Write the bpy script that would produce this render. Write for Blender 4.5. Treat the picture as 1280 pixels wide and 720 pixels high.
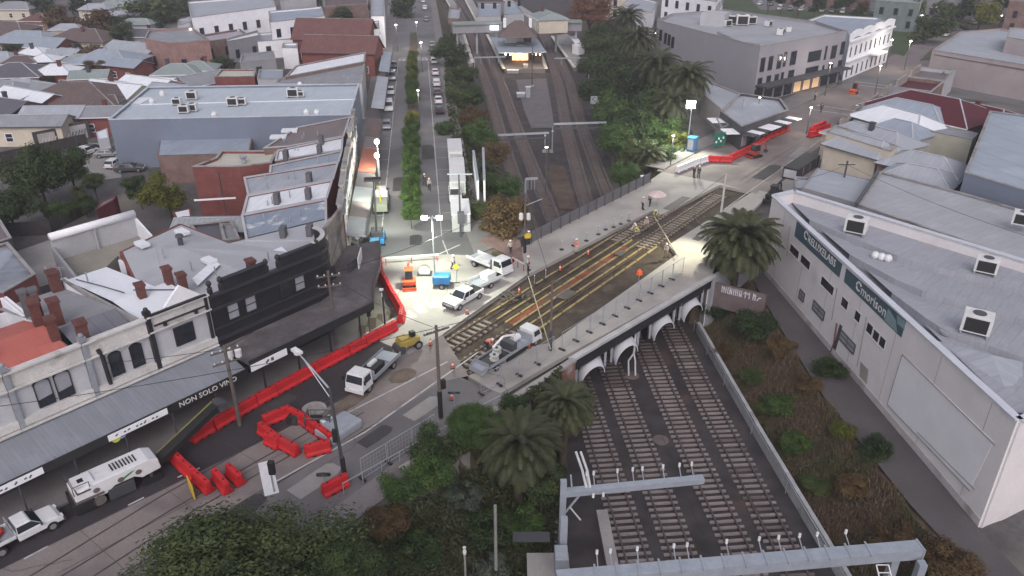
import bpy, math, random
import numpy as np
from mathutils import Vector, Matrix
R = math.radians
random.seed(7); rng = np.random.default_rng(7)
for o in list(bpy.data.objects): bpy.data.objects.remove(o)
S = bpy.context.scene; COL = S.collection
# ---------------------------------------------------------------- camera
FPX, PIT, CH = 965.0, R(27.16), 38.0
cam = bpy.data.cameras.new("camera"); camo = bpy.data.objects.new("camera", cam); COL.objects.link(camo)
cam.sensor_width = 36; cam.lens = 36*FPX/1280; cam.clip_end = 4000; cam.clip_start = .5
camo.location = (0, 0, CH); camo.rotation_euler = (math.pi/2-PIT, 0, 0); S.camera = camo
# ---------------------------------------------------------------- dusk sky, weak overcast sun
SUN_EL, SUN_AZ = R(42), R(180)
w = bpy.data.worlds.new("World"); S.world = w; w.use_nodes = True
nt = w.node_tree; bg = nt.nodes["Background"]
sky = nt.nodes.new("ShaderNodeTexSky"); sky.sky_type = 'NISHITA'; sky.sun_disc = False
sky.sun_elevation = SUN_EL; sky.sun_rotation = SUN_AZ; sky.dust_density = 3; sky.air_density = 1.2
hs = nt.nodes.new("ShaderNodeHueSaturation"); hs.inputs['Saturation'].default_value = .35
tint = nt.nodes.new("ShaderNodeMix"); tint.data_type = 'RGBA'; tint.blend_type = 'MULTIPLY'; tint.inputs[0].default_value = 1
tint.inputs[7].default_value = (1.0, .945, .99, 1)
nt.links.new(sky.outputs[0], hs.inputs['Color']); nt.links.new(hs.outputs[0], tint.inputs[6]); nt.links.new(tint.outputs[2], bg.inputs[0])
bg.inputs[1].default_value = .12
sl = bpy.data.lights.new("sun", 'SUN'); sl.energy = .55; sl.angle = R(40); sl.color = (1, .93, .95)
so = bpy.data.objects.new("sun", sl); COL.objects.link(so)
so.rotation_euler = (math.pi/2-SUN_EL, 0, 0)      # sun behind the camera, very soft
S.view_settings.view_transform = 'Standard'; S.view_settings.look = 'None'
S.view_settings.exposure = .5; S.view_settings.gamma = 1
# ---------------------------------------------------------------- helpers
c_, s_ = math.cos(PIT), math.sin(PIT)
def P(px, py, z=0.0):
    "point at height z that the photo shows at pixel px,py (calibrated camera)"
    x = (px-640)/FPX; v = (py-360)/FPX
    t = (z-CH)/(-s_-v*c_)
    return Vector((x*t, (c_-v*s_)*t, z))
def V(*a): return Vector(a)
RA = R(37)                                   # heading of the main road, clockwise from +Y
RD = V(math.sin(RA), math.cos(RA), 0); RN = V(math.cos(RA), -math.sin(RA), 0)
def ST(s, t, z=0): return V(0, 70, z)+RD*s+RN*t
def tag(o, label=None, cat=None, group=None, kind=None):
    if label: o['label'] = label
    if cat: o['category'] = cat
    if group: o['group'] = group
    if kind: o['kind'] = kind
    return o
class MB:
    def __init__(s): s.v = []; s.f = []
    def add(s, vs, fs):
        n = len(s.v); s.v += [tuple(v) for v in vs]; s.f += [tuple(i+n for i in f) for f in fs]; return s
    def bx(s, x0, y0, z0, x1, y1, z1):
        return s.add([(x0,y0,z0),(x1,y0,z0),(x1,y1,z0),(x0,y1,z0),(x0,y0,z1),(x1,y0,z1),(x1,y1,z1),(x0,y1,z1)],
                     [(0,3,2,1),(4,5,6,7),(0,1,5,4),(1,2,6,5),(2,3,7,6),(3,0,4,7)])
    def box(s, c, d, rz=0, ry=0, rx=0):
        m = Matrix.Rotation(rz,3,'Z')@Matrix.Rotation(ry,3,'Y')@Matrix.Rotation(rx,3,'X'); c = Vector(c)
        vs = [c+m@V(a*d[0]/2, b*d[1]/2, e*d[2]/2) for e in (-1,1) for a,b in ((-1,-1),(1,-1),(1,1),(-1,1))]
        return s.add(vs, [(0,3,2,1),(4,5,6,7),(0,1,5,4),(1,2,6,5),(2,3,7,6),(3,0,4,7)])
    def bar(s, p, q, w, h, up=V(0,0,1)):
        p = Vector(p); q = Vector(q); d = (q-p).normalized(); a = d.cross(up)
        if a.length < 1e-4: a = d.cross(V(1,0,0))
        a.normalize(); b = a.cross(d)
        vs = [x+a*i*w/2+b*j*h/2 for x in (p,q) for i,j in ((-1,-1),(1,-1),(1,1),(-1,1))]
        return s.add(vs, [(0,1,2,3),(4,7,6,5),(0,4,5,1),(1,5,6,2),(2,6,7,3),(3,7,4,0)])
    def prism(s, poly, z0, z1, cap=True):
        n = len(poly); poly = [tuple(p[:2]) for p in poly]
        if sum(poly[i][0]*poly[(i+1)%n][1]-poly[(i+1)%n][0]*poly[i][1] for i in range(n)) < 0: poly = poly[::-1]
        fs = [(i,(i+1)%n,(i+1)%n+n,i+n) for i in range(n)]
        if cap: fs += [tuple(range(n,2*n)), tuple(range(n-1,-1,-1))]
        return s.add([(*p,z0) for p in poly]+[(*p,z1) for p in poly], fs)
    def tube(s, p, q, r, r2=None, n=8):
        p = Vector(p); q = Vector(q); r2 = r if r2 is None else r2; d = (q-p).normalized()
        a = d.orthogonal().normalized(); b = d.cross(a)
        vs = [x+(a*math.cos(2*math.pi*i/n)+b*math.sin(2*math.pi*i/n))*rr for x,rr in ((p,r),(q,r2)) for i in range(n)]
        return s.add(vs, [(i,(i+1)%n,(i+1)%n+n,i+n) for i in range(n)]+[tuple(range(n-1,-1,-1)),tuple(range(n,2*n))])
    def path(s, pts, r, n=6):
        for a,b in zip(pts,pts[1:]): s.tube(a,b,r,r,n)
        return s
    def lathe(s, c, prof, n=12):
        c = Vector(c); m = len(prof)
        vs = [c+V(r*math.cos(2*math.pi*i/n), r*math.sin(2*math.pi*i/n), z) for r,z in prof for i in range(n)]
        fs = [(j*n+i, j*n+(i+1)%n, (j+1)*n+(i+1)%n, (j+1)*n+i) for j in range(m-1) for i in range(n)]
        return s.add(vs, fs+[tuple(range(n-1,-1,-1)), tuple(range((m-1)*n, m*n))])
    def sph(s, c, r, n=8, sq=(1,1,1)):
        c = Vector(c); m = n//2+1
        vs = [c+V(r*sq[0]*math.sin(math.pi*j/m)*math.cos(2*math.pi*i/n), r*sq[1]*math.sin(math.pi*j/m)*math.sin(2*math.pi*i/n), r*sq[2]*math.cos(math.pi*j/m)) for j in range(1,m) for i in range(n)]
        k = len(vs); vs += [c+V(0,0,r*sq[2]), c-V(0,0,r*sq[2])]
        fs = [(j*n+i,(j+1)*n+i,(j+1)*n+(i+1)%n,j*n+(i+1)%n) for j in range(m-2) for i in range(n)]
        fs += [(i,(i+1)%n,k) for i in range(n)]+[((m-2)*n+(i+1)%n,(m-2)*n+i,k+1) for i in range(n)]
        return s.add(vs, fs)
    def face(s, *pts): return s.add(pts, [tuple(range(len(pts)))])
    def ext(s, prof, y0, y1, tw=0):
        "profile in x,z extruded across y; tw: inset of vertices flagged by a third value"
        n = len(prof)
        vs = [(p[0], y0+(p[2] if len(p)>2 else 0), p[1]) for p in prof]+[(p[0], y1-(p[2] if len(p)>2 else 0), p[1]) for p in prof]
        return s.add(vs, [(i,i+n,(i+1)%n+n,(i+1)%n) for i in range(n)]+[tuple(range(n)), tuple(range(2*n-1,n-1,-1))])
def mesh_from(name, v, f, m, uv=True, smooth=False, rdir=(1,0,0), off=None):
    me = bpy.data.meshes.new(name); v = np.asarray(v, float)
    if off is not None and len(v): v = v-np.asarray(off, float)
    me.from_pydata(v.tolist(), [], f); me.materials.append(m)
    if uv and len(f):
        l = me.uv_layers.new(name='UVMap'); np_ = len(me.polygons)
        nor = np.zeros(np_*3); me.polygons.foreach_get('normal', nor); nor = nor.reshape(-1,3)
        lt = np.zeros(np_, int); me.polygons.foreach_get('loop_total', lt)
        lv = np.zeros(len(me.loops), int); me.loops.foreach_get('vertex_index', lv)
        n = np.repeat(nor, lt, 0); co = v[lv]
        d = np.array([0,0,-1.])-n*(-n[:,2:3]); ln = np.linalg.norm(d, axis=1, keepdims=True)
        rd = np.array(rdir, float); rd /= np.linalg.norm(rd)
        d = np.where(ln > .03, d/np.maximum(ln,1e-6), rd)
        u = np.cross(n, d)
        l.data.foreach_set('uv', np.stack([(co*u).sum(1), -(co*d).sum(1)], 1).ravel())
    if smooth: me.polygons.foreach_set('use_smooth', np.ones(len(me.polygons), bool))
    return me
def link(name, me, parent=None, loc=None, rz=0):
    o = bpy.data.objects.new(name, me); COL.objects.link(o)
    if parent is not None: o.parent = parent
    if loc is not None: o.location = loc; o.rotation_euler = (0,0,rz)
    return o
def setting(name, mb, m, **k):
    o = link(name, mesh_from(name, mb.v, mb.f, m, **k)); o['kind'] = 'structure'; return o
class T:
    "a thing: an Empty at its base; world=True means its parts are given in world coordinates"
    def __init__(s, name, label, cat, loc, rz=0, group=None, world=False):
        s.loc = Vector(loc); s.o = bpy.data.objects.new(name, None); COL.objects.link(s.o)
        s.o.location = s.loc; s.o.rotation_euler = (0,0,rz); s.world = world; s.o.empty_display_size = .3
        tag(s.o, label, cat, group)
    def part(s, name, mb, m, parent=None, label=None, bevel=0, **k):
        o = link(name, mesh_from(name, mb.v, mb.f, m, off=s.loc if s.world else None, **k), parent or s.o)
        if label: o['label'] = label
        if bevel:
            b = o.modifiers.new('bevel','BEVEL'); b.width = bevel; b.segments = 2; b.limit_method = 'ANGLE'; b.angle_limit = R(35)
        return o
def single(name, mb, m, label, cat, loc=(0,0,0), rz=0, group=None, world=False, bevel=0, **k):
    o = link(name, mesh_from(name, mb.v, mb.f, m, off=loc if world else None, **k), None, loc, rz)
    if bevel:
        b = o.modifiers.new('bevel','BEVEL'); b.width = bevel; b.segments = 2; b.limit_method = 'ANGLE'; b.angle_limit = R(35)
    return tag(o, label, cat, group)
def dup(o, loc=None, rz=None, label=None, group=None, scale=None):
    if isinstance(o, T): o = o.o
    def rec(a, par):
        c = a.copy(); COL.objects.link(c)
        if par is not None: c.parent = par
        for ch in CH_.get(a.name) or [x for x in a.children]: rec(ch, c)
        return c
    r = rec(o, None)
    if loc is not None: r.location = loc
    if rz is not None: r.rotation_euler = (0,0,rz)
    if scale: r.scale = scale if hasattr(scale,'__len__') else (scale,)*3
    return tag(r, label, None, group)
CH_ = {}
# ---------------------------------------------------------------- materials
def _mat(name, rough=.7, metal=0, spec=.3):
    m = bpy.data.materials.new(name); m.use_nodes = True; b = m.node_tree.nodes['Principled BSDF']
    b.inputs['Roughness'].default_value = rough; b.inputs['Metallic'].default_value = metal
    b.inputs['Specular IOR Level'].default_value = spec
    return m, m.node_tree, b
def N(nt, t, **k):
    n = nt.nodes.new('ShaderNode'+t)
    for a,b in k.items():
        if a in n.inputs: n.inputs[a].default_value = b
        else: setattr(n, a, b)
    return n
def _mix(nt, fac, a, b, blend='MIX'):
    m = N(nt, 'Mix', data_type='RGBA', blend_type=blend)
    for i, x in ((0,fac),(6,a),(7,b)):
        if hasattr(x, 'links') or hasattr(x,'is_linked'): nt.links.new(x, m.inputs[i])
        else: m.inputs[i].default_value = x if i == 0 else (*x,1) if len(x)==3 else x
    return m.outputs[2]
def _ramp(nt, src, a, b, lo=0., hi=1.):
    r = N(nt, 'MapRange'); r.inputs[1].default_value = a; r.inputs[2].default_value = b; r.inputs[3].default_value = lo; r.inputs[4].default_value = hi
    nt.links.new(src, r.inputs[0]); return r.outputs[0]
def _noise(nt, co, scale, detail=4):
    n = N(nt, 'TexNoise'); n.inputs['Scale'].default_value = scale; n.inputs['Detail'].default_value = detail
    nt.links.new(co, n.inputs['Vector']); return n.outputs[0]
def _pos(nt): return N(nt, 'NewGeometry').outputs['Position']
def dk(c, f): return tuple(min(1, x*f) for x in c)
MC = {}
def plain(name, col, rough=.75, var=.18, scale=.6, fine=6, stain=None, st=.55, metal=0, bump=0, spec=.3):
    if name in MC: return MC[name]
    m, nt, b = _mat(name, rough, metal, spec); p = _pos(nt)
    c = _mix(nt, _ramp(nt, _noise(nt, p, scale), .3, .7), dk(col,1-var), dk(col,1+var))
    c = _mix(nt, _ramp(nt, _noise(nt, p, fine, 6), .35, .65, 0, .5), c, dk(col,1-1.6*var))
    if stain: c = _mix(nt, _ramp(nt, _noise(nt, p, scale*.55, 7), st, st+.12), c, stain)
    nt.links.new(c, b.inputs['Base Color'])
    if bump:
        bm = N(nt, 'Bump'); bm.inputs['Strength'].default_value = bump; bm.inputs['Distance'].default_value = .05
        nt.links.new(_noise(nt, p, fine*2, 5), bm.inputs['Height']); nt.links.new(bm.outputs[0], b.inputs['Normal'])
    MC[name] = m; return m
def paint(name, col, rough=.35, metal=0, dirt=.12):
    return plain(name, col, rough, dirt, 1.5, 9, metal=metal, spec=.5)
def sheet(name, col, period=.76, rough=.65, var=.12, stain=None, st=.6, metal=0, groove=.16):
    "ribbed metal sheet roofing; ribs run down the slope"
    if name in MC: return MC[name]
    m, nt, b = _mat(name, rough, metal, .2); p = _pos(nt)
    uv = N(nt, 'UVMap').outputs[0]; sx = N(nt, 'SeparateXYZ'); nt.links.new(uv, sx.inputs[0])
    def saw(per):
        a = N(nt,'Math',operation='DIVIDE'); nt.links.new(sx.outputs[0], a.inputs[0]); a.inputs[1].default_value = per
        f = N(nt,'Math',operation='FRACT'); nt.links.new(a.outputs[0], f.inputs[0]); return a, f
    a, f = saw(period)
    pp = N(nt,'Math',operation='PINGPONG'); nt.links.new(f.outputs[0], pp.inputs[0]); pp.inputs[1].default_value = .5
    seam = _ramp(nt, pp.outputs[0], 0, .1, groove, 0)
    fl = N(nt,'Math',operation='FLOOR'); nt.links.new(a.outputs[0], fl.inputs[0])
    sy = N(nt,'Math',operation='DIVIDE'); nt.links.new(sx.outputs[1], sy.inputs[0]); sy.inputs[1].default_value = 4.2
    fy = N(nt,'Math',operation='FLOOR'); nt.links.new(sy.outputs[0], fy.inputs[0])
    cb = N(nt,'CombineXYZ'); nt.links.new(fl.outputs[0], cb.inputs[0]); nt.links.new(fy.outputs[0], cb.inputs[1])
    wn = N(nt,'TexWhiteNoise'); wn.noise_dimensions = '3D'; nt.links.new(cb.outputs[0], wn.inputs[0])
    c = _mix(nt, wn.outputs[0], dk(col,1-var*.7), dk(col,1+var*.7))
    c = _mix(nt, _ramp(nt, _noise(nt, p, .35), .35, .65, 0, .6), c, dk(col,1-var*1.5))
    mp = N(nt,'Mapping'); mp.inputs['Scale'].default_value = (3, .35, 1); nt.links.new(uv, mp.inputs[0])
    c = _mix(nt, _ramp(nt, _noise(nt, mp.outputs[0], 1.3, 6), .45, .7, 0, .45), c, dk(col,.72))
    if stain: c = _mix(nt, _ramp(nt, _noise(nt, p, .45, 8), st, st+.1), c, stain)
    c = _mix(nt, seam, c, dk(col,.3)); nt.links.new(c, b.inputs['Base Color'])
    MC[name] = m; return m
def brick(name, col, mortar=(.3,.28,.27), var=.25, stain=None):
    if name in MC: return MC[name]
    m, nt, b = _mat(name, .85); uv = N(nt,'UVMap').outputs[0]; p = _pos(nt)
    t = N(nt,'TexBrick'); t.inputs['Scale'].default_value = 2.0; t.inputs['Brick Width'].default_value = .5; t.inputs['Row Height'].default_value = .18
    t.inputs['Mortar Size'].default_value = .02; t.inputs['Color1'].default_value = (*dk(col,1-var),1); t.inputs['Color2'].default_value = (*dk(col,1+var),1); t.inputs['Mortar'].default_value = (*mortar,1)
    nt.links.new(uv, t.inputs[0])
    c = _mix(nt, _ramp(nt, _noise(nt, p, .7, 6), .35, .7, 0, .6), t.outputs[0], dk(col,.6))
    if stain: c = _mix(nt, _ramp(nt, _noise(nt, p, .4, 7), .55, .65), c, stain)
    nt.links.new(c, b.inputs['Base Color']); MC[name] = m; return m
def tiles(name, col, var=.2):
    if name in MC: return MC[name]
    m, nt, b = _mat(name, .8); uv = N(nt,'UVMap').outputs[0]; p = _pos(nt)
    t = N(nt,'TexBrick'); t.inputs['Scale'].default_value = 1.2; t.inputs['Brick Width'].default_value = .4; t.inputs['Row Height'].default_value = .42
    t.inputs['Mortar Size'].default_value = .03; t.inputs['Color1'].default_value = (*dk(col,1-var),1); t.inputs['Color2'].default_value = (*dk(col,1+var),1); t.inputs['Mortar'].default_value = (*dk(col,.45),1)
    nt.links.new(uv, t.inputs[0])
    c = _mix(nt, _ramp(nt, _noise(nt, p, .5, 6), .35, .7, 0, .6), t.outputs[0], dk(col,.65))
    nt.links.new(c, b.inputs['Base Color']); MC[name] = m; return m
def emit(name, col, s):
    if name in MC: return MC[name]
    m, nt, b = _mat(name); b.inputs['Base Color'].default_value = (*col,1); b.inputs['Emission Color'].default_value = (*col,1); b.inputs['Emission Strength'].default_value = s
    MC[name] = m; return m
def leafm(name, a, b_, c3=None, clump=.9, trans=.25):
    "leaves: each leaf its own tone, plus clumps of paler and darker growth"
    if name in MC: return MC[name]
    m, nt, b = _mat(name, .6, spec=.25); g = N(nt,'NewGeometry'); oi = N(nt,'ObjectInfo')
    c = _mix(nt, g.outputs['Random Per Island'], a, b_)
    c = _mix(nt, _ramp(nt, _noise(nt, g.outputs['Position'], clump, 3), .4, .62, 0, .75), c, c3 or dk(b_,1.5))
    c = _mix(nt, _ramp(nt, oi.outputs['Random'], 0, 1, 0, .45), c, dk(a,.8)); nt.links.new(c, b.inputs['Base Color'])
    tr = N(nt,'BsdfTranslucent'); nt.links.new(c, tr.inputs[0]); mx = N(nt,'MixShader'); mx.inputs[0].default_value = trans
    nt.links.new(b.outputs[0], mx.inputs[1]); nt.links.new(tr.outputs[0], mx.inputs[2])
    nt.links.new(mx.outputs[0], nt.nodes['Material Output'].inputs[0]); MC[name] = m; return m
GLASS = paint('dark window glass', (.025,.03,.04), .12)
PALEGL = paint('pale blind behind glass', (.3,.31,.34), .25)
BLACK = paint('black rubber', (.015,.015,.016), .6); DKGREY = paint('dark grey metal', (.06,.062,.07), .5)
GALV = paint('galvanised steel', (.36,.39,.43), .45, .3); WHITE = plain('white vehicle paint', (.66,.67,.68), .4, .08, 1.5, 8, stain=(.45,.44,.43), st=.64, spec=.5)
WPAINT = plain('white painted render', (.80,.81,.84), .7, .07, .8, 5, stain=(.58,.56,.54), st=.68)
WOOD = plain('weathered timber pole', (.13,.11,.1), .9, .25, 3, 12)
REDP = plain('red plastic', (.50,.022,.026), .55, .2, .9, 5, stain=(.34,.035,.035), st=.6); ORANGE = paint('orange paint', (.6,.09,.03), .45)
YEL = paint('yellow paint', (.6,.42,.03), .45); BLUEP = paint('blue paint', (.03,.2,.45), .4)
LAMP = emit('lit lamp lens', (1,.97,.85), 14); LAMPW = emit('warm lit lamp lens', (1,.72,.35), 10)
CONC = plain('concrete', (.32,.31,.3), .85, .15, .5, 4, stain=(.2,.19,.19), st=.6)
# ================================================================ THE SETTING: ground, cutting, roads
def smooth(a): a = np.clip(a,0,1); return a*a*(3-2*a)
ZR = -7.0
BD = V(math.sin(R(-6.39)), math.cos(R(-6.39)), 0); BN = V(BD.y, -BD.x, 0)
def BT(u, v, z=0): return V(-12.6, 89.5, z)+BD*u+BN*v          # along / right of the boulevard's centre line
YL = [20, 35, 60, 86, 100, 118, 163, 200, 258, 292, 383, 520]
FL = [1.5, 3, 4.9, 2.4, .3, -1.5, -6, -9, -16, -19, -33, -50]
FRt= [26, 24.8, 22.6, 20.8, 20.4, 19.8, 18.5, 18.5, 22, 24, 26, 20]
TLn= [-24, -14, 3.5, 2, -6, -8, -13, -16, -24, -27, -41, -60]
TRn= [36, 32, 29, 29.5, 30, 28, 33, 34, 34, 33, 34, 34]
TRENCH = [P(*p) for p in [(585,470),(668,432),(690,428),(846,318),(836,306),(940,240),(900,231),(827,268),(815,263),(660,343),(553,418)]]
def inpoly(x, y, poly):
    r = np.zeros(x.shape, bool); n = len(poly)
    for i in range(n):
        a, b = poly[i], poly[(i+1)%n]
        c = ((a[1] > y) != (b[1] > y)) & (x < (b[0]-a[0])*(y-a[1])/((b[1]-a[1]) or 1e-9)+a[0]); r ^= c
    return r
def hfun(x, y):
    x = np.asarray(x, float); y = np.asarray(y, float)
    t = x*RN.x+(y-70)*RN.y
    fl = np.interp(y, YL, FL); fr = np.interp(y, YL, FRt); tl = np.interp(y, YL, TLn); tr = np.interp(y, YL, TRn)
    near = t > 11.5; deck = (t <= 11.5) & (t > -7.5)
    edge = 64-.6*0; tl = np.where(near, np.minimum(tl, fl-1), tl)
    tl = np.where(deck, fl-.4, tl); tr = np.where(deck, fr+.4, tr)
    hr = -3*smooth((t-11.3)/4.5)*smooth((97-y)/10)*smooth((62-x)/8)
    roadside = smooth((t-8.6)/3)
    zl = 0
    h = np.zeros_like(x)
    sL = smooth((x-tl)/np.maximum(fl-tl,.1)); sR = smooth((tr-x)/np.maximum(tr-fr,.1))
    h = np.where(x < fl, ZR*sL-.2*sL, np.where(x <= fr, ZR-.2, hr+(ZR-.2-hr)*sR))
    h = np.where((x < fl) & (y < 62), h*roadside, h)
    return h
def hz(x, y): return float(hfun(np.array([x]), np.array([y]))[0])
xs = np.concatenate([np.arange(-64, -16, 4), np.arange(-16, 36, .8), np.arange(36, 84, 4)]); ys = np.concatenate([np.arange(18, 130, .8), np.arange(130, 522, 3)])
X, Y = np.meshgrid(xs, ys); Z = hfun(X, Y); Z += np.where((Z < -.3) & (Z > -6.9), (rng.random(Z.shape)-.5)*.25, 0)
Z = np.where(inpoly(X, Y, [V(*ST(-20,-9)[:2]), V(*ST(-20,12)[:2]), V(*ST(56,12)[:2]), V(*ST(56,-9)[:2])]) & (Z > -2), Z-.75, Z-.03)
nx, ny = len(xs), len(ys)
gv = np.stack([X.ravel(), Y.ravel(), Z.ravel()], 1)
i0 = (np.arange(ny-1)[:,None]*nx+np.arange(nx-1)[None]).ravel(); qf = np.stack([i0, i0+1, i0+1+nx, i0+nx], 1)
zc = gv[qf,2].mean(1); cx = gv[qf,0].mean(1); cy = gv[qf,1].mean(1)
M_GROUND = plain('yard ground of worn asphalt and dirt', (.11,.105,.105), .95, .3, .15, 2.5, stain=(.16,.15,.13), st=.5)
M_BALLAST = plain('rusty dark ballast', (.062,.056,.058), .95, .35, .5, 22, stain=(.095,.065,.06), st=.58, bump=.8)
M_EMB = plain('dry weedy embankment soil', (.10,.078,.055), .95, .35, .35, 8, stain=(.06,.075,.035), st=.5, bump=.8)
def sub(mask, name, m):
    f = qf[mask]; used, inv = np.unique(f, return_inverse=True); o = link(name, mesh_from(name, gv[used], inv.reshape(f.shape).tolist(), m, uv=False, smooth=True)); o['kind'] = 'structure'; return o
mb_ = zc < ZR-.1; ms_ = (~mb_) & (zc < -.06) & (cx < 35) & ~((zc > -3.3) & (cx > np.interp(cy, YL, TRn)-.6)) & ~((zc > -.9) & (cx*RN.x+(cy-70)*RN.y < 12) & (cx*RN.x+(cy-70)*RN.y > -9) )
sub(mb_, 'rail_bed', M_BALLAST); sub(ms_, 'embankment', M_EMB); sub(~mb_ & ~ms_, 'ground', M_GROUND)
g = MB(); B = 1600
for x0, x1, y0, y1 in ((-B, -64, -200, B), (80, B, -200, B), (-64, 80, -200, 18), (-64, 80, 519, B)): g.face((x0,y0,-.04),(x1,y0,-.04),(x1,y1,-.04),(x0,y1,-.04))
setting('ground', g, M_GROUND)
# ---- pavements and carriageways (each sheet a few millimetres above the one below)
M_ASPH = plain('worn asphalt', (.135,.13,.135), .88, .18, .25, 7, stain=(.17,.16,.158), st=.5)
M_ASPHD = plain('dark new asphalt', (.042,.038,.042), .85, .2, .3, 6)
M_TRAM = plain('tram lane concrete', (.215,.19,.18), .85, .16, .35, 5, stain=(.15,.13,.13), st=.5)
M_SLAB = plain('pale dusty concrete slab', (.36,.345,.32), .88, .12, .3, 5, stain=(.27,.25,.235), st=.52)
M_PATH = plain('footpath paving', (.19,.18,.18), .88, .15, .4, 6, stain=(.14,.13,.13), st=.55)
M_LINE = plain('road marking paint', (.46,.46,.45), .75, .15, 2, 10, stain=(.22,.21,.21), st=.54)
def quad_strip(name, m, pts, z, th=0):
    mb = MB()
    if th: mb.prism(pts, z-th, z)
    else:
        n = len(pts); p = [tuple(q[:2]) for q in pts]
        if sum(p[i][0]*p[(i+1)%n][1]-p[(i+1)%n][0]*p[i][1] for i in range(n)) < 0: p = p[::-1]
        mb.face(*[(a,b,z) for a,b in p])
    return setting(name, mb, m)
# main road: near part, bridge slabs round the trench, far part
T_ = TRENCH
quad_strip('main_road', M_ASPH, [ST(-95,-7.4), ST(-13.2,-7.4), ST(-13.2,7.9), ST(-95,7.9)], .004)
quad_strip('main_road', M_ASPHD, [P(0,712), P(320,555), P(470,478), P(500,420), ST(-14,-7.35), ST(-95,-7.35), ST(-95,-5)], .008)
quad_strip('tram_lane', M_TRAM, [P(-60,745), P(0,712), P(320,555), P(470,478), P(530,430), P(552,417), P(586,470), P(552,477), P(457,540), P(345,602), P(145,722), P(60,775)], .012)
quad_strip('main_road', plain('pinkish worn road', (.20,.175,.17), .88, .14, .3, 6, stain=(.15,.13,.13), st=.52), [ST(48,-8.5), ST(62,-7.5), ST(108,-4), ST(190,-3), ST(190,10), ST(110,8), ST(72,7.5), ST(49,8.6)], .004)
quad_strip('tram_lane', M_TRAM, [P(905,230), P(1000,175), P(1100,110), P(1150,84), P(1158,90), P(1110,122), P(1040,170), P(945,242)], .008)
quad_strip('bridge_pavement', M_SLAB, [ST(-13.2,-8), P(665,302), P(800,234), ST(49,-7.6), T_[6], T_[7], T_[8], T_[9], T_[10], ST(-13.2,-1.9)], 0, .45)
quad_strip('bridge_pavement', M_SLAB, [T_[0], T_[1], T_[2], T_[3], T_[4], T_[5], T_[6], ST(49,-7.6), ST(49,9), P(905,300), P(890,344), P(700,448), ST(-13.2,8.6)], 0, .45)
quad_strip('trench_floor', plain('damp excavated soil', (.075,.058,.043), .95, .35, .8, 7, stain=(.11,.09,.07), st=.55, bump=.6), T_, -.42)
quad_strip('crossroads', M_SLAB, [ST(-13.2,-7.4), ST(-13.2,-1.9), T_[10], T_[9], V(2.2,84.5,0), P(655,318), P(640,322), P(560,318), P(470,322), P(480,345), P(508,395), P(505,412)], .02, .2)
# boulevard
M_BLV = plain('boulevard asphalt', (.155,.155,.16), .85, .12, .15, 6, stain=(.10,.10,.105), st=.52)
quad_strip('boulevard', M_BLV, [BT(-12,-5.6), BT(300,-5.6), BT(300,6.4), BT(-14,7.4)], .008)
quad_strip('median_strip', M_EMB, [BT(4,-1.0), BT(155,-1.0), BT(155,1.0), BT(4,1.0)], .12, .1)
quad_strip('cross_street', M_BLV, [V(-190,208,0), V(-13,200,0), V(-13,208.5,0), V(-190,218,0)], .012)
ln = MB()
def line_on(a, b, wd, z, mb=ln):
    a = Vector(a); b = Vector(b); d = (b-a).normalized(); n = V(-d.y, d.x, 0)*wd/2
    mb.face(*[(p.x,p.y,z) for p in (a-n, b-n, b+n, a+n)])
for sx in (-3.75, 3.7): line_on(BT(-2,sx), BT(110,sx), .13, .02)
for u in range(0, 110, 6): line_on(BT(u,-5.5), BT(u,-3.8), .1, .02); line_on(BT(u,3.8), BT(u,6.3), .1, .02)
line_on(P(560,318), P(553,300), .14, .026); line_on(P(480,322), P(548,318), .3, .026); line_on(P(548,318), P(575,306), .2, .02)
line_on(P(345,602), P(457,540), .16, .022); line_on(P(457,540), P(598,440), .16, .022); line_on(P(427,520), P(560,452), .14, .022)
for q in range(3): line_on(P(507+14*q,389-7*q), P(516+14*q,398-7*q), 1.0, .026)
for a, b in (((250,585),(222,597)),((60,683),(30,699)),((180,622),(160,632))): line_on(P(*a), P(*b), .14, .022)
for u in (112, 113.6, 115.2): line_on(BT(u,-3.6), BT(u,3.6), .5, .02)
for q in range(7): line_on(BT(111+0,-3.5+q*1.15), BT(113.5,-3.5+q*1.15), .5, .024)
for s in (100, 104, 128, 131): line_on(ST(s,-2), ST(s,6), .35, .02)
line_on(P(905,262), P(1030,172), .13, .02); line_on(P(1040,166), P(1140,95), .12, .02)
setting('road_markings', ln, M_LINE)
gr = MB()                                                        # tram rails set flush in the concrete lane
for px in (((-40,768),(202,620),(345,540),(430,490)),((-5,770),(215,637),(365,552),(440,508)),((60,758),(240,640),(400,548),(455,515)),((95,757),(262,655),(420,560),(480,523))):
    q = [P(*p) for p in px]
    for a, b in zip(q, q[1:]): line_on(a, b, .13, .017, gr)
for px in (((940,228),(1150,86)),((946,232),(1153,87)),((925,226),(1140,88)),((932,229),(1143,90))): line_on(P(*px[0]), P(*px[1]), .12, .014, gr)
setting('tram_rail_grooves', gr, plain('tram rail steel', (.09,.08,.08), .4, .2, 1, 8, metal=.5))
jt = MB()
for k in range(-24, 0): 
    s = k*1.9-14; a = ST(s, -3.9+.02*(s+14)); b = ST(s, 1.9)
    if k % 3 == 0: line_on(a, b, .035, .0165, jt)
for f in (0,.5,1):
    q = [P(0,712).lerp(P(145,722),f), P(320,555).lerp(P(345,602),f), P(440,492).lerp(P(457,540),f)]
    for a, b in zip(q, q[1:]): line_on(a, b, .09 if f != .5 else .05, .0165, jt)
setting('slab_joints', jt, plain('dark joint sealant', (.07,.065,.065), .8))
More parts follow.
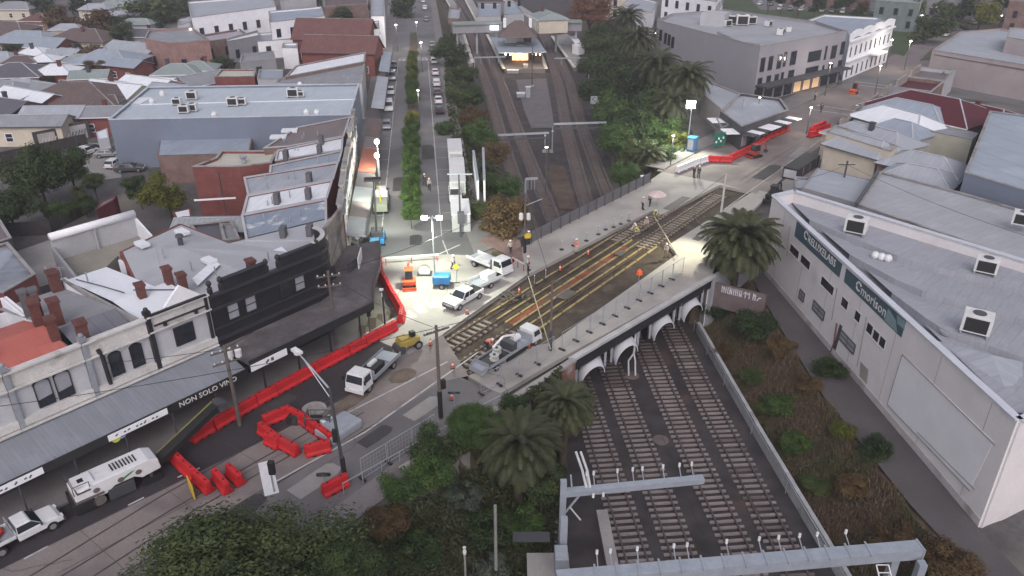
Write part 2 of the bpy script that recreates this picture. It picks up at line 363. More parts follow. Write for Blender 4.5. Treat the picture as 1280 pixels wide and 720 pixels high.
# repaired patches, stains and dirt of the work site
PATCH = [plain('dark asphalt repair', (.055,.053,.056), .9, .2, .6, 8), plain('pale concrete repair', (.27,.26,.25), .9, .12, .6, 6), plain('brown spilled soil', (.15,.12,.095), .95, .3, .8, 7)]
r2 = random.Random(21)
for k, (px, py, a_, b_, m_) in enumerate(((395,600,4,1.6,1),(470,545,3,1.2,0),(530,510,3.6,1.4,1),(300,640,4,1.3,0),(505,470,3,2,2),(560,405,3.4,1.8,2),(610,395,3,1.4,2),(440,500,5,1.5,2),(350,505,3,1.2,0),(520,300,3,1.5,0),(500,230,6,2.0,0),(535,190,8,2,0),(700,390,0,0,0),(740,330,5,1.6,2),(690,360,4,1.0,1),(860,320,3.5,1.5,2),(925,260,4,1.5,2),(820,250,5,.9,2),(770,300,4,.8,1),(960,215,8,2,0),(1000,190,7,1.6,1),(1060,150,9,2,0),(600,470,3,1.5,1),(640,480,5,1.2,1))):
    c = P(px,py)
    if not a_ or inpoly(np.array([c.x+dx for dx in (-2.5,-1,0,1,2.5) for dy in (-2.5,-1,0,1,2.5)]), np.array([c.y+dy for dx in (-2.5,-1,0,1,2.5) for dy in (-2.5,-1,0,1,2.5)]), TRENCH).any(): continue
    n_ = 9; rot = math.pi/2-RA if px > 560 or py > 380 else math.pi/2+.11
    pts_ = [V(c.x,c.y,0)+Matrix.Rotation(rot,3,'Z')@V(a_/2*math.cos(t_)*(.8+.4*r2.random()) if m_ == 2 else a_/2*max(-1,min(1,1.5*math.cos(t_))), b_/2*math.sin(t_)*(.8+.4*r2.random()) if m_ == 2 else b_/2*max(-1,min(1,1.5*math.sin(t_))), 0) for t_ in [2*math.pi*i/n_+.3 for i in range(n_)]]
    quad_strip('road_patch', PATCH[m_], pts_, .030+.0006*k)
cr = MB()
for px, py in ((400,585),(480,530),(250,690),(90,700),(560,380),(740,345),(880,310),(640,490),(980,200),(500,350)):
    p = P(px,py,.034); a_ = r2.random()*6
    for q in range(9):
        n2 = p+V(math.cos(a_),math.sin(a_),0)*.5; line_on(p, n2, .03, .046, cr); p = n2; a_ += r2.uniform(-.6,.6)
setting('road_cracks', cr, plain('dark crack tar', (.045,.043,.045), .9))  # thin dark lines for cracks in the surface
# footpaths with real kerbs
quad_strip('footpath', M_PATH, [ST(-95,-11.6), ST(-13,-11.6), P(430,300), P(478,322), ST(-12,-10), ST(-14.5,-7.4), ST(-95,-7.4)], .14, .13)
quad_strip('footpath', M_PATH, [BT(-8,-9.6), BT(300,-9.6), BT(300,-5.6), BT(-12,-5.6)], .14, .13)
quad_strip('footpath', M_PATH, [BT(-8,7.4), BT(2,6.4), BT(300,6.4), BT(300,8.6), BT(22,8.6), BT(7,10.5), BT(-2,15)], .14, .13)
quad_strip('footpath', M_PATH, [ST(-95,7.9), ST(-13.2,7.9), ST(-13.2,10), ST(-95,9.8)], .13, .13)
quad_strip('footpath', M_PATH, [ST(49,-11), ST(125,-8), ST(125,-4.2), ST(108,-4), ST(62,-7.5), ST(49,-7.7)], .14, .13)
quad_strip('footpath', M_PATH, [ST(49,8.8), ST(190,9), ST(190,13), ST(49,12.5)], .14, .13)
quad_strip('lane', plain('lane asphalt', (.095,.088,.09), .9, .15, .3, 6), [V(30.3,86,0), V(33.8,41,0), V(36,28,0), V(31.5,36,0), V(29.9,44,0), V(28.4,58,0), V(28.3,72,0), V(28.5,80,0)], -2.9)
quad_strip('yard', plain('pale yard concrete', (.27,.265,.25), .9, .12, .3, 4), [P(100,205), P(105,178), P(148,180), P(152,222), P(128,225)], .01)
quad_strip('park_lawn', plain('park lawn', (.055,.085,.035), .95, .25, .08, 2), [P(900,20), P(960,48), P(1100,62), P(1130,70), P(1150,44), P(1240,30), P(1000,-12), P(880,-12)], .01)
quad_strip('car_park', M_BLV, [P(950,12), P(1110,14), P(1100,0), P(1060,-14), P(930,-10)], .02)
quad_strip('side_street', M_BLV, [ST(128,-40), ST(142,-40), ST(146,70), ST(128,70)], .014)
quad_strip('traffic_island', plain('island grass', (.09,.095,.06), .95), [P(1150,76), P(1166,60), P(1210,56), P(1222,64), P(1180,72)], .13, .11)
# ================================================================ railway
M_RAIL = plain('worn rail steel', (.12,.10,.10), .42, .15, 1, 6, metal=.35)
M_SLPR = plain('concrete sleeper', (.245,.215,.205), .9, .2, .8, 6); M_SLPD = plain('rust stained sleeper', (.145,.12,.115), .9, .2, .8, 6)
def pxs(l, z): return [P(a, b, z) for a, b in l]
def resample(pts, n=400):
    p = np.array([tuple(q[:2]) for q in pts]); y = p[:,1]
    yy = np.linspace(y[0], y[-1], n)
    dx = np.interp(yy, y, p[:,0]); k = np.ones(25)/25; dp = np.pad(dx-np.linspace(dx[0],dx[-1],n), 12, mode='reflect', reflect_type='odd')
    return np.stack([np.convolve(dp, k, 'valid')+np.linspace(dx[0],dx[-1],n), yy], 1)
TRACKS = [[(812,750),(774,630),(745,540),(653,254),(624,160),(607,100),(600,84),(588,41),(567,0),(558,-18)],
          [(872,750),(830,630),(795,540),(691,272),(646,160),(626,100),(617,84),(603,41),(575,0),(566,-18)],
          [(954,750),(897,630),(853,540),(734,260),(708,160),(698,100),(692,84),(680,45),(630,0),(606,-18)],
          [(1013,750),(954.5,630),(903,540),(760,245),(728,160),(712,100),(704,84),(689,45),(638,0),(614,-18)]]
tlabel = ['railway track nearest the signal gantry post and tree bank', 'second railway track from the tree bank', 'third railway track from the tree bank, left of the outermost one', 'railway track nearest the white warehouse embankment']
TP = []
slp = MB(); slp.box((0,0,0), (2.6,.21,.16)); slme = mesh_from('sleeper', slp.v, slp.f, M_SLPR); slme2 = slme.copy(); slme2.materials[0] = M_SLPD
for ti, tp in enumerate(TRACKS):
    pp = resample(pxs(tp, ZR)); TP.append(pp)
    t = T('railway_track', tlabel[ti], 'railway track', (pp[0,0], pp[0,1], ZR-.2), group='railway tracks in the cutting', world=True)
    d = np.gradient(pp, axis=0); d /= np.linalg.norm(d, axis=1, keepdims=True); nn = np.stack([d[:,1], -d[:,0]], 1)
    for sd in (-.8, .8):
        mb = MB(); q = pp+nn*sd; n = len(q); vs = []
        for a, nv in zip(q, nn): vs += [(a[0]-nv[0]*.065, a[1]-nv[1]*.065, ZR-.05), (a[0]-nv[0]*.065, a[1]-nv[1]*.065, ZR+.1), (a[0]+nv[0]*.065, a[1]+nv[1]*.065, ZR+.1), (a[0]+nv[0]*.065, a[1]+nv[1]*.065, ZR-.05)]
        mb.add(vs, [(4*i+j, 4*i+(j+1)%4, 4*i+4+(j+1)%4, 4*i+4+j) for i in range(n-1) for j in range(4)]); t.part('rail', mb, M_RAIL)
    L = np.concatenate([[0], np.cumsum(np.linalg.norm(np.diff(pp, axis=0), axis=1))]); pos = np.arange(1, L[-1], .69); rest = MB()
    cnt = 0
    for k, l in enumerate(pos):
        x, y = np.interp(l, L, pp[:,0]), np.interp(l, L, pp[:,1]); i = min(int(np.searchsorted(L, l)), len(d)-1); a = math.atan2(d[i,1], d[i,0])-math.pi/2
        if (y < 82 or y > 92+12*ti/3) and cnt < 100 and not (62+4*ti < y < 84+7*ti):
            o = link('sleeper', slme if y < 84 and (ti != 3 or random.random() < .6) else slme2, t.o, Vector((x+random.uniform(-.04,.04), y, ZR-.12))-t.loc, a); cnt += 1
        else: rest.box((x, y, ZR-.12), (2.6,.21,.16), a)
    o = t.part('sleeper', rest, M_SLPD); o['kind'] = 'stuff'
# raised cable trough beside the tracks, manhole lids
mb = MB(); 
for a, b in zip([(752,640),(760,680),(770,730)], [(760,680),(770,730)]): mb.bar(P(*a,ZR)+V(0,0,.0), P(*b,ZR)+V(0,0,.0), .9, .5)
single('cable_trough', mb, CONC, 'pale concrete cable trough between the gantry post and the nearest track', 'cable trough', P(755,655,ZR), world=True)
for px, py, l in ((826,549,'round pit lid between the middle railway tracks, south of the bridge'),(790,468,'round concrete mast footing close to the bridge arches')):
    single('manhole', MB().lathe((0,0,0), [(.75,0),(.75,.12),(.6,.14)], 16), M_SLPD, l, 'manhole', P(px,py,ZR)-V(0,0,.18))
# ================================================================ bridge
br = T('road_bridge', 'concrete road bridge on arches carrying the dug up tram road over the railway', 'bridge', (12,74,ZR), world=True)
NE = [P(700,448), P(720,445), P(890,344)]
dk_ = [ST(-6,9.2), P(720,446), P(890,345), ST(24,13.4), ST(40,-7.9), V(2.0,87.3,0), V(2.5,78,0), V(4.6,62,0)]
br.part('deck', MB().prism(dk_, -1.5, -.47), plain('black shade toned concrete', (.022,.022,.027), .9, .3))  # near-black colour stands for the shade below the deck edge
e = MB(); a, b = P(712,448), P(892,343); dd = (b-a).normalized(); nn_ = V(dd.y,-dd.x,0)
e.bar(a+nn_*.15-V(0,0,.09), b+nn_*.15-V(0,0,.09), .6, .26)
br.part('edge_beam', e, plain('pale concrete edge beam', (.42,.42,.42), .8))
gp = MB()
for k in range(11): p = a+dd*(1+k*2.2); gp.bar(p-nn_*.9-V(0,0,1.5), p-nn_*.9-V(0,0,3.1), .35, .5)
br.part('girder_end', gp, plain('stained concrete', (.16,.155,.16), .85, .3, .8, 5))
M_ARCH = plain('whitewashed arch plate', (.70,.72,.75), .6, .06, .8, 5, stain=(.55,.55,.55), st=.66); M_DARKC = plain('shade toned concrete', (.035,.035,.045), .9, .3)  # M_DARKC: the gloom under the bridge is put into its colour
for cxp, wpx in ((734,30),(773,31),(820,28),(860,26)):
    # barrel hood over one track, its axis along the track, standing clear of the deck edge
    f = min(1, max(0, (cxp-712)/180)); c = a+(b-a)*f; ax = V(math.sin(R(-5)), math.cos(R(-5)), 0); sd = V(ax.y,-ax.x,0); c = c+nn_*.3
    r = 1.4; mb = MB(); m = 14; vs = []
    skew = dd.dot(ax)/dd.dot(sd)
    for rr in (r, r-.08):
        for i in range(m+1):
            th = math.pi*(1-i/m); o_ = sd*rr*math.cos(th)+V(0,0,rr*.95*math.sin(th)-3.1)
            off = skew*rr*math.cos(th)
            for y in (-.75, 1.0): vs.append(c+o_+ax*(y+off))
    k2 = 2*(m+1)
    fs = [(2*i,2*i+1,2*i+3,2*i+2) for i in range(m)]+[(k2+2*i,k2+2*i+2,k2+2*i+3,k2+2*i+1) for i in range(m)]+[(2*i,2*i+2,k2+2*i+2,k2+2*i) for i in range(m)]+[(2*i+1,k2+2*i+1,k2+2*i+3,2*i+3) for i in range(m)]
    mb.add(vs, fs+[(0,k2,k2+1,1),(2*m,2*m+1,k2+2*m+1,k2+2*m)]); br.part('arch', mb, M_ARCH, smooth=False)
    lin = MB(); lv = []  # added dark shell that paints shade onto the inside of the hood
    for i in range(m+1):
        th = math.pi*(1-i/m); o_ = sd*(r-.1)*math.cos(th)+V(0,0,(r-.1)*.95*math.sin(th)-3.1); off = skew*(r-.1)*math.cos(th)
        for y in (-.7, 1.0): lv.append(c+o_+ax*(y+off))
    lin.add(lv, [(2*i,2*i+2,2*i+3,2*i+1) for i in range(m)]); br.part('arch_shade_lining', lin, M_DARKC)
    for sgn in (-1,1):
        mb = MB(); p = c+sd*(r+.25)*sgn+ax*(skew*(r+.25)*sgn+.4); mb.bar(p+V(0,0,-1.2), V(p.x,p.y,-3.3), .22, .22)
        br.part('hanger', mb, GALV)
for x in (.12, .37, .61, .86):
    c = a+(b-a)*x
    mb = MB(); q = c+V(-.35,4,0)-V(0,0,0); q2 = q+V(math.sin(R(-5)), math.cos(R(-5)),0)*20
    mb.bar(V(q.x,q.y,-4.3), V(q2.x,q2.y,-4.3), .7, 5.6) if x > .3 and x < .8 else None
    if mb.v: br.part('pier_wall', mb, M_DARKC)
mb = MB(); mb.bar(V(4.75,61,-3.9), V(2.2,87,-3.9), .5, 6.7); br.part('abutment', mb, M_ARCH)
mb = MB(); mb.bar(V(22.35,77.3,-3.9), V(19.9,113,-3.9), .6, 6.7); br.part('abutment', mb, M_ARCH)
mb = MB(); mb.bar(V(22.3,77.1,-3.6), V(29.3,83.2,-3.6), .5, 7.1); br.part('wing_wall', mb, plain('pale grey wing wall', (.33,.34,.37), .8, .12, .5, 4, stain=(.22,.22,.24), st=.6))
M_BRK = brick('weathered brown brick', (.20,.095,.07), (.25,.2,.18), .3, stain=(.33,.27,.26))
mb = MB(); q0, q1, q2 = P(716,448), P(640,496), P(500,585)
for u_, v_ in ((q0,q1),(q1,q2)): mb.bar(V(u_.x+.1,u_.y-.2,-3.3), V(v_.x+.1,v_.y-.2,-3.3), .4, 6.4)
br.part('wing_wall', mb, M_BRK)
mb = MB()
for u_, v_ in ((q0,q1),(q1,q2)): mb.bar(V(u_.x+.1,u_.y-.25,.02), V(v_.x+.1,v_.y-.25,.02), .6, .25)
br.part('coping', mb, CONC)
mb = MB(); mb.bar(V(4.9,59.7,-3.5), V(3.4,58.2,-3.5), .5, 5.8); br.part('pilaster', mb, M_ARCH)
# steel fence on the far side of the deck
fn = T('bridge_fence', 'grey sheet metal safety fence along the far side of the bridge deck', 'fence', P(665,303), world=True)
A0, A1 = P(663,304), P(812,228); nseg = 14
for k in range(nseg): u_ = A0.lerp(A1, k/nseg); v_ = A0.lerp(A1, (k+.985)/nseg); fn.part('panel', MB().bar(u_+V(0,0,.78), v_+V(0,0,.78), .06, 1.45), plain('grey fence sheet', (.15,.15,.16), .6))
for k in range(nseg+1): u_ = A0.lerp(A1, k/nseg); fn.part('post', MB().bar(u_+V(.1,-.12,0), u_+V(.1,-.12,1.65), .1, .1), DKGREY)
# retaining wall on the right of the cutting
rw = T('retaining_wall', 'low pale concrete wall with metal handrail between the outer railway track and the weedy bank', 'retaining wall', (22.6,60,ZR), world=True)
pts = [V(np.interp(y, YL, FRt), y, 0) for y in (26,34,42,50,58,66,72,77)]
for a_, b_ in zip(pts, pts[1:]):
    rw.part('wall_panel', MB().bar(V(a_.x,a_.y,-6.6), V(b_.x-.02,b_.y-.03,-6.6), .35, 1.5), plain('pale flaking concrete', (.38,.39,.40), .85, .18, .7, 4, stain=(.2,.2,.19), st=.58))
rp = MB(); rp.path([p+V(-.45,0,-5.7) for p in pts], .04, 6)
for p in pts: rp.tube(p+V(-.45,0,-7.1), p+V(-.45,0,-5.7), .04)
rw.part('handrail', rp, GALV)
# graffiti wall under the palm
gw = T('graffiti_wall', 'low wall sprayed with white and violet graffiti below the big palm', 'wall', P(905,362,-1), world=True)
ga, gb = P(880,352,-1.2), P(958,372,-1.2)
gw.part('wall', MB().bar(ga+V(0,0,-1.2), gb+V(0,0,-1.2), .25, 3.0), plain('brown rendered wall', (.15,.12,.12), .9))
dl = (gb-ga).normalized(); sc = MB(); f_ = V(dl.y,-dl.x,0)*.15
r2 = random.Random(3)
for k in range(20):                                              # a row of blocky letter strokes
    p = ga+dl*(2.2+k*.22)+f_+V(0,0,-.1)
    if r2.random() < .8: sc.bar(p+V(0,0,-.55), p+V(0,0,.2+.1*r2.random()), .02, .1, up=dl)
    if r2.random() < .6: sc.bar(p+V(0,0,r2.choice((-.5,-.1,.2))), p+dl*.2+V(0,0,r2.choice((-.5,-.1,.2))), .02, .1)
gw.part('graffiti', sc, plain('white spray paint', (.6,.58,.62), .6))
# tram tracks in the trench
def tram(t0, label):
    a_, b_ = ST(-13,t0), ST(47,t0+1.6*0)
    t = T('tram_track', label, 'tram track', ST(-12,t0,-.4), group='tram tracks laid bare in the trench', world=True)
    for sd in (-.72,.72): t.part('rail', MB().bar(ST(-12.5,t0+sd,-.12), ST(46 if t0 > 1 else 40,t0+sd,-.12), .09, .16), plain('rusty tram rail', (.15,.105,.08), .6, .25, 2, 8, metal=.3))
    for s in np.arange(-11.8, 45 if t0 > 1 else 39, .8):
        if -3.2 < s < 21.5: continue
        t.part('sleeper', MB().box(ST(s,t0,-.30), (2.3,.28,.16), -RA), plain('dusty trench sleeper', (.27,.24,.2), .9, .25, 1, 5))
tram(-.2, 'bared tram track on the side of the parked utes'); tram(3.3, 'bared tram track on the side of the bridge footpath')
bm_ = T('rail_formwork', 'pale stringer beams cast beside the tram rails in the deepest part of the trench', 'formwork', ST(9,1.5,-.4), world=True)
for tt in (-1.35, .1, 1.15, 2.15, 3.3, 4.55): 
    for s in np.arange(-2.6, 21, 2.6): bm_.part('beam', MB().bar(ST(s,tt,-.36), ST(s+2.35,tt,-.36), .22, .12), plain('yellowed formwork', (.36,.29,.13), .8, .25, .8, 4))
bm_.part('geotextile', MB().bar(ST(-2.5,1.65,-.405), ST(21,1.65,-.405), .8, .02), plain('orange brown mat', (.24,.08,.045), .85, .4, .7, 4, stain=(.11,.07,.05), st=.5))
# ================================================================ buildings
C_ROOF = {'pale': sheet('pale grey sheet roof', (.36,.39,.43)), 'white': sheet('white sheet roof', (.72,.76,.80), var=.06), 'blue': sheet('blue grey sheet roof', (.30,.35,.41)),
 'mid': sheet('mid grey sheet roof', (.27,.285,.31)), 'dark': sheet('dark grey sheet roof', (.12,.12,.14)), 'brown': sheet('brown grey sheet roof', (.19,.165,.165)),
 'red': sheet('faded red sheet roof', (.50,.15,.12), var=.08, stain=(.42,.2,.17), groove=.03), 'maroon': sheet('maroon sheet roof', (.10,.024,.032)),
 'patch': sheet('patched blue grey roof', (.25,.30,.36), stain=(.6,.63,.66), st=.56), 'tbrown': tiles('brown tile roof', (.15,.115,.11)), 'tred': tiles('old red tile roof', (.17,.085,.08)), 'tgrey': tiles('grey tile roof', (.2,.2,.215)),
 'cream': sheet('cream sheet roof', (.5,.49,.42)), 'green': sheet('grey green sheet roof', (.26,.31,.30))}
C_WALL = {'white': WPAINT, 'grey': plain('grey rendered wall', (.27,.27,.29), .8, .12, .5, 4), 'bluegrey': plain('blue grey painted wall', (.17,.20,.26), .75, .08, .3, 4, stain=(.15,.17,.21), st=.6),
 'cream': plain('cream painted wall', (.55,.50,.41), .8, .1, .5, 4), 'beige': plain('beige rendered wall', (.37,.33,.33), .8, .1, .3, 4, stain=(.29,.26,.26), st=.62), 'black': plain('black painted render', (.022,.022,.027), .6, .3, .8, 5),
 'dark': plain('dark grey wall', (.07,.07,.08), .8, .2), 'red': brick('red brick wall', (.20,.058,.05), (.19,.11,.1), .2), 'brown': brick('brown brick wall', (.18,.10,.08)), 'pink': brick('pinkish brick wall', (.30,.17,.15), (.3,.24,.22)),
 'pale': plain('pale grey wall', (.42,.43,.45), .8, .12, .5, 4), 'timber': plain('pale timber boards', (.45,.45,.45), .8, .12)}
M_TRIM = plain('cement coping', (.30,.295,.29), .85, .2, .8, 6, stain=(.16,.15,.14), st=.56)
M_CHIM = brick('chimney brick', (.13,.045,.038), (.14,.09,.08), .25)
def ccw(p):
    return p if sum(p[i].x*p[(i+1)%len(p)].y-p[(i+1)%len(p)].x*p[i].y for i in range(len(p))) > 0 else p[::-1]
def inset(poly, d):
    n = len(poly); out = []
    for i in range(n):
        a, b, c = poly[i-1], poly[i], poly[(i+1)%n]; u = (b-a).normalized(); v = (c-b).normalized()
        nu = V(-u.y,u.x,0); nv = V(-v.y,v.x,0); m = (nu+nv); m = m.normalized()/max(.35, m.normalized().dot(nu)) if m.length > .1 else nu
        out.append(b+m*d)
    return out
def chimney(t, p, par, w=.75, h=1.7, rz=0, m=None, pots=True):
    mb = MB(); p = Vector(p); mb.box(p+V(0,0,h/2-.25), (w,w*.75,h+.5), rz); mb.box(p+V(0,0,h-.08), (w+.16,w*.75+.16,.2), rz)
    c = t.part('chimney', mb, m or M_CHIM, par)
    return c
def aircon(p, rz, label, s=1.0, group=None):
    t = T('air_conditioner', label, 'air conditioner', p, rz, group=group)
    mb = MB(); mb.bx(-.8*s,-.6*s,.15,.8*s,.6*s,1.25*s); t.part('casing', mb, paint('off white enamel', (.62,.63,.62), .45), bevel=.04)
    g = MB(); g.bx(-.62*s,-.625*s,.3,.62*s,-.603*s,1.1*s); t.part('grille', g, BLACK)
    f = MB(); f.lathe((0,0,1.25*s), [(.38*s,.01),(.38*s,.05),(.30*s,.06)], 14); t.part('fan_ring', f, DKGREY)
    k = MB()
    for x in (-.7,.7): k.bx(x*s-.06,-.75*s,0,x*s+.06,.75*s,.15)
    t.part('skid', k, GALV)
    return t
def roofbits(t, roof, z, pts, m=WHITE): pass
def window(t, a, u, x, z, w, h, frame=None, pane=None, arch=0, nrm=None, mull=1, name='window', depth=.07):
    "a: wall start corner, u: unit vector along the wall, nrm: outward normal"
    frame = frame or WPAINT; pane = pane or GLASS
    o = a+u*x; o = V(o.x,o.y,z); f = MB(); fw = .09
    pr = lambda s_, t_, d: o+u*s_+V(0,0,t_)+nrm*d
    def bar(s0,t0,s1,t1,d0=0,d1=depth):
        c = [pr(s0,t0,d0),pr(s1,t0,d0),pr(s1,t1,d0),pr(s0,t1,d0),pr(s0,t0,d1),pr(s1,t0,d1),pr(s1,t1,d1),pr(s0,t1,d1)]
        f.add(c, [(0,3,2,1),(4,5,6,7),(0,1,5,4),(1,2,6,5),(2,3,7,6),(3,0,4,7)])
    bar(-w/2-fw,-fw,-w/2,h+fw); bar(w/2,-fw,w/2+fw,h+fw); bar(-w/2,-fw,w/2,0,0,depth+.05); bar(-w/2,h,w/2,h+fw)
    if mull: bar(-w/2,h*.5-.03,w/2,h*.5+.03,0,depth-.01)
    if mull > 1: bar(-.03,0,.03,h,0,depth-.02)
    fo = t.part(name, f, frame)
    p = MB().face(pr(-w/2,0,.02),pr(w/2,0,.02),pr(w/2,h,.02),pr(-w/2,h,.02)); t.part('pane', p, pane, fo)
    return fo
def flat(name, label, cat, poly, z, wall, roof, z0=0, par=.35, drop=.05, copew=.28, group=None, rdir=None, cope=M_TRIM, pitch=0, cuts=()):
    "poly: roof corners (world, any height); flat-roofed building with parapet and coping; pitch tilts the roof sheet"
    poly = ccw([V(p.x,p.y,0) for p in poly]); c = sum(poly, V(0,0,0))/len(poly)
    t = T(name, label, cat, (c.x,c.y,z0), group=group, world=True)
    zt = z+par; t.poly = poly; t.z = z
    wl = MB(); inn = inset(poly, .22); n = len(poly)
    vs = [V(p.x,p.y,z0) for p in poly]+[V(p.x,p.y,zt) for p in poly]+[V(p.x,p.y,zt) for p in inn]+[V(p.x,p.y,z-drop-.1) for p in inn]
    for k in range(3): wl_f = [(k*n+i, k*n+(i+1)%n, (k+1)*n+(i+1)%n, (k+1)*n+i) for i in range(n)]; wl.f += wl_f
    wl.v = [tuple(v) for v in vs]
    t.wall = t.part('wall', wl, wall if not isinstance(wall,str) else C_WALL[wall])
    if par > .05:
        cp = MB(); o1 = inset(poly, -.06); o2 = inset(poly, copew)
        vs = [V(p.x,p.y,zt+.005) for p in o1]+[V(p.x,p.y,zt+.12) for p in o1]+[V(p.x,p.y,zt+.12) for p in o2]+[V(p.x,p.y,zt+.005) for p in o2]
        cp.add(vs, [(k*n+i, k*n+(i+1)%n, ((k+1)%4)*n+(i+1)%n, ((k+1)%4)*n+i) for k in range(4) for i in range(n)]); t.part('coping', cp, cope)
    rm = C_ROOF[roof] if isinstance(roof,str) else roof
    rf = MB(); inn2 = inset(poly, .2); rd = rdir or tuple((poly[1]-poly[0]).normalized())
    rf.face(*[V(p.x,p.y,z-drop) for p in inn2])
    t.roof = t.part('roof', rf, rm, rdir=rd)
    return t
def pitched(name, label, p, w, d, rz, wh, rh, wall, roof, z0=0, hip=.0, over=.4, group=None, windows=True, chim=1, cat='house', gable_m=None, veranda=0):
    "w along local x (ridge direction), d across; hip: how far the ridge ends are pulled in (0 = gable)"
    t = T(name, label, cat, (p[0],p[1],z0), rz, group=group)
    W, D = w/2, d/2; wm = C_WALL[wall] if isinstance(wall,str) else wall; rm = C_ROOF[roof] if isinstance(roof,str) else roof
    wb = MB(); vs = [(-W,-D,0),(W,-D,0),(W,D,0),(-W,D,0),(-W,-D,wh),(W,-D,wh),(W,D,wh),(-W,D,wh)]
    fs = [(0,1,5,4),(1,2,6,5),(2,3,7,6),(3,0,4,7)]
    if hip <= 0: vs += [(-W,0,wh+rh*.96),(W,0,wh+rh*.96)]; fs[1] = (1,2,6,9,5); fs[3] = (3,0,4,8,7)
    wb.add(vs, fs); t.part('wall', wb, wm)
    o = over; k = rh/D; e = wh-k*o; th = .12; rb = MB()
    rx = W+o if hip <= 0 else max(0, W-hip)
    top = [(-W-o,-D-o,e),(W+o,-D-o,e),(W+o,D+o,e),(-W-o,D+o,e),(-rx,0,wh+rh),(rx,0,wh+rh)]
    vs = top+[(a,b,c-th) for a,b,c in top]; fs = [(0,1,5,4),(2,3,4,5)]
    fs += [(1,2,5),(3,0,4)] if hip > 0 else []
    fs += [(6,10,11,7),(8,11,10,9)]+([(7,11,8),(9,10,6)] if hip > 0 else [])
    rim = [0,1,5,2,3,4] if hip <= 0 else [0,1,2,3]
    fs += [(rim[i],rim[i]+6,rim[(i+1)%len(rim)]+6,rim[(i+1)%len(rim)]) for i in range(len(rim))]
    rb.add(vs, fs); t.roof = t.part('roof', rb, rm)
    rg = MB(); rg.bar((-rx,0,wh+rh+.03),(rx,0,wh+rh+.03),.3,.08)
    if hip > 0:
        for sx in (-1,1):
            for sy in (-1,1): rg.bar((sx*rx,0,wh+rh+.02),(sx*(W+o),sy*(D+o),e+.03),.22,.06)
    t.part('ridge', rg, M_TRIM if 't' == str(roof)[:1] else plain('ridge capping', (.42,.44,.47), .5), t.roof)
    gt = MB()
    for sy in (-1,1): gt.bar((-W-o,sy*(D+o+.06),e-.05),(W+o,sy*(D+o+.06),e-.05),.12,.12)
    t.part('gutter', gt, WPAINT if random.random() < .5 else DKGREY)
    for i in range(chim): 
        cm_ = M_CHIM if random.random() < .5 else C_WALL['dark']
        x = random.uniform(-.6,.6)*W; chimney(t, (x, D*.25*random.choice((-1,1)), wh+rh*.75), t.roof, .7, 1.2, m=cm_)
    if windows:
        for sy, u, nrm in ((-1,V(1,0,0),V(0,-1,0)),(1,V(-1,0,0),V(0,1,0))):
            nw = max(1, int(w/4)); 
            for i in range(nw): window(t, V(0,sy*D,0), u, (i-(nw-1)/2)*w/nw, .9, 1.1, 1.3, nrm=nrm)
        dr = MB(); dr.bx(-W-.05,-.45,0,-W-.003,.45,2.05); t.part('door', dr, paint('house door paint', (.12,.08,.07)))
    if veranda:
        vb = MB(); zt = e-.1; vb.add([(-W,-D-o-veranda,zt-.7),(W,-D-o-veranda,zt-.7),(W,-D-.02,zt),(-W,-D-.02,zt),(-W,-D-o-veranda,zt-.8),(W,-D-o-veranda,zt-.8),(W,-D-.02,zt-.1),(-W,-D-.02,zt-.1)],[(0,1,2,3),(7,6,5,4),(0,4,5,1),(1,5,6,2),(2,6,7,3),(3,7,4,0)]); t.part('veranda', vb, rm)
    return t
def pxp(l, z): return [P(a,b,z) for a,b in l]
# ================================================================ terrace of shops along the near left of the road
FD = (P(272,430,4.2)-P(26,537,4.2)); FD.z = 0; FD.normalize(); FN = V(FD.y,-FD.x,0)      # along the shop fronts / towards the road
F0 = P(26,537,4.2); F0.z = 0
def FP(s, t, z=0): return V(F0.x, F0.y, 0)+FD*s+FN*t+V(0,0,z)
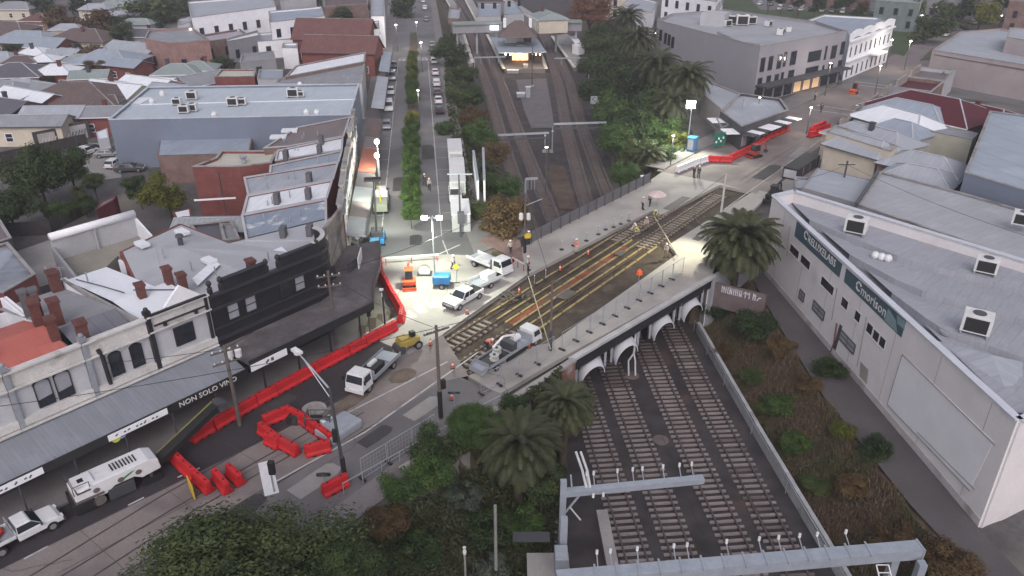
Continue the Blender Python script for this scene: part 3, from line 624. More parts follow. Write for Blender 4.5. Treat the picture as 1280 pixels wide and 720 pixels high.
# party-wall positions along the front
sx_ = [(-6.6), 0.0, (P(120,497,4.2)-P(26,537,4.2)).length, (P(197,463,4.2)-P(26,537,4.2)).length, (P(272,430,4.2)-P(26,537,4.2)).length]
PIL = plain('pale grey pilaster paint', (.27,.29,.32), .7); LEDGE = plain('weathered ledge', (.58,.57,.55), .85, .15, .8, 6, stain=(.24,.225,.19), st=.6)
BLKT = paint('black trim paint', (.02,.02,.022), .5)
def shopfront(s0, s1, label, wallm, roofm, pilm, style, ztop=8.9, depth=16):
    t = T('terrace_shop', label, 'shop', FP((s0+s1)/2, -depth/2), group=None, world=True)
    g = .02
    w = MB(); w.add([FP(s0+g,0),FP(s1-g,0),FP(s1-g,0,ztop-.9),FP(s0+g,0,ztop-.9)], [(0,1,2,3)])
    w.bar(FP(s0+g,-.15,ztop/2), FP(s1-g,-.15,ztop/2), .3, ztop)
    for s in (s0+g+.12, s1-g-.12): w.bar(FP(s,-.3,3.6), FP(s,-depth,3.6), .22, 7.2)
    w.bar(FP(s0+g,-depth,2.9), FP(s1-g,-depth,2.9), .22, 5.8)
    t.part('wall', w, wallm)
    cn = MB(); cn.bar(FP(s0+g,.1,ztop-.02), FP(s1-g,.1,ztop-.02), .55, .14); cn.bar(FP(s0+g,.12,ztop-1.35), FP(s1-g,.12,ztop-1.35), .4, .14); cn.bar(FP(s0+g,.04,ztop-.7), FP(s1-g,.04,ztop-.7), .12, 1.1)
    t.part('cornice', cn, LEDGE)
    sl_ = MB(); sl_.bar(FP(s0+g,.12,4.75), FP(s1-g,.12,4.75), .35, .55); sl_.bar(FP(s0+g,.2,4.3), FP(s1-g,.2,4.3), .5, .12)
    t.part('string_course', sl_, LEDGE)
    for s in ((s0+.16),):
        pl = MB(); pl.bar(FP(s,.14,4.4), FP(s,.14,ztop+.1), .34, .34, up=FD); pl.box(FP(s,.14,ztop+.35), (.5,.5,.35), -R(40)); pl.sph(FP(s,.14,ztop+.65), .2, 8)
        t.part('pilaster', pl, pilm)
    return t
t = shopfront(sx_[0], sx_[1]-.02, 'white terrace shop at the left edge of the picture under a red roof', WPAINT, None, PIL, 0); shopA = t
t = shopfront(sx_[1], sx_[2]-.02, 'white terrace shop with two arched windows and a faded red roof', WPAINT, None, PIL, 0); shopB = t
for tt, a0, a1 in ((shopA, sx_[0], sx_[1]-.02), (shopB, sx_[1], sx_[2]-.02)):
    rf = MB(); rf.add([FP(a0+.25,-.3,7.9),FP(a1-.25,-.3,7.9),FP(a1-.25,-6.2,8.25),FP(a0+.25,-6.2,8.25)],[(0,1,2,3)])
    rf.add([FP(a0+.25,-6.2,8.25),FP(a1-.25,-6.2,8.25),FP(a1-.25,-11,6.9),FP(a0+.25,-11,6.9)],[(0,1,2,3)])
    tt.roof = tt.part('roof', rf, C_ROOF['red'])
    chimney(tt, FP(a1-.4,-3.6,8.3), tt.roof, .85, 1.6, -R(49)); chimney(tt, FP(a1-.4,-6.6,8.3), tt.roof, .9, 1.9, -R(49)); chimney(tt, FP(a0+1.2 if tt is shopB else a1-2,-9.5,7.6), tt.roof, .85, 1.6, -R(49))
    r2 = MB(); r2.add([FP(a0+.25,-11,6.9),FP((a0+a1)/2,-11,6.9),FP((a0+a1)/2,-15.8,5.6),FP(a0+.25,-15.8,5.6)],[(0,1,2,3)]); tt.part('rear_roof', r2, C_ROOF['mid'])
for s, tt in ((-4.4,shopA),): window(tt, FP(0,0), FD, s, 5.2, 1.3, 2.0, BLKT, PALEGL, nrm=FN)
def archwin(tt, s, z, w, h, pane, mull=0):
    f = MB(); n = 8
    pts = [(-w/2,0),(w/2,0)]+[(w/2*math.cos(math.pi*k/n), h+.28*math.sin(math.pi*k/n)) for k in range(n+1)]
    out = [(x*1.13+(0), (y-.09) if y < .01 else y+.1) for x,y in pts]
    m = len(pts); vs = [FP(s+x,.02,z+y) for x,y in pts]+[FP(s+x,.02,z+y) for x,y in out]+[FP(s+x,.1,z+y) for x,y in pts]+[FP(s+x,.1,z+y) for x,y in out]
    fs = []
    for i in range(m): j = (i+1)%m; fs += [(2*m+i,2*m+j,3*m+j,3*m+i),(i,2*m+i,2*m+j,j),(m+i,m+j,3*m+j,3*m+i)]
    f.add(vs, fs)
    if mull:
        f.bar(FP(s-w/2,.05,z+h*.62), FP(s+w/2,.05,z+h*.62), .06, .08); f.bar(FP(s,.05,z), FP(s,.05,z+h*.62), .06, .08, up=FD)
    o = tt.part('window', f, BLKT); tt.part('pane', MB().face(*[FP(s+x,.03,z+y) for x,y in pts]), pane, o)
    if mull == 0: tt.part('pane', MB().face(*[FP(s+x,.035,z+y) for x,y in ((-w/2,0),(w/2,0),(w/2,h*.38),(-w/2,h*.30))]), GLASS, o)
    hd = MB()
    for k in range(n): 
        a_ = math.pi*k/n; b_ = math.pi*(k+1)/n; hd.bar(FP(s+w*.72*math.cos(a_),.06,z+h+.1+.42*math.sin(a_)), FP(s+w*.72*math.cos(b_),.06,z+h+.1+.42*math.sin(b_)), .1, .1, up=FN)
    tt.part('hood_mould', hd, LEDGE)
wB = sx_[2]
for s in (.40*wB, .66*wB): archwin(shopB, s, 5.3, 1.0, 1.75, PALEGL)
shopC = shopfront(sx_[2], sx_[3]-.02, 'white terrace shop with timber sash windows, a drainpipe and a ribbed dark grey roof', WPAINT, None, PIL, 0)
wC = sx_[3]-sx_[2]
for s in (.42*wC, .75*wC): archwin(shopC, sx_[2]+s, 5.3, .85, 1.6, GLASS, 1)
dp = MB().path([FP(sx_[2]+1.0,.2,8.0), FP(sx_[2]+1.15,.25,7.3), FP(sx_[2]+1.2,.25,4.9)], .16, 8); shopC.part('drainpipe', dp, BLKT)
rf = MB(); a0, a1 = sx_[2]+.25, sx_[3]-.27
rf.add([FP(a0,-.3,7.3),FP(a1,-.3,7.3),FP(a1,-4.6,8.3),FP(a0,-4.6,8.3)],[(0,1,2,3)]); shopC.roof = shopC.part('roof', rf, sheet('ribbed dark worn roof', (.185,.19,.215), period=1.1, groove=.35))
r2 = MB(); r2.add([FP(a0,-4.6,8.3),FP(a1,-4.6,8.3),FP(a1,-15.8,6.4),FP(a0-1.0,-15.8,6.4)],[(0,1,2,3)]); shopC.part('rear_roof', r2, plain('flat grey felt roof', (.28,.285,.30), .85, .12, .3, 4, stain=(.2,.2,.21), st=.56))
for q, (ss, tt_, h) in enumerate(((a0+.5,-1.2,1.9),(a0+.4,-5.6,2.2),(a0-.2,-8,1.7))): chimney(shopC, FP(ss,tt_,8.1), shopC.roof, .95, h, -R(49))
for ss, tt_ in ((a0-.2,-10.5),(a0+.5,-10.2)): 
    mb = MB(); mb.box(FP(ss,tt_,7.9), (.5,.5,3.4), -R(49)); mb.box(FP(ss,tt_,9.6), (.7,.7,.25), -R(49)); shopC.part('chimney', mb, plain('grey rendered chimney', (.13,.13,.14), .85), shopC.roof)
chimney(shopC, FP(a1-.6,-15.4,6.6), shopC.roof, 1.1, 1.8, -R(49))
pw = MB(); pw.bar(FP(a1+.14,-.4,8.35), FP(a1+.14,-15.5,7.0), .26, .5); shopC.part('party_wall', pw, M_TRIM)
# white shop with the small pediment
shopD = shopfront(sx_[3], sx_[4]-.02, 'narrow white terrace shop with black trim, small gable and clean white roof', WPAINT, None, BLKT, 1, ztop=9.0)
wD = sx_[4]-sx_[3]; sm = (sx_[3]+sx_[4])/2
tr_ = MB(); tr_.bar(FP(sx_[3]+.3,.3,9.12), FP(sx_[4]-.3,.3,9.12), .2, .16); tr_.bar(FP(sx_[3]+.5,.2,8.1), FP(sx_[4]-.5,.2,8.1), .14, .1); tr_.bar(FP(sx_[4]-.35,.16,4.6), FP(sx_[4]-.35,.16,9.1), .22, .22, up=FD)
for s in (sm-1.3, sm+1.3): tr_.bar(FP(s,.2,7.8), FP(s,.2,8.15), .25, .25, up=FD)
shopD.part('trim', tr_, BLKT)
window(shopD, FP(0,0), FD, sm+.1, 5.6, 1.5, 1.5, BLKT, GLASS, nrm=FN, mull=2)
pd_ = MB(); pd_.add([FP(sm-1.6+.6,-.05,9.1),FP(sm+2.1,-.05,9.1),FP(sm+.55,-.05,10.5),FP(sm-1.0,-.3,9.1),FP(sm+2.1,-.3,9.1),FP(sm+.55,-.3,10.5)],[(0,1,2),(3,5,4),(0,2,5,3),(1,4,5,2),(0,3,4,1)]); shopD.part('pediment', pd_, WPAINT)
rf = MB(); a0, a1 = sx_[3]+.25, sx_[4]-.27
rf.add([FP(a0,-.3,7.9),FP(a1,-.3,7.9),FP(a1,-6.3,8.1),FP(a0,-6.3,8.1)],[(0,1,2,3)]); rf.add([FP(a0,-6.3,8.1),FP(a0+3.6,-6.3,8.1),FP(a0+3.6,-16,6.9),FP(a0,-16,6.9)],[(0,1,2,3)])
shopD.roof = shopD.part('roof', rf, plain('white coated roof', (.72,.76,.80), .6, .05, .3, 3, stain=(.58,.62,.66), st=.6))
cb = MB(); cb.path([FP(a0+.5,-15,7.1),FP(a0+1,-11,7.6),FP(a0+1.3,-7,8.16)], .05); cb.path([FP(a0+2,-6.8,8.2),FP(a1,-3.9,8.15)], .05); shopD.part('cable', cb, DKGREY)
M_SHOPD = plain('unlit shop interior', (.02,.02,.024), .4, .3, .8, 4)
for tt, a0, a1 in ((shopA,sx_[0],sx_[1]),(shopB,sx_[1],sx_[2]),(shopC,sx_[2],sx_[3]),(shopD,sx_[3],sx_[4])):
    fo = tt.part('shopfront', MB().bar(FP(a0+.1,.08,1.75), FP(a1-.1,.08,1.75), .12, 3.3), M_SHOPD)
    n_ = 4
    for k in range(n_): tt.part('shop_window', MB().bar(FP(a0+.4+k*(a1-a0-.6)/n_,.17,1.7), FP(a0+.2+(k+.9)*(a1-a0-.6)/n_,.17,1.7), .04, 1.7), GLASS if k != 2 else paint('poster behind glass', (.10,.09,.10)), fo)
# awning over the footpath with its signs
aw = T('shop_awning', 'long corrugated grey awning over the footpath in front of the white terrace shops', 'awning', FP(8,2), world=True)
mb = MB(); a0, a1 = sx_[0], sx_[4]
mb.add([FP(a0,.25,4.1),FP(a1,.25,4.1),FP(a1,4.1,3.35),FP(a0,4.1,3.35),FP(a0,.25,4.0),FP(a1,.25,4.0),FP(a1,4.1,3.25),FP(a0,4.1,3.25)],[(0,3,2,1),(4,5,6,7),(3,7,6,2),(0,1,5,4),(1,2,6,5),(3,0,4,7)])
aw.part('roof', mb, sheet('corrugated awning sheet', (.24,.26,.29), period=.3, groove=.25))
def text(t, s, body, size, pos, xd, yd, m, name='lettering', extrude=.02):
    cu = bpy.data.curves.new('t', 'FONT'); cu.body = body; cu.size = size; cu.extrude = extrude; cu.align_x = 'CENTER'; cu.align_y = 'CENTER'; cu.resolution_u = 2
    o = bpy.data.objects.new('t', cu); COL.objects.link(o); dg = bpy.context.evaluated_depsgraph_get(); me = bpy.data.meshes.new_from_object(o.evaluated_get(dg)); bpy.data.objects.remove(o)
    me.materials.clear(); me.materials.append(m); zd = Vector(xd).cross(Vector(yd)).normalized()
    M = Matrix((Vector(xd).normalized(), Vector(yd).normalized(), zd)).transposed().to_4x4(); M.translation = Vector(pos)-(t.loc if t.world else V(0,0,0)); me.transform(M)
    return link(name, me, s or t.o)
fs_ = MB(); fs_.bar(FP(a0,4.15,3.15), FP(a1,4.15,3.15), .08, .7); aw.part('fascia', fs_, BLKT)
sgn = [(FP(sx_[3]+.9,4.22,3.15),5.0,'NON SOLO VINO',BLKT,.55,'w'),(FP(sx_[2]+1.7,4.24,3.1),5.4,'',WPAINT,.4,'b'),(FP(sx_[1]-2.0,4.24,3.1),5.0,'',WPAINT,.5,'b')]
M_LET = paint('white lettering', (.7,.7,.68)); M_LETD = paint('dark lettering', (.08,.08,.09))
o_ = aw.part('fascia_sign', MB().bar(FP(sx_[3]-1.2,4.22,3.15), FP(sx_[4]-.5,4.22,3.15), .06, .72), BLKT)
text(aw, o_, 'NON SOLO VINO', .62, FP((sx_[3]-1.2+sx_[4]-.5)/2,4.27,3.15), FD, V(0,0,1), M_LET)
for a_, b_ in ((sx_[2]-1.2, sx_[3]-1.6), (sx_[0]+.3, sx_[1]-.4)):
    o_ = aw.part('fascia_sign', MB().bar(FP(a_,4.22,3.15), FP(b_,4.22,3.15), .06, .5), WPAINT)
    sc = MB(); r2 = random.Random(5)
    for k in range(int((b_-a_-1)/.3)): 
        if r2.random() < .75: sc.bar(FP(a_+.5+k*.3,4.27,3.05+.1*r2.random()), FP(a_+.66+k*.3,4.27,3.15+.1*r2.random()), .03, .1)
    aw.part('lettering', sc, M_LETD, o_)
for s in np.arange(a0+1, a1, 3.6): aw.part('post', MB().tube(FP(s,4.0,.14), FP(s,4.0,3.3), .07), DKGREY)
# hanging signs and round plates under the awning
for q,(px,py,c,l) in enumerate(((145,548,(.5,.55,.08),'round yellow green sign'),(152,543,(.3,.5,.7),'round pale blue sign'),(71,579,(.35,.55,.6),'round pale teal sign'),(61,584,(.5,.12,.14),'small red square sign'))):
    p = P(px,py,2.9); t = T('hanging_sign', l+' hanging under the long shop awning', 'hanging sign', p, group=None)
    mb = MB(); 
    if q < 3: 
        mb.tube(FN*-.04, FN*.04, .32, .32, 14)
    else: mb.bar(-FD*.35, FD*.35, .08, .55)
    t.part('plate', mb, paint('sign face %d' % q, c)); t.part('bracket', MB().tube((0,0,.28), (0,0,.6), .02), DKGREY)
# ================================================================ black corner building
BF0 = FP(sx_[4]+.02, .0); BF1 = V(-17.9,63.9,0)
BFD = (BF1-BF0).normalized(); BFN = V(BFD.y,-BFD.x,0); LB = (BF1-BF0).length
def BP(s, t, z=0): return BF0+BFD*s+BFN*t+V(0,0,z)
bb = T('corner_building', 'black painted two storey corner building with rounded corner and grey roof', 'corner building', BP(8,-6), world=True)
# round corner from the road front to the boulevard front
BV0 = V(-16.9,67.5,0); cor = [BP(LB,0)]; ctr_ = BP(LB,-2.6); 
cor = [ctr_+BFN*2.6*math.cos(a_)+BFD*2.6*math.sin(a_) for a_ in np.linspace(0, R(100), 9)]
bv_end = V(-17.9,76.5,0)
front = [BP(0,0)]+cor+[bv_end]
H1 = 8.7
w = MB(); 
for a_, b_ in zip(front[:-1], front[1:-1]):
    n_ = (b_-a_).normalized(); n_ = V(n_.y,-n_.x,0); w.bar(a_-n_*.15+V(0,0,H1/2), b_-n_*.15+V(0,0,H1/2), .3, H1)
bb.part('wall', w, C_WALL['black'])
w = MB(); a_, b_ = front[-2], front[-1]; w.bar(a_+V(-.2,0,4.2), b_+V(-.2,0,4.2), .35, 8.4); bb.part('boulevard_wall', w, plain('weathered beige facade', (.30,.27,.245), .9, .25, .6, 4, stain=(.13,.12,.11), st=.52))
rear = [P(285,305,7.4), P(225,281,7.4), P(151,316,7.4), P(180,370,7.4)]
for q in rear: q.z = 0
w = MB(); chain = [bv_end]+rear+[BP(0,-.5)]
for a_, b_ in zip(chain, chain[1:]): w.bar(a_+V(0,0,3.75), b_+V(0,0,3.75), .25, 7.5)
bb.part('side_wall', w, C_WALL['red'])
cn = MB()
for z, pr_, hh in ((H1-.05,.25,.25),(H1-1.3,.2,.2),(5.6,.14,.16),(4.6,.18,.3)):
    for a_, b_ in zip(front[:-1], front[1:-1]):
        n_ = (b_-a_).normalized(); n_ = V(n_.y,-n_.x,0); cn.bar(a_+n_*pr_/2+V(0,0,z), b_+n_*pr_/2+V(0,0,z), pr_, hh)
bb.part('cornice', cn, paint('black cornice paint', (.035,.035,.042), .5))
# raised parapet panels and urns
pp_ = MB()
for s0, s1, hh in ((1.4,5.6,.9),(7.0,11.0,.9)): pp_.bar(BP(s0,-.15,H1+hh/2), BP(s1,-.15,H1+hh/2), .3, hh); pp_.bar(BP(s0,-.12,H1+hh+.05), BP(s1,-.12,H1+hh+.05), .5, .12)
for a_, b_ in zip(cor, cor[1:]):
    n_ = (b_-a_).normalized(); n_ = V(n_.y,-n_.x,0); pp_.bar(a_-n_*.15+V(0,0,H1+.5), b_-n_*.15+V(0,0,H1+.5), .3, 1.0)
bb.part('parapet', pp_, C_WALL['black'])
cpw = MB()
for a_, b_ in zip(cor, cor[1:]):
    n_ = (b_-a_).normalized(); n_ = V(n_.y,-n_.x,0); cpw.bar(a_-n_*.22+V(0,0,H1+1.05), b_-n_*.22+V(0,0,H1+1.05), .42, .12)
bb.part('coping', cpw, plain('pale curved coping', (.52,.52,.5), .8, .15))
for s in (0.3,1.3,5.7,6.9,11.1): 
    bb.part('urn', MB().lathe(BP(s,-.15,H1+.1), [(.22,0),(.22,.5),(.1,.6),(.24,.85),(.2,1.05),(.05,1.2)], 10), BLKT)
rfp = [BP(.3,-.4), BP(LB-.2,-.4), *[p.lerp(ctr_,.15) for p in cor[3:]], bv_end+V(-.3,0,0), *[q.lerp(V(-26,63,0),.02) for q in rear]]
gfelt = plain('light grey coated roof', (.37,.385,.41), .75, .08, .3, 4, stain=(.30,.31,.33), st=.56)
# several shallow pitches meeting at ridges
rf = MB(); ridge_a, ridge_b = P(225,306,8.4), P(300,372,8.4); zz = 7.5
cornersz = [V(p.x,p.y,zz) for p in rfp]; rr = [V(ridge_a.x,ridge_a.y,8.1), V(*BP(5,-3)[:2],8.2)]
rf.face(V(*BP(.3,-.4)[:2],zz), V(*BP(5,-.4)[:2],zz), rr[1], rr[0], V(rear[3].x,rear[3].y,zz)); rf.face(rr[0], V(rear[1].x+.2,rear[1].y-.3,zz), V(rear[2].x+.2,rear[2].y,zz), V(rear[3].x,rear[3].y,zz))
rf.face(V(*BP(5,-.4)[:2],zz), V(*BP(LB-.2,-.4)[:2],zz), *[V(*p.lerp(ctr_,.12)[:2],zz) for p in cor[2:]], V(bv_end.x-.3,bv_end.y,zz), V(rear[0].x,rear[0].y,zz), V(rear[1].x+.2,rear[1].y-.3,zz), rr[0], rr[1])
bb.roof = bb.part('roof', rf, gfelt)
wh = MB(); wh.face(P(330,318,7.62), P(352,308,7.62), P(382,336,7.6), P(358,340,7.6)); 
wh3 = MB().face(P(240,348,8.12), P(270,322,8.12), P(276,330,8.02), P(247,357,8.02)); bb.part('pale_roof_strip', wh3, C_ROOF['white'], bb.roof)
bb.part('pale_roof_strip', MB().add(wh.v, wh.f), C_ROOF['white'], bb.roof)
for px, py in ((178,307),(262,328),(228,292)):
    p = P(px,py,8.0); mb = MB(); mb.box(p+V(0,0,.18), (1.5,.9,.35), -R(40)); bb.part('skylight', mb, plain('milky skylight', (.66,.69,.72), .5, .06), bb.roof, bevel=.04)
for px, py, h in ((186,302,0),(212,355,1.9),(230,363,1.9),(316,345,1.9),(178,372,1.6)):
    if h: chimney(bb, P(px,py,8.0)-V(0,0,.3), bb.roof, .8, h, -R(49))
bb.part('vent_stack', MB().lathe(P(226,305,8.1), [(.25,-.2),(.25,.7),(.4,.75),(.3,1.0)], 10), DKGREY, bb.roof)
for s in (1.9,3.6,7.2,8.7): window(bb, BP(0,0), BFD, s, 5.9, .95, 1.3, BLKT, PALEGL if s not in (7.2,) else GLASS, nrm=BFN)
sh = bb.part('window', MB().bar(BP(12.0,.05,6.2), BP(12.7,.05,6.2), .08, 1.4), GLASS)
# dark pub style awning round the corner
ba = T('corner_awning', 'wide black edged flat awning wrapping the foot of the black corner building', 'awning', BP(6,2), world=True)
out = [BP(0.1,4.3), BP(LB+2.6,4.3), BP(LB+5.2,1.4), V(-13.6,72,0), V(-14.6,78,0)]; inn = [BP(0.1,.05), cor[0]+BFN*.1, cor[4], cor[8]+V(.1,0,0), V(bv_end.x+.1,bv_end.y,0)]
def strip(o1, i1, z, th, m, nm):
    for k in range(len(o1)-1):
        mb = MB(); mb.prism([o1[k], o1[k+1], i1[k+1], i1[k]], z-th, z); ba.part(nm, mb, m)
strip(out, inn, 3.9, .2, plain('dirty awning roof', (.105,.095,.10), .9, .25, .6, 5, stain=(.16,.14,.14), st=.55), 'roof')
fa = MB()
for a_, b_ in zip(out, out[1:]): fa.bar(a_+V(0,0,3.75), b_+V(0,0,3.75), .14, .75)
ba.part('fascia', fa, BLKT)
for s in (1.5,5,8.5,12,15.0): ba.part('post', MB().tube(BP(s,3.8,.14), BP(s,3.8,3.8), .09), BLKT)
o_ = ba.part('hanging_sign', MB().bar(BP(.1,4.45,3.5), BP(3.6,4.45,3.5), .06, .62), WPAINT); sc = MB(); sc.bar(BP(1.5,4.5,3.4), BP(1.8,4.5,3.6), .03, .16); sc.bar(BP(2.0,4.5,3.5), BP(2.25,4.5,3.5), .03, .3); ba.part('lettering', sc, M_LETD, o_)
# ================================================================ row along the left of the boulevard
def BL(px, py, z): return P(px, py, z)
ZB = 7.4
row = [('boulevard_shop','corner shop row unit with patchy blue grey roof flecked white',[(302,270),(408,250),(409,302),(308,303)],7.4,'patch','red'),
 ('boulevard_shop','shop unit with bright white roof above the patchy roof',[(309,246),(416,226),(409,249),(303,269)],7.4,'white','red'),
 ('boulevard_shop','shop unit with pale grey roof just above the bright white one',[(305,223),(423,204),(417,225),(310,245)],7.4,'pale','red'),
 ('boulevard_shop','shop unit with grey blue roof behind a stepped party wall',[(338,208),(428,189),(424,203),(337,218)],7.4,'blue','brown'),
 ('boulevard_shop','narrow shop unit with white roof just below the brown roof',[(347,189),(429,172),(428,188),(344,202)],7.4,'white','brown'),
 ('boulevard_shop','shop unit with long brown grey roof and two skylights beside the blue warehouse',[(330,186),(372,160),(438,147),(430,171),(360,184)],7.4,'brown','brown')]
rowT = []
for nm, lb, px, z, rf_, wl_ in row:
    t = flat(nm, lb, 'shop', pxp(px, z), z, wl_, rf_, par=.06, rdir=(.1,1,0), copew=.2, cope=C_WALL['pale']); rowT.append(t)
for k, px, py in ((1,336,283),(1,377,276)): pass
for k, l in ((0,[(355,297),(388,295)]),(1,[(347,254),(386,248)]),(2,[(387,228)]),(3,[(400,192),(358,199)]),(4,[(402,180)])):
    for px, py in l:
        p = P(px,py,7.4); mb = MB(); mb.box(p+V(0,0,.55), (.55,1.0,1.3), 0); rowT[k].part('chimney', mb, plain('dark rendered chimney', (.12,.12,.13), .85), rowT[k].roof)
for px, py in ((348,171),(362,163)):
    mb = MB(); mb.box(P(px,py,7.5), (2.2,1.4,.3), .1); rowT[5].part('skylight', mb, plain('milky skylight', (.66,.69,.72)), rowT[5].roof)
# street facades of the row: beige fronts with windows, parapet steps
fr = T('shop_facade', 'long weathered beige parapet front of the shop row facing the boulevard trees', 'shop facade', V(-19,90,0), world=True)
f0 = BT(-11.5,-7.5); f1 = P(438,147,7.4); f1.z = 0; f1.x += .3
M_OLD = plain('weathered beige facade', (.30,.27,.245), .9, .25, .6, 4, stain=(.13,.12,.11), st=.52)
fd = (f1-f0).normalized(); fnn = V(fd.y,-fd.x,0); fl_ = (f1-f0).length
nu = 8
for k in range(nu):
    a_ = f0+fd*(fl_*k/nu); b_ = f0+fd*(fl_*(k+.985)/nu); hh = 8.3+.35*(k%2)+(.5 if k in (2,5) else 0)
    o_ = fr.part('front', MB().bar(a_+V(0,0,hh/2)+fnn*.3, b_+V(0,0,hh/2)+fnn*.3, .35, hh), M_OLD if k%3 else C_WALL['pale'])
    fr.part('coping', MB().bar(a_+V(0,0,hh+.06)+fnn*.3, b_+V(0,0,hh+.06)+fnn*.3, .6, .16), M_TRIM, o_)
    fr.part('cornice', MB().bar(a_+V(0,0,hh-1.2)+fnn*.6, b_+V(0,0,hh-1.2)+fnn*.6, .35, .2), M_TRIM, o_)
    for q in (.3,.72): window(fr, a_+fnn*.48, fd, fl_/nu*q, 4.9, 1.0, 1.7, nrm=fnn)
# canopies over the boulevard footpath
cnp = [((-8.5,-3.2),'mid','grey shop canopy nearest the corner building beside the open hoarding'),((-3,2),'brown','dark maroon shop canopy with a small condenser'),((2.2,7.4),'mid','light grey shop canopy between the dark ones'),((7.6,13.2),'dark','dark slate shop canopy below the red one'),((13.4,24.5),'red','rusty red shop canopy lit by the lamp'),((25,31),'brown','brown shop canopy past the red one'),((31.5,42),'tbrown','tan shop canopy further up the boulevard'),((50,76),'pale','pale shop canopy beside the parked cars'),((82,104),'blue','blue grey shop canopy near the far crossing')]
for (u0,u1), m_, lb in cnp:
    t = T('shop_canopy', lb, 'canopy', BT((u0+u1)/2,-6.5), world=True)
    mb = MB(); c4 = [BT(u0,-7.2,3.7),BT(u1,-7.2,3.7),BT(u1,-4.9,3.4),BT(u0,-4.9,3.4)]; mb.add(c4+[q-V(0,0,.25) for q in c4],[(0,3,2,1),(4,5,6,7),(0,1,5,4),(1,2,6,5),(2,3,7,6),(3,0,4,7)])
    t.part('roof', mb, C_ROOF[m_] if m_ != 'red' else sheet('rust red canopy', (.27,.10,.07)), rdir=(1,0,0))
    t.part('fascia', MB().bar(BT(u0,-4.85,3.3), BT(u1,-4.85,3.3), .08, .5), DKGREY)
    for u in np.arange(u0+.8, u1, 4): t.part('post', MB().tube(BT(u,-5.75,.14), BT(u,-5.75,3.4), .06), DKGREY)
# big blue warehouse
ZW = 7.3
wp = pxp([(136,152),(185,111),(449,107),(438,146)], ZW)
wh_ = flat('warehouse', 'big blue grey warehouse with pale blue roof and rooftop air conditioners', 'warehouse', wp, ZW, 'bluegrey', sheet('pale blue grey roof', (.43,.49,.54), var=.07), par=.25, rdir=(.1,1,0), cope=plain('pale blue coping', (.48,.52,.57), .6))
wh_.part('roof_seam', MB().bar(P(160,131,ZW), P(445,124,ZW), .25, .12), C_ROOF['white'], wh_.roof)
for px, py, s, l in ((241,124,1.1,'large air conditioner at the top of the left cluster on the blue warehouse roof'),(222,131,.9,'air conditioner at the left of the cluster on the blue warehouse roof'),(231,141,1,'air conditioner with dark grille lowest in the cluster on the blue warehouse roof'),(241,139,1,'air conditioner at the right of the cluster on the blue warehouse roof'),(292,132,1.1,'dark faced air conditioner left of the middle pair on the blue warehouse roof'),(303,131,.9,'plain air conditioner right of the middle pair on the blue warehouse roof'),(367,121,1.2,'air conditioner furthest right on the blue warehouse roof'),(376,121,.8,'small box beside the furthest right air conditioner on the blue warehouse roof')):
    aircon(P(px,py,ZW), .05, l, s)
for px, py in ((190,129),(203,119),(383,143),(396,143),(375,108),(268,146)):
    wh_.part('roof_vent', MB().lathe(P(px,py,ZW-.05), [(.4,0),(.45,.4),(.3,.7),(.05,.85)], 10), WHITE, wh_.roof)
wh_.part('skylight', MB().bar(P(165,131,ZW+.02), P(182,122,ZW+.02), 2.2, .08), plain('milky skylight', (.66,.69,.72)), wh_.roof)
an = flat('annex', 'low shed with blue grey roof against the front of the blue warehouse', 'shed', pxp([(197,195),(200,173),(316,168),(312,192)],4.2), 4.2, 'brown', 'blue', par=0, drop=-.05, rdir=(.1,1,0))
rb_ = flat('brick_building', 'red brick building with pale flat roof right of the leafy yellow green tree', 'brick building', pxp([(241,211),(270,200),(277,191),(347,191),(340,206),(300,211)],6.6), 6.6, 'red', 'cream', par=.25)
rb_.part('downpipe', MB().tube(P(275,213,6.7)+V(0,-.6,0), P(275,213,6.7)+V(0,-.6,-6), .08), DKGREY); rb_.part('string_course', MB().bar(P(243,250,3.4)+V(0,-.1,0), P(295,247,3.4)+V(0,-.1,0), .15, .2), WPAINT)
rb_.part('vent_stack', MB().lathe(P(305,203,6.7), [(.3,0),(.3,.5),(.5,.7),(.5,.9)], 10), GALV, rb_.roof)
pitched('shed', 'glass roofed lean-to against the red brick building', P(265,280,2.5), 8, 4.5, .05, 2.6, .7, 'pale', sheet('glassy lean-to roof', (.33,.36,.38), period=.6, groove=.5), windows=False, chim=0, cat='shed')
flat('shed', 'dark flat shed below the lean-to with a grey vent box', 'shed', pxp([(238,283),(290,278),(300,305),(255,312)],3.0), 3.0, 'dark', 'dark', par=.2)
flat('shed', 'small grey block house between the black building and the red brick wall', 'shed', pxp([(275,283),(292,283),(300,302),(280,304)],5.5), 5.5, 'grey', 'mid', par=.25)
# garage lot with grey walls
gl = T('walled_yard', 'roofless yard with pale grey walls and a thick white coping behind the terrace shops', 'walled yard', V(-38,68,0), world=True)
ga_, gb_, gc_, gd_ = P(62,298,5.4), P(168,268,5.4), P(188,290,5.4), P(92,335,5.4)
for q in (ga_,gb_,gc_,gd_): q.z = 0
for a_, b_, hh, m_ in ((ga_,gb_,5.4,C_WALL['pale']),(gb_,gc_,5.0,WPAINT),(ga_,gd_,4.4,C_WALL['grey'])): gl.part('wall', MB().bar(a_+V(0,0,hh/2), b_+V(0,0,hh/2), .25, hh), m_)
mb = MB(); mb.tube(ga_+V(0,0,5.5), gb_+V(0,0,5.5), .45, .45, 12); gl.part('coping', mb, WPAINT, smooth=True)
gl.part('buttress', MB().bar((ga_+gb_)/2+V(0,0,2.6)+V(.2,-.3,0), (ga_+gb_)/2+V(.3,-.31,2.6), .4, 5.2), C_WALL['pale'])
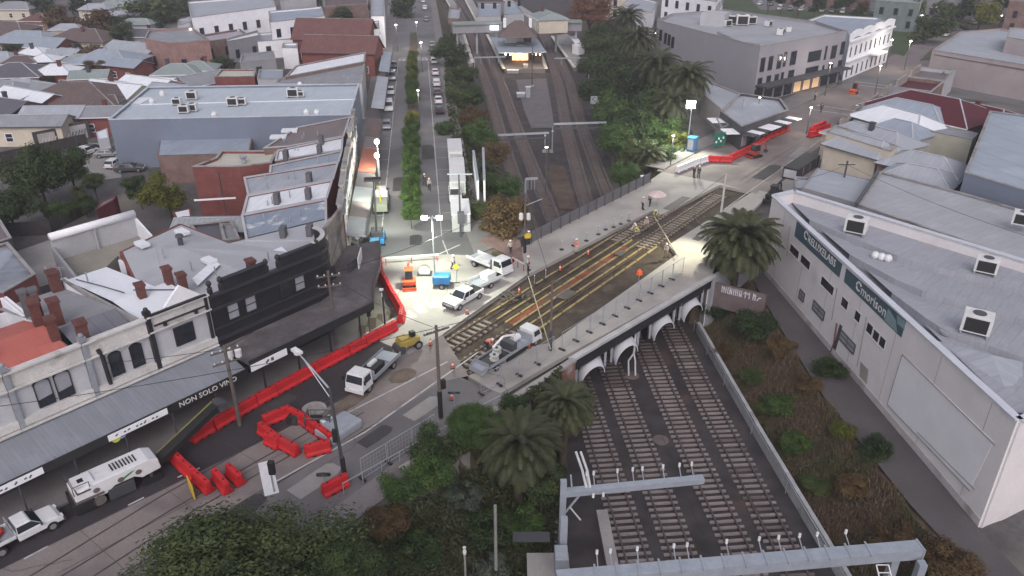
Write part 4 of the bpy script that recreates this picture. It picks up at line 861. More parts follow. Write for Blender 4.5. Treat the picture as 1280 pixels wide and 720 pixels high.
quad_strip('yard', plain('yard slab beige', (.27,.255,.22), .9, .15, .3, 4, stain=(.2,.19,.17), st=.55), [ga_, gb_, gc_, P(150,330,1.8), gd_], 2.8, 2.8)
quad_strip('yard', CONC, [P(10,318), P(62,300), P(95,345), P(40,362)], .02)
# bits left of the terrace
flat('shed', 'low roof with white stripes at the left edge behind the terrace shops', 'shed', pxp([(-40,320),(10,305),(45,345),(5,368),(-40,372)],4.5), 4.5, 'red', sheet('striped grey roof', (.33,.37,.42), period=3.2, groove=.0, var=.5), par=.15)
flat('shed', 'dark flat shed behind the left end of the terrace', 'shed', pxp([(-50,270),(-5,268),(15,300),(-40,318)],4.0), 4.0, 'dark', 'brown', par=.2)
for x0_, y0_, x1_, y1_, lb in ((5,296,66,293,'long dark paling fence behind the walled yard'),(0,205,110,180,'dark timber fence of the garden beyond the trees'),(62,292,118,262,'dark paling fence under the garden trees')):
    a_, b_ = P(x0_,y0_), P(x1_,y1_); t = T('paling_fence', lb, 'fence', a_, world=True); L_ = (b_-a_).length; t.part('paling', MB().bar(a_+V(0,0,.9), b_+V(0,0,.9), .05, 1.8), plain('dark paling', (.055,.05,.05), .9)); 
    mb = MB()
    for k in range(int(L_/2.4)+1): p_ = a_.lerp(b_, k*2.4/L_); mb = MB().tube(p_, p_+V(0,0,1.95), .06); t.part('post', mb, DKGREY)
# murals boards by the car park
for px, py, lb, c in ((61,176,'painted wall panel with pale lettering left of the two by the car park',(.42,.4,.38)),(99,166,'painted wall panel with dark block lettering right of the two by the car park',(.45,.45,.45))):
    t = T('mural_wall', lb, 'mural wall', P(px,py+10), world=True); a_, b_ = P(px-15,py+12), P(px+16,py+6)
    t.part('wall', MB().bar(a_+V(0,0,1.5), b_+V(0,0,1.5), .3, 3.0), C_WALL['dark']); d_ = (b_-a_).normalized(); n_ = V(d_.y,-d_.x,0)*.17
    o_ = t.part('painted_panel', MB().bar(a_+d_*.6+n_+V(0,0,1.4), b_-d_*.6+n_+V(0,0,1.4), .03, 2.4), plain('mural %d' % px, c)); sc = MB(); r2 = random.Random(px)
    for k in range(9): sc.bar(a_+d_*(1.0+k*.5)+n_*1.2+V(0,0,.8+r2.random()*.4), a_+d_*(1.3+k*.5+.1*r2.random())+n_*1.2+V(0,0,1.6+.3*r2.random()), .03, .14)
    t.part('lettering', sc, M_LETD if px > 80 else plain('pale mural paint', (.6,.56,.5)), o_)
# red gabled brick hall and others up the boulevard
ZH = 7
flat('shop', 'long thin white roofed shop at an angle above the blue warehouse', 'shop', pxp([(357,97),(370,83),(457,66),(456,78)],7), 7, 'brown', 'white', par=.1)
flat('shop', 'mid grey roofed shop between the blue warehouse and the white roof', 'shop', pxp([(345,104),(350,99),(456,79),(452,105)],6.6), 6.6, 'pale', 'mid', par=.1)
flat('shop', 'pale roofed red brick shop at the top edge of the blue warehouse', 'shop', pxp([(268,97),(277,88),(320,88),(318,97)],5.5), 5.5, 'red', 'cream', par=.15)
flat('shop', 'pale grey roofed low building next to the red brick shop above the blue warehouse', 'shop', pxp([(322,100),(324,88),(354,88),(353,100)],5.2), 5.2, 'pale', 'blue', par=.15)
h1 = P(425,55,8); pitched('brick_hall', 'red brick hall with high gable facing the boulevard, further of the two', P(420,44,6), 19, 10, -R(6.4), 6, 4, 'red', 'tred', chim=0, cat='hall')
pitched('brick_hall', 'red brick hall with lower gable facing the boulevard, nearer of the two', P(428,58,6), 17, 8, -R(6.4), 5.5, 3, 'red', 'tred', chim=0, cat='hall')
# ================================================================ white warehouse on the right
def plane_px(a, b, px, py):
    "point of the vertical plane through a,b that the photo shows at px,py"
    u = (b-a); u.z = 0; u.normalize(); n = V(u.y,-u.x,0)
    x = (px-640)/FPX; v = (py-360)/FPX; d = V(x, c_-v*s_, -s_-v*c_); o = V(0,0,CH)
    t = (a-o).dot(n)/d.dot(n); return o+d*t
WA, WB = P(967,245,6.5), P(1274,526,6.5)
WC_, WD = P(1420,470,6.5), P(993,239,6.5); WDR = P(1400,363,6.5)
ZB_ = -3.3
wt = T('white_warehouse', 'long white warehouse with sawtooth grey roof, teal sign boards and small dark windows', 'warehouse', V(40,60,ZB_), world=True)
def flatp(p): return V(p.x,p.y,0)
M_WW = plain('off white warehouse wall', (.68,.66,.66), .75, .06, .4, 4, stain=(.58,.53,.53), st=.6)
wu = (flatp(WB)-flatp(WA)).normalized(); wn_ = V(wu.y,-wu.x,0)
if wn_.x > 0: wn_ = -wn_
w = MB()
for a_, b_ in ((WA,WB),(WB,WC_),(WA,WD),(WD,WDR),(WC_,WDR)):
    a2, b2 = flatp(a_), flatp(b_); w.bar(a2+V(0,0,(ZB_+6.5)/2), b2+V(0,0,(ZB_+6.5)/2), .3, 6.5-ZB_)
wt.part('wall', w, M_WW)
cp = MB()
for a_, b_ in ((WA,WB),(WB,WC_),(WA,WD),(WD,WDR)): cp.bar(flatp(a_)+V(0,0,6.56), flatp(b_)+V(0,0,6.56), .62, .12)
wt.part('coping', cp, plain('pale metal capping', (.52,.55,.6), .5, .08))
# sawtooth roof
gl_ = [[(988,252),(1072,270),(1170,298),(1280,330),(1400,366)],[(1012,275),(1140,327),(1210,342),(1280,361),(1400,393)],[(1062,318),(1140,360),(1245,389),(1280,400),(1400,433)],[(1115,366),(1177,412),(1280,447),(1400,487)],[(1268,515),(1300,520),(1400,470)]]
M_SR = sheet('dusty grey warehouse roof', (.34,.355,.39), period=.8, var=.08)
zl, zh = 5.35, 6.15
gts = MB()
for k in range(len(gl_)-1):
    hi = [P(x,y,zl-.25) for x,y in gl_[k]]; lo = [P(x,y,zh-.2) for x,y in gl_[k+1]]
    a0, a1, b0, b1 = hi[0], hi[-1], lo[0], lo[-1]
    rf = MB(); m_ = max(len(hi),len(lo))
    def pos(l, f):
        L_ = [0]; 
        for p,q in zip(l,l[1:]): L_.append(L_[-1]+(q-p).length)
        x = f*L_[-1]
        for i in range(len(l)-1):
            if x <= L_[i+1]+1e-6: return l[i].lerp(l[i+1], (x-L_[i])/(L_[i+1]-L_[i]))
        return l[-1]
    for i in range(8):
        f0_, f1_ = i/8, (i+1)/8; q = [pos(hi,f0_),pos(hi,f1_),pos(lo,f1_),pos(lo,f0_)]
        rf.add([*q], [(0,3,2,1)])
        up = [V(p.x,p.y,zl-.28) for p in (q[3],q[2])]; rf.add([q[3],q[2],up[1],up[0]],[(0,3,2,1)]) if k < 3 else None
    wt.part('roof', rf, M_SR)
    if k: gts.path([p+V(0,0,.1) for p in hi], .14, 6)
wt.part('gutter', gts, DKGREY)
wt.part('under_roof', MB().face(*[V(q.x,q.y,5.02) for q in (flatp(WA)+V(.2,0,0), flatp(WB)+V(.1,.1,0), flatp(WC_), flatp(WDR), flatp(WD))]), M_SR)
wt.part('roof_infill', MB().face(P(1120,372,5.3), P(1177,414,5.3), P(1400,490,5.3), P(1400,478,5.3), P(1270,520,5.3)), M_SR)
hp = MB(); hp.face(P(1172,426,5.5), P(1240,444,6.2), P(1262,500,5.6), P(1238,490,5.6)); hp.face(P(1240,444,6.2), P(1278,452,5.7), P(1280,499,5.6), P(1262,500,5.6)); wt.part('hip_roof', hp, C_ROOF['pale'])
# sign boards with lettering
TEAL = paint('dark teal sign board', (.055,.10,.13), .5)
def on(px, py, d=.16): return plane_px(WA, WB, px, py)+wn_*d
def board(pts, nm='sign_board', m=TEAL, d=.18, par=None):
    q = [on(*p, d) for p in pts]; q2 = [on(*p, .155) for p in pts]; n = len(q); mb = MB()
    mb.add(q+q2, [tuple(range(n))]+[(i,i+n,(i+1)%n+n,(i+1)%n) for i in range(n)]); return wt.part(nm, mb, m, par)
s1_ = board([(998,276),(995,295),(1051,347),(1055,330)]); s2_ = board([(1060,335),(1057,352),(1129,422),(1135,401)])
M_TP = paint('pale teal print', (.22,.32,.34)); board([(1113,385),(1108,400),(1124,416),(1122,400)], 'sign_print', M_TP, .19, s2_); board([(1124,393),(1124,404),(1133,412),(1134,401)], 'sign_print', M_TP, .19, s2_)
def walltext(par, body, px, py, px2, py2, size):
    a_ = on(px,py,.2); b_ = on(px2,py2,.2); c = (a_+b_)/2; u = V(b_.x-a_.x, b_.y-a_.y, 0).normalized(); text(wt, par, body, size, V(c.x,c.y,c.z), u, V(0,0,1), M_LET, extrude=.015)
walltext(s1_, 'RELUXELABS', 1014,298,1045,331, 1.12); walltext(s2_, 'morison', 1082,364,1107,390, 1.35)
for par, px, py in ((s1_,1010,294),(s2_,1076,358)):
    c = on(px,py,.2); mb = MB(); 
    for k in range(5): a_ = 2*math.pi*k/6+.4; mb.bar(c+wu*.42*math.cos(a_)+V(0,0,.42*math.sin(a_)), c+wu*.42*math.cos(a_+.8)+V(0,0,.42*math.sin(a_+.8)), .04, .17)
    wt.part('logo', mb, M_LET, par)
def wwin(x0,y0,x1,y1,pane=GLASS,nm='window'):
    "window whose upper left and lower right corners show at these pixels"
    a_ = plane_px(WA,WB,x0,y0); b_ = plane_px(WA,WB,x1,y1); s_0 = (a_-WA).dot(wu); s_1 = (b_-WA).dot(wu); w_ = abs(s_1-s_0)
    window(wt, WA, wu, (s_0+s_1)/2, b_.z, w_, a_.z-b_.z, WPAINT, pane, nrm=wn_*1.0, mull=1, name=nm, depth=.22)
W_OFF = wn_*.15
for s in np.arange(4, 50, 6.1):
    if s < (flatp(WB)-flatp(WA)).length-1: wt.part('wall_seam', MB().bar(flatp(WA)+wu*s+wn_*.155+V(0,0,ZB_+.3), flatp(WA)+wu*s+wn_*.155+V(0,0,6.2), .02, .05, up=wu), plain('wall seam grey', (.40,.385,.385), .8))  # thin grey lines mark the joints between wall panels
wt.part('skirting', MB().bar(flatp(WA)+wn_*.17+V(0,0,ZB_+.6), flatp(WB)+wn_*.17+V(0,0,ZB_+.6), .06, .9), plain('grubby wall base', (.50,.47,.46), .85, .2, .5, 4, stain=(.3,.27,.26), st=.55))
for q in ((990,304,1000.5,321),(1003.5,317,1014.5,335),(1029,344,1045,364),(1055,370,1062,383.5),(1072,387,1077.5,399),(1087,402,1093,414.5),(1095,411,1101,423),(1103,419,1109,430.5)): 
    a_ = plane_px(WA,WB,q[0],q[1]); b_ = plane_px(WA,WB,q[2],q[3]); s_0 = (a_-WA).dot(wu); s_1 = (b_-WA).dot(wu); zt_ = a_.z; h_ = max(.9, (a_.z-b_.z)*.72+.5)
    window(wt, WA+wn_*.16, wu, (s_0+s_1)/2, zt_-h_, abs(s_1-s_0)*.9, h_, M_WW, GLASS, nrm=wn_, mull=0, depth=.03)
for x0,y0,x1,y1 in ((1020,374,1031,400),(1054,410,1069,442),(1002,364,1006,377)):
    a_ = plane_px(WA,WB,x0,y0); b_ = plane_px(WA,WB,x1,y1); s_0 = (a_-WA).dot(wu); s_1 = (b_-WA).dot(wu); window(wt, WA+wn_*.16, wu, (s_0+s_1)/2, b_.z, abs(s_1-s_0), max(.9,a_.z-b_.z-.4), DKGREY, PALEGL, nrm=wn_, mull=2)
def wbox(pts, nm, m, d, par=None): return board(pts, nm, m, d, par)
M_WP = plain('paler render panel', (.72,.72,.74), .75, .05, .5, 4)
wbox([(1131,443),(1112,505),(1215,612),(1245,552)], 'render_panel', M_WP, .19)
for a_, b_ in (((1131,443),(1112,505)),((1131,443),(1247,556)),((1112,506),(1216,614)),((967,279),(963,305)),((990,282),(986,320)),((1086,396),(1074,458)),((1049,360),(1042,400)),((1150,540),(1222,612))): wt.part('drainpipe', MB().bar(on(*a_,.21), on(*b_,.21), .05, .07, up=wu), plain('pale drainpipe paint', (.34,.33,.34), .7))
dr_ = wbox([(1078,452),(1077,470),(1086,480),(1088,462)], 'door', plain('beige steel door', (.36,.33,.3), .6), .2); wbox([(1052,405),(1042,440),(1045,443),(1055,408)], 'doorway', DKGREY, .19); 
wt.part('plinth_pipe', MB().path([on(1049,404,.25), on(1045,430,.25), on(1041,440,.25)], .07), plain('rusty pipe', (.16,.07,.05)))
ent = MB(); ent.bar(P(1066,462,-2.6), P(1078,470,-2.6), 1.2, .25); wt.part('doorstep', ent, CONC)
for px, py, s, l in ((1069,290,1.35,'white rooftop air conditioner nearest the road on the white warehouse'),(1231,340,1.2,'white rooftop air conditioner at the right of the white warehouse roof'),(1218,414,1.35,'white rooftop air conditioner nearest the camera on the white warehouse'),(1276,281,1.2,'dark fronted air conditioner on the neighbouring roof at the right edge')): aircon(P(px,py,5.95), R(-33), l, s)
for px, py in ((1094,319),(1102,321),(1110,323)): wt.part('vent_dome', MB().sph(P(px,py,5.85), .42, 10), WHITE, smooth=True)
wt.part('vent_dish', MB().lathe(P(1184,416,5.6), [(.6,0),(.65,.25),(.2,.3)], 14), GALV)
# ---- neighbours to the rear
n1 = flat('grey_workshop', 'wide ribbed grey roofed workshop directly behind the white warehouse', 'workshop', pxp([(1100,216),(1210,245),(1400,300),(1400,368),(1280,329),(1071,257)],5.2), 5.2, 'grey', sheet('ribbed worn grey roof', (.37,.385,.41), period=1.0, var=.1), z0=-3, par=.12, rdir=(.85,.5,0))
n1.part('ridge_wall', MB().bar(P(1097,216,5.6), P(1070,256,5.6), .35, .6), DKGREY)
n1b = flat('grey_workshop', 'small pale roofed workshop with dark power pole between the road and the wide ribbed roof', 'workshop', pxp([(1022,210),(1094,226),(1070,254),(1002,235)],4.6), 4.6, 'grey', C_ROOF['pale'], z0=-1, par=.05)
flat('grey_workshop', 'low skillion roof fronted with a blue fascia behind the warehouse corner', 'workshop', pxp([(993,222),(1030,226),(1052,246),(995,236)],4.0), 4.0, 'bluegrey', C_ROOF['pale'], par=.1)
flat('cottage', 'cream rendered side wall building with stepped parapet beside the grey gables', 'cottage', pxp([(1033,166),(1113,191),(1122,184),(1045,158)],5.5), 5.5, 'cream', 'pale', par=.15)
def ridge(name, label, a, b, d, wh, rh, wall, roof, hip=2.5, **k):
    A_ = P(*a, wh+rh); B_ = P(*b, wh+rh); A_.z = B_.z = 0; c = (A_+B_)/2; L_ = (B_-A_).length; an = math.atan2(B_.y-A_.y, B_.x-A_.x)
    return pitched(name, label, c, L_+2*hip, d, an, wh, rh, wall, roof, hip=hip, **k)
ridge('cottage','grey gabled cottage nearest the cream wall', (1063,165),(1105,176), 7, 4.6, 1.5, 'cream','pale', 1.5, chim=0, windows=False)
ridge('cottage','long grey hipped cottage behind the cream wall', (1068,151),(1122,165), 7.5, 4.6, 1.7, 'cream','pale', 2.5, chim=1, windows=False)
ridge('cottage','pale blue hipped cottage behind the grey gables', (1118,148),(1140,153), 7, 4.4, 1.6, 'pale','blue', 2.5, chim=0)
ridge('cottage','long very pale hipped roof beside the round water tank', (1104,131),(1150,143), 8, 4.6, 1.8, 'pale','white', 3, chim=0)
ridge('cottage','blue grey hipped roof just below the maroon roof', (1120,122),(1166,131), 8, 4.6, 2, 'brown','blue', 4, chim=0)
ridge('cottage','brick cottage with grey hipped roof and one rusty door behind the ribbed workshop', (1135,204),(1172,211), 7, 4.0, 1.4, 'brown','pale', 2.5, chim=0)
ridge('cottage','brick cottage with grey hipped roof, rear one of the adjoining pair', (1140,188),(1180,196), 7, 4.2, 1.5, 'brown','pale', 3, chim=0, windows=False)
flat('cottage','cream weatherboard box of a house between the grey cottages and the blue roof', 'cottage', pxp([(1158,164),(1215,176),(1222,168),(1165,155)],4.6), 4.6, plain('cream weatherboards', (.46,.45,.36), .8, .1), 'mid', par=.1)
flat('shed','dark grey lean-to in front of the cream weatherboard house', 'shed', pxp([(1112,198),(1128,196),(1124,217),(1108,218)],3.6), 3.6, 'grey', 'mid', par=.05)
ridge('maroon_house','big maroon roofed house in front of the beige wall', (1138,112),(1200,124), 13, 4.8, 2.6, 'brown','maroon', 5, chim=0)
ridge('maroon_house','smaller maroon roofed house joined to the right of the big one', (1215,128),(1255,137), 10, 4.6, 1.6, 'red','maroon', 3, chim=1)
flat('blue_roof_hall','tall hall with pale blue sheet roof at the right edge', 'hall', pxp([(1237,140),(1400,160),(1400,275),(1206,217)],7), 7, 'bluegrey', sheet('pale blue sheet hall roof', (.33,.385,.44), period=4, var=.12), z0=-1, par=.1, rdir=(-.25,1,0))
flat('shed','dark gravelled flat roof beside the brick cottages and the blue roof hall', 'shed', pxp([(1198,222),(1290,252),(1400,290),(1400,300),(1215,250),(1176,236)],3.2), 3.2, 'brown', C_ROOF['dark'], z0=-2, par=.3)
bg_ = flat('beige_building','large windowless beige building with flat pale roof in the top right', 'commercial building', pxp([(1165,65),(1330,92),(1400,60),(1250,38),(1200,42)],6.5), 6.5, 'beige', 'pale', par=.4)
bg_.part('cornice', MB().bar(P(1168,68,6.0)+V(-.2,-.4,0), P(1330,95,6.0)+V(-.2,-.4,0), .2, .25), plain('dark mauve band', (.17,.13,.14)))
flat('beige_building','tan upper block standing on the roof line at the top right edge', 'commercial building', pxp([(1258,48),(1330,60),(1340,40),(1262,36)],9.5), 9.5, 'beige', 'pale', par=.2)
bg_.part('wall_lamp', MB().lathe(P(1180,93,3.5)+V(-.6,-.8,0), [(.5,0),(.1,.6),(.1,.9)], 8), DKGREY)
# row of shop parapets along the right kerb
ra = [(1043,160),(1062,146),(1080,133),(1098,120),(1116,108),(1134,96),(1150,84)]; r2 = random.Random(4)
for k in range(6):
    a_, b_ = P(*ra[k],4.2), P(*ra[k+1],4.2); a_.z = b_.z = 0; u = (b_-a_).normalized(); n = V(u.y,-u.x,0)
    q = [a_+n*.2, b_-u*.1+n*.2, b_-u*.1+n*7, a_+n*7]
    t = flat('kerb_shop', ['shop with broken dark parapet','shop with tan parapet','shop with brown parapet','shop with grey stone parapet','shop with pale capped parapet','shop with white gabled parapet'][k]+[' next to the red barrier pile',', second from the red barrier pile',', third from the red barrier pile',', fourth from the red barrier pile',', fifth from the red barrier pile',' at the far end of the right hand row'][k], 'shop', q, 3.6, ['dark','beige','brown','grey','brown','pale'][k], ['mid','brown','blue','mid','maroon','brown'][k], par=.5+.5*r2.random())
    pb = MB(); pb.bar(a_+u*2+n*.3+V(0,0,4.4), b_-u*2+n*.3+V(0,0,4.4), .4, 1.6); t.part('pediment', pb, M_OLD)
# ---- grey three storey block, its ground floor and neighbours
GA, GB, GC = P(821,28,10.6), P(950,62,10.6), P(1058,42,10.6)
g3 = flat('grey_office_block','grey painted three storey corner block with dark windows and a cluttered flat roof', 'office block', [GA,GB,GC,P(1020,30,10.6),P(905,15,10.6),P(840,20,10.6)], 10.6, plain('mauve grey painted wall', (.30,.29,.32), .75, .06, .3, 3), plain('grey membrane roof', (.33,.345,.37), .8, .12, .2, 3), par=.5)
gu = (flatp(GC)-flatp(GB)).normalized(); gn = V(gu.y,-gu.x,0); GL = (flatp(GC)-flatp(GB)).length
gu2 = (flatp(GB)-flatp(GA)).normalized(); gn2 = V(gu2.y,-gu2.x,0)
GB0 = flatp(GB); GA0 = flatp(GA)
def gwin(px, py, wd, ht, a0, b0, u, n, pane=GLASS):
    p = plane_px(a0, b0, px, py); s = (p-a0).dot(u); window(g3, a0, u, s, p.z-ht/2, wd, ht, C_WALL['dark'], pane, nrm=n, mull=0)
for px, py, w_ in ((953,81,1.3),(963,79,1.3),(974,77,1.3),(981,74,.8),(991.5,72.5,1.9),(949,106,1.3),(960,103,1.3),(970,101,1.3),(977,99,.8),(988,96,1.9),(1042,65,1.9),(1053,60,1.4),(1037,88,1.7),(1049,83,1.4),(1032,66,.6),(1028,90,.6)): gwin(px,py,w_,2.6 if w_ > 1 else 2.7, flatp(GB), flatp(GC), gu, gn)
for px, py, w_, h_ in ((1018,70,4.6,2.0),(1014,91,4.6,2.4)): gwin(px,py,w_,h_, flatp(GB), flatp(GC), gu, gn)
for px, py in ((826,44),(832,48),(836.5,50),(841,53)): gwin(px,py,1.0,2.3, flatp(GA), flatp(GB), gu2, gn2)
g3.part('rooftop_room', MB().box(P(893,30,10.7)+V(0,0,1.2), (5.5,5,2.8), -.5), C_WALL['pale'])
dct = MB(); dct.path([P(898,40,11), P(925,52,11), P(950,55,11)], .3, 6); g3.part('duct', dct, GALV)
for k, (px, py, s) in enumerate(((915,30,1.6),(927,31,1.8),(938,30,1.4),(908,33,1.2),(960,33,1.0),(975,44,1.1),(985,40,.9))): aircon(P(px,py,10.6), -.4+k*.3, ['tall plant unit beside the rooftop room','widest plant unit in the middle of the plant cluster','plant unit at the right end of the plant cluster','small plant unit hard against the rooftop room','lone unit by the rear parapet','unit near the front parapet with pipes','small unit next to the piped one'][k]+' of the grey office block', s)
mb = MB(); mb.bar(flatp(GB)+gn*1.4+V(0,0,3.6), flatp(GC)+gn*1.4+V(0,0,3.6), 2.6, .35); g3.part('awning', mb, C_WALL['dark'])
for s in np.arange(1.5, GL-2, 3.4): window(g3, GB0, gu, s, .3, 2.6, 2.4, DKGREY, emit('dim lit shop window', (.9,.6,.35), .25) if int(s) % 3 == 0 else GLASS, nrm=gn, mull=0, name='shop_window')
OA, OB = P(1062,52,8.6), P(1117,33,8.6)
ot = flat('white_hotel','ornate white two storey hotel with scrolled parapet past the grey office block', 'hotel', [OA, OB, P(1098,24,8.6), P(1030,20,8.6), P(1000,30,8.6), P(1058,40,8.6)], 8.6, WPAINT, 'blue', par=.3)
ou = (flatp(OB)-flatp(OA)).normalized(); on_ = V(ou.y,-ou.x,0); OL = (flatp(OB)-flatp(OA)).length
for k in range(9):
    s = (k+.6)*OL/9.3
    window(ot, flatp(OA), ou, s, 5.0, 1.0, 2.2, WPAINT, GLASS, nrm=on_, mull=0); window(ot, flatp(OA), ou, s, .5, 1.1, 2.3, WPAINT, GLASS, nrm=on_, mull=0)
pr_ = MB()
for k in range(24): s = k*OL/24; pr_.bar(flatp(OA)+ou*s+V(0,0,9.5+.55*abs(math.sin(k*.55))), flatp(OA)+ou*(s+OL/24)+V(0,0,9.5+.55*abs(math.sin(k*.55))), .3, 1.5)
ot.part('parapet', pr_, WPAINT); mb = MB(); mb.bar(flatp(OA)+on_*.3+V(0,0,8.6), flatp(OB)+on_*.3+V(0,0,8.6), .6, .3); mb.bar(flatp(OA)+on_*.3+V(0,0,4.2), flatp(OB)+on_*.3+V(0,0,4.2), .6, .3); ot.part('cornice', mb, WPAINT)
ot.part('balcony', MB().bar(flatp(OA)+ou*OL*.5+on_*1.2+V(0,0,3.9), flatp(OA)+ou*OL*.72+on_*1.2+V(0,0,3.9), 2.2, .3), WPAINT)
# corner shop with dark fascia and pale awning strips
cs = flat('corner_shop','low dark walled corner shop with irregular grey roofs under the palms', 'shop', pxp([(900,141),(927,161),(985,140),(975,126),(925,119)],3.6), 3.6, 'dark', 'pale', par=.35)
cs.part('roof_vent', MB().lathe(P(930,133,4.3), [(.3,0),(.3,1.3)], 8), GALV, cs.roof)
flat('lean_to','pale lean-to roof climbing the side of the grey office block beside the palm', 'shed', pxp([(884,102),(925,118),(904,140),(878,118)],4.0), 4.0, 'beige', 'pale', par=.1)
flat('lean_to','small pale roofed outbuilding under the lamp lit palm', 'shed', pxp([(895,148),(905,146),(912,156),(902,160)],2.8), 2.8, 'grey', 'white', par=.05)
ca_, cb_ = P(927,161,3.6), P(988,139,3.6)
cw = T('corner_shop_awning','awning of alternating white and dark panels along the corner shop front', 'awning', flatp(ca_), world=True)
cd = (flatp(cb_)-flatp(ca_)).normalized(); cn_ = V(cd.y,-cd.x,0); cl = (flatp(cb_)-flatp(ca_)).length
for k in range(9): cw.part('panel', MB().bar(flatp(ca_)+cd*(cl*k/9)+V(0,0,2.7)+cn_*1.2, flatp(ca_)+cd*(cl*(k+.95)/9)+V(0,0,2.7)+cn_*1.2, 2.4, .12), WPAINT if k in (1,3,4,6,8) else DKGREY)
sa_ = flatp(P(900,141,3.6)); sd2 = (flatp(ca_)-sa_).normalized(); sn2 = V(sd2.y,-sd2.x,0); sl2 = (flatp(ca_)-sa_).length
for k in range(3): cw.part('panel', MB().bar(sa_+sd2*(sl2*k/3)+V(0,0,2.7)+sn2*1.2, sa_+sd2*(sl2*(k+.94)/3)+V(0,0,2.7)+sn2*1.2, 2.2, .12), WPAINT if k != 1 else DKGREY)
for k in range(7): cw.part('shop_window', MB().bar(flatp(ca_)+cd*(cl*k/7+.4)+V(0,0,1.5)+cn_*.1, flatp(ca_)+cd*(cl*(k+.8)/7)+V(0,0,1.5)+cn_*.1, .1, 2.0), PALEGL if k in (0,2,3) else GLASS)
# distant white buildings at the top
def wbld(label, px, z, wall, roof, nw=3, **k):
    t = flat('distant_building', label, 'building', pxp(px, z), z, wall, roof, **k); poly = t.poly; n = len(poly)
    for i in range(n):
        a_, b_ = poly[i], poly[(i+1)%n]; u = (b_-a_); L_ = u.length; u.normalize(); nr = V(u.y,-u.x,0)
        if nr.y < -.2 and L_ > 5:
            for f in range(max(1,int(L_/4))):
                for lv in range(max(1,int(z/3.6))): window(t, a_, u, (f+.5)*L_/max(1,int(L_/4)), 1.1+lv*3.5, 1.1, 1.9, DKGREY, GLASS, nrm=nr, mull=0)
    return t
wbld('tall white building with lit balcony beyond the grey office block', [(828,-6),(895,4),(905,-8),(838,-16)], 11, 'white', 'pale')
wbld('cream building block behind the palms at the top', [(745,-6),(812,-2),(818,-14),(752,-18)], 7.5, 'cream', 'pale')
wbld('white shopfront building behind the big palms at the top', [(778,8),(815,18),(822,4),(790,-4)], 7, 'white', 'pale')
wbld('brown red block at the top right corner', [(1262,2),(1330,6),(1330,-12),(1266,-14)], 9, 'brown', 'brown')
wbld('pale green glass building at the top behind the hotel', [(1095,2),(1150,6),(1160,-10),(1100,-12)], 8, plain('pale green wall', (.17,.215,.21)), 'green')
wbld('long pale building at the top between the park and the car park', [(985,-12),(1085,-4),(1092,-16),(995,-22)], 5, 'brown', 'pale')
wbld('grey blue building group at the top edge right of the hotel', [(1160,-2),(1210,2),(1215,-14),(1165,-16)], 6, 'grey', 'blue')
# ================================================================ railway station
PLZ = ZR+1.0
st = T('station_platform', 'island platform with lit edges and station building between the tracks', 'platform', P(645,60,PLZ), world=True)
isl = pxp([(612,44),(631,86),(682,86),(675,60),(665,25),(648,2),(595,2)], PLZ)
st.part('slab', MB().prism(isl, ZR-.2, PLZ), plain('platform asphalt', (.17,.155,.145), .9))
def edge(a, b, z, nm='platform_edge', t=st): return t.part(nm, MB().bar(P(*a,z+.03), P(*b,z+.03), .9, .1), plain('white platform edge', (.62,.6,.52), .7))
edge((609,43),(630,86),PLZ); edge((674,62),(683,86),PLZ)
b0 = pxp([(629,46),(668,44),(675,66),(633,69)], PLZ)
sb = T('station_building', 'white station building with steep brown hipped roof and wide canopy over the island platform', 'station', (b0[0]+b0[2])/2, world=True)
c0 = pxp([(612,45),(668,43),(683,65),(623,66)], PLZ+4); sb.part('canopy', MB().prism(c0, PLZ+3.8, PLZ+4.05), C_ROOF['blue'])
u0 = pxp([(630,46),(662,45),(665,53),(632,54)], PLZ+4); sb.part('wall', MB().prism(u0, PLZ, PLZ+7), WPAINT)
e0 = pxp([(625,38),(667,36),(669,41),(627,42)], PLZ+8); cc_ = sum(e0, V(0,0,0))/4
t4 = [V(cc_.x-5.6,cc_.y-5,PLZ+7),V(cc_.x+5.6,cc_.y-5,PLZ+7),V(cc_.x+5.6,cc_.y+6,PLZ+7),V(cc_.x-5.6,cc_.y+6,PLZ+7),V(cc_.x-.8,cc_.y+.5,PLZ+11),V(cc_.x+1.2,cc_.y+.5,PLZ+11)]
sb.part('roof', MB().add(t4,[(0,1,5,4),(1,2,5),(2,3,4,5),(3,0,4),(3,2,1,0)]), C_ROOF['tbrown'])
sb.part('chimney', MB().box(t4[4]+V(-3,2,-1), (.9,.9,2.6)), WPAINT); sb.part('chimney', MB().box(t4[5]+V(2.5,2,-1), (.9,.9,2.6)), WPAINT)
for px in (636,642,650,657,662): sb.part('window', MB().box(P(px,50,PLZ+5.5), (1.2,.1,1.4)), GLASS) if px > 655 else None
sb.part('roof_light', MB().box(P(651,55,PLZ+4.1), (2.4,5.5,.5)), C_ROOF['green'])
WARMW = emit('warm lit waiting room', (1,.62,.3), 1.6)
for k in range(5): sb.part('lit_window', MB().box(P(636+k*7,71,PLZ+1.4), (2.0,.15,1.9)), WARMW if k in (1,2,3) else GLASS)
sb.part('rear_wall', MB().bar(P(632,70,PLZ+1.6), P(678,69,PLZ+1.6), .2, 3.2), C_WALL['brown'])
for k, px in enumerate((632,638,650,670,675)):
    t = T('platform_lamp', ['leftmost','second','third','fourth','rightmost'][k]+' glowing lamp under the front edge of the station canopy', 'lamp', P(px,67.5,PLZ+3.6)+V(0,-.6,0)); t.part('lens', MB().sph((0,0,0), .22, 8), LAMPW if k > 2 else LAMP)
for lx in (636,675):
    L = bpy.data.lights.new('station lamp', 'POINT'); L.energy = 500; L.color = (1,.75,.45); L.shadow_soft_size = .3; o_ = bpy.data.objects.new('station lamp', L); COL.objects.link(o_); o_.location = P(lx,72,PLZ+3.2)
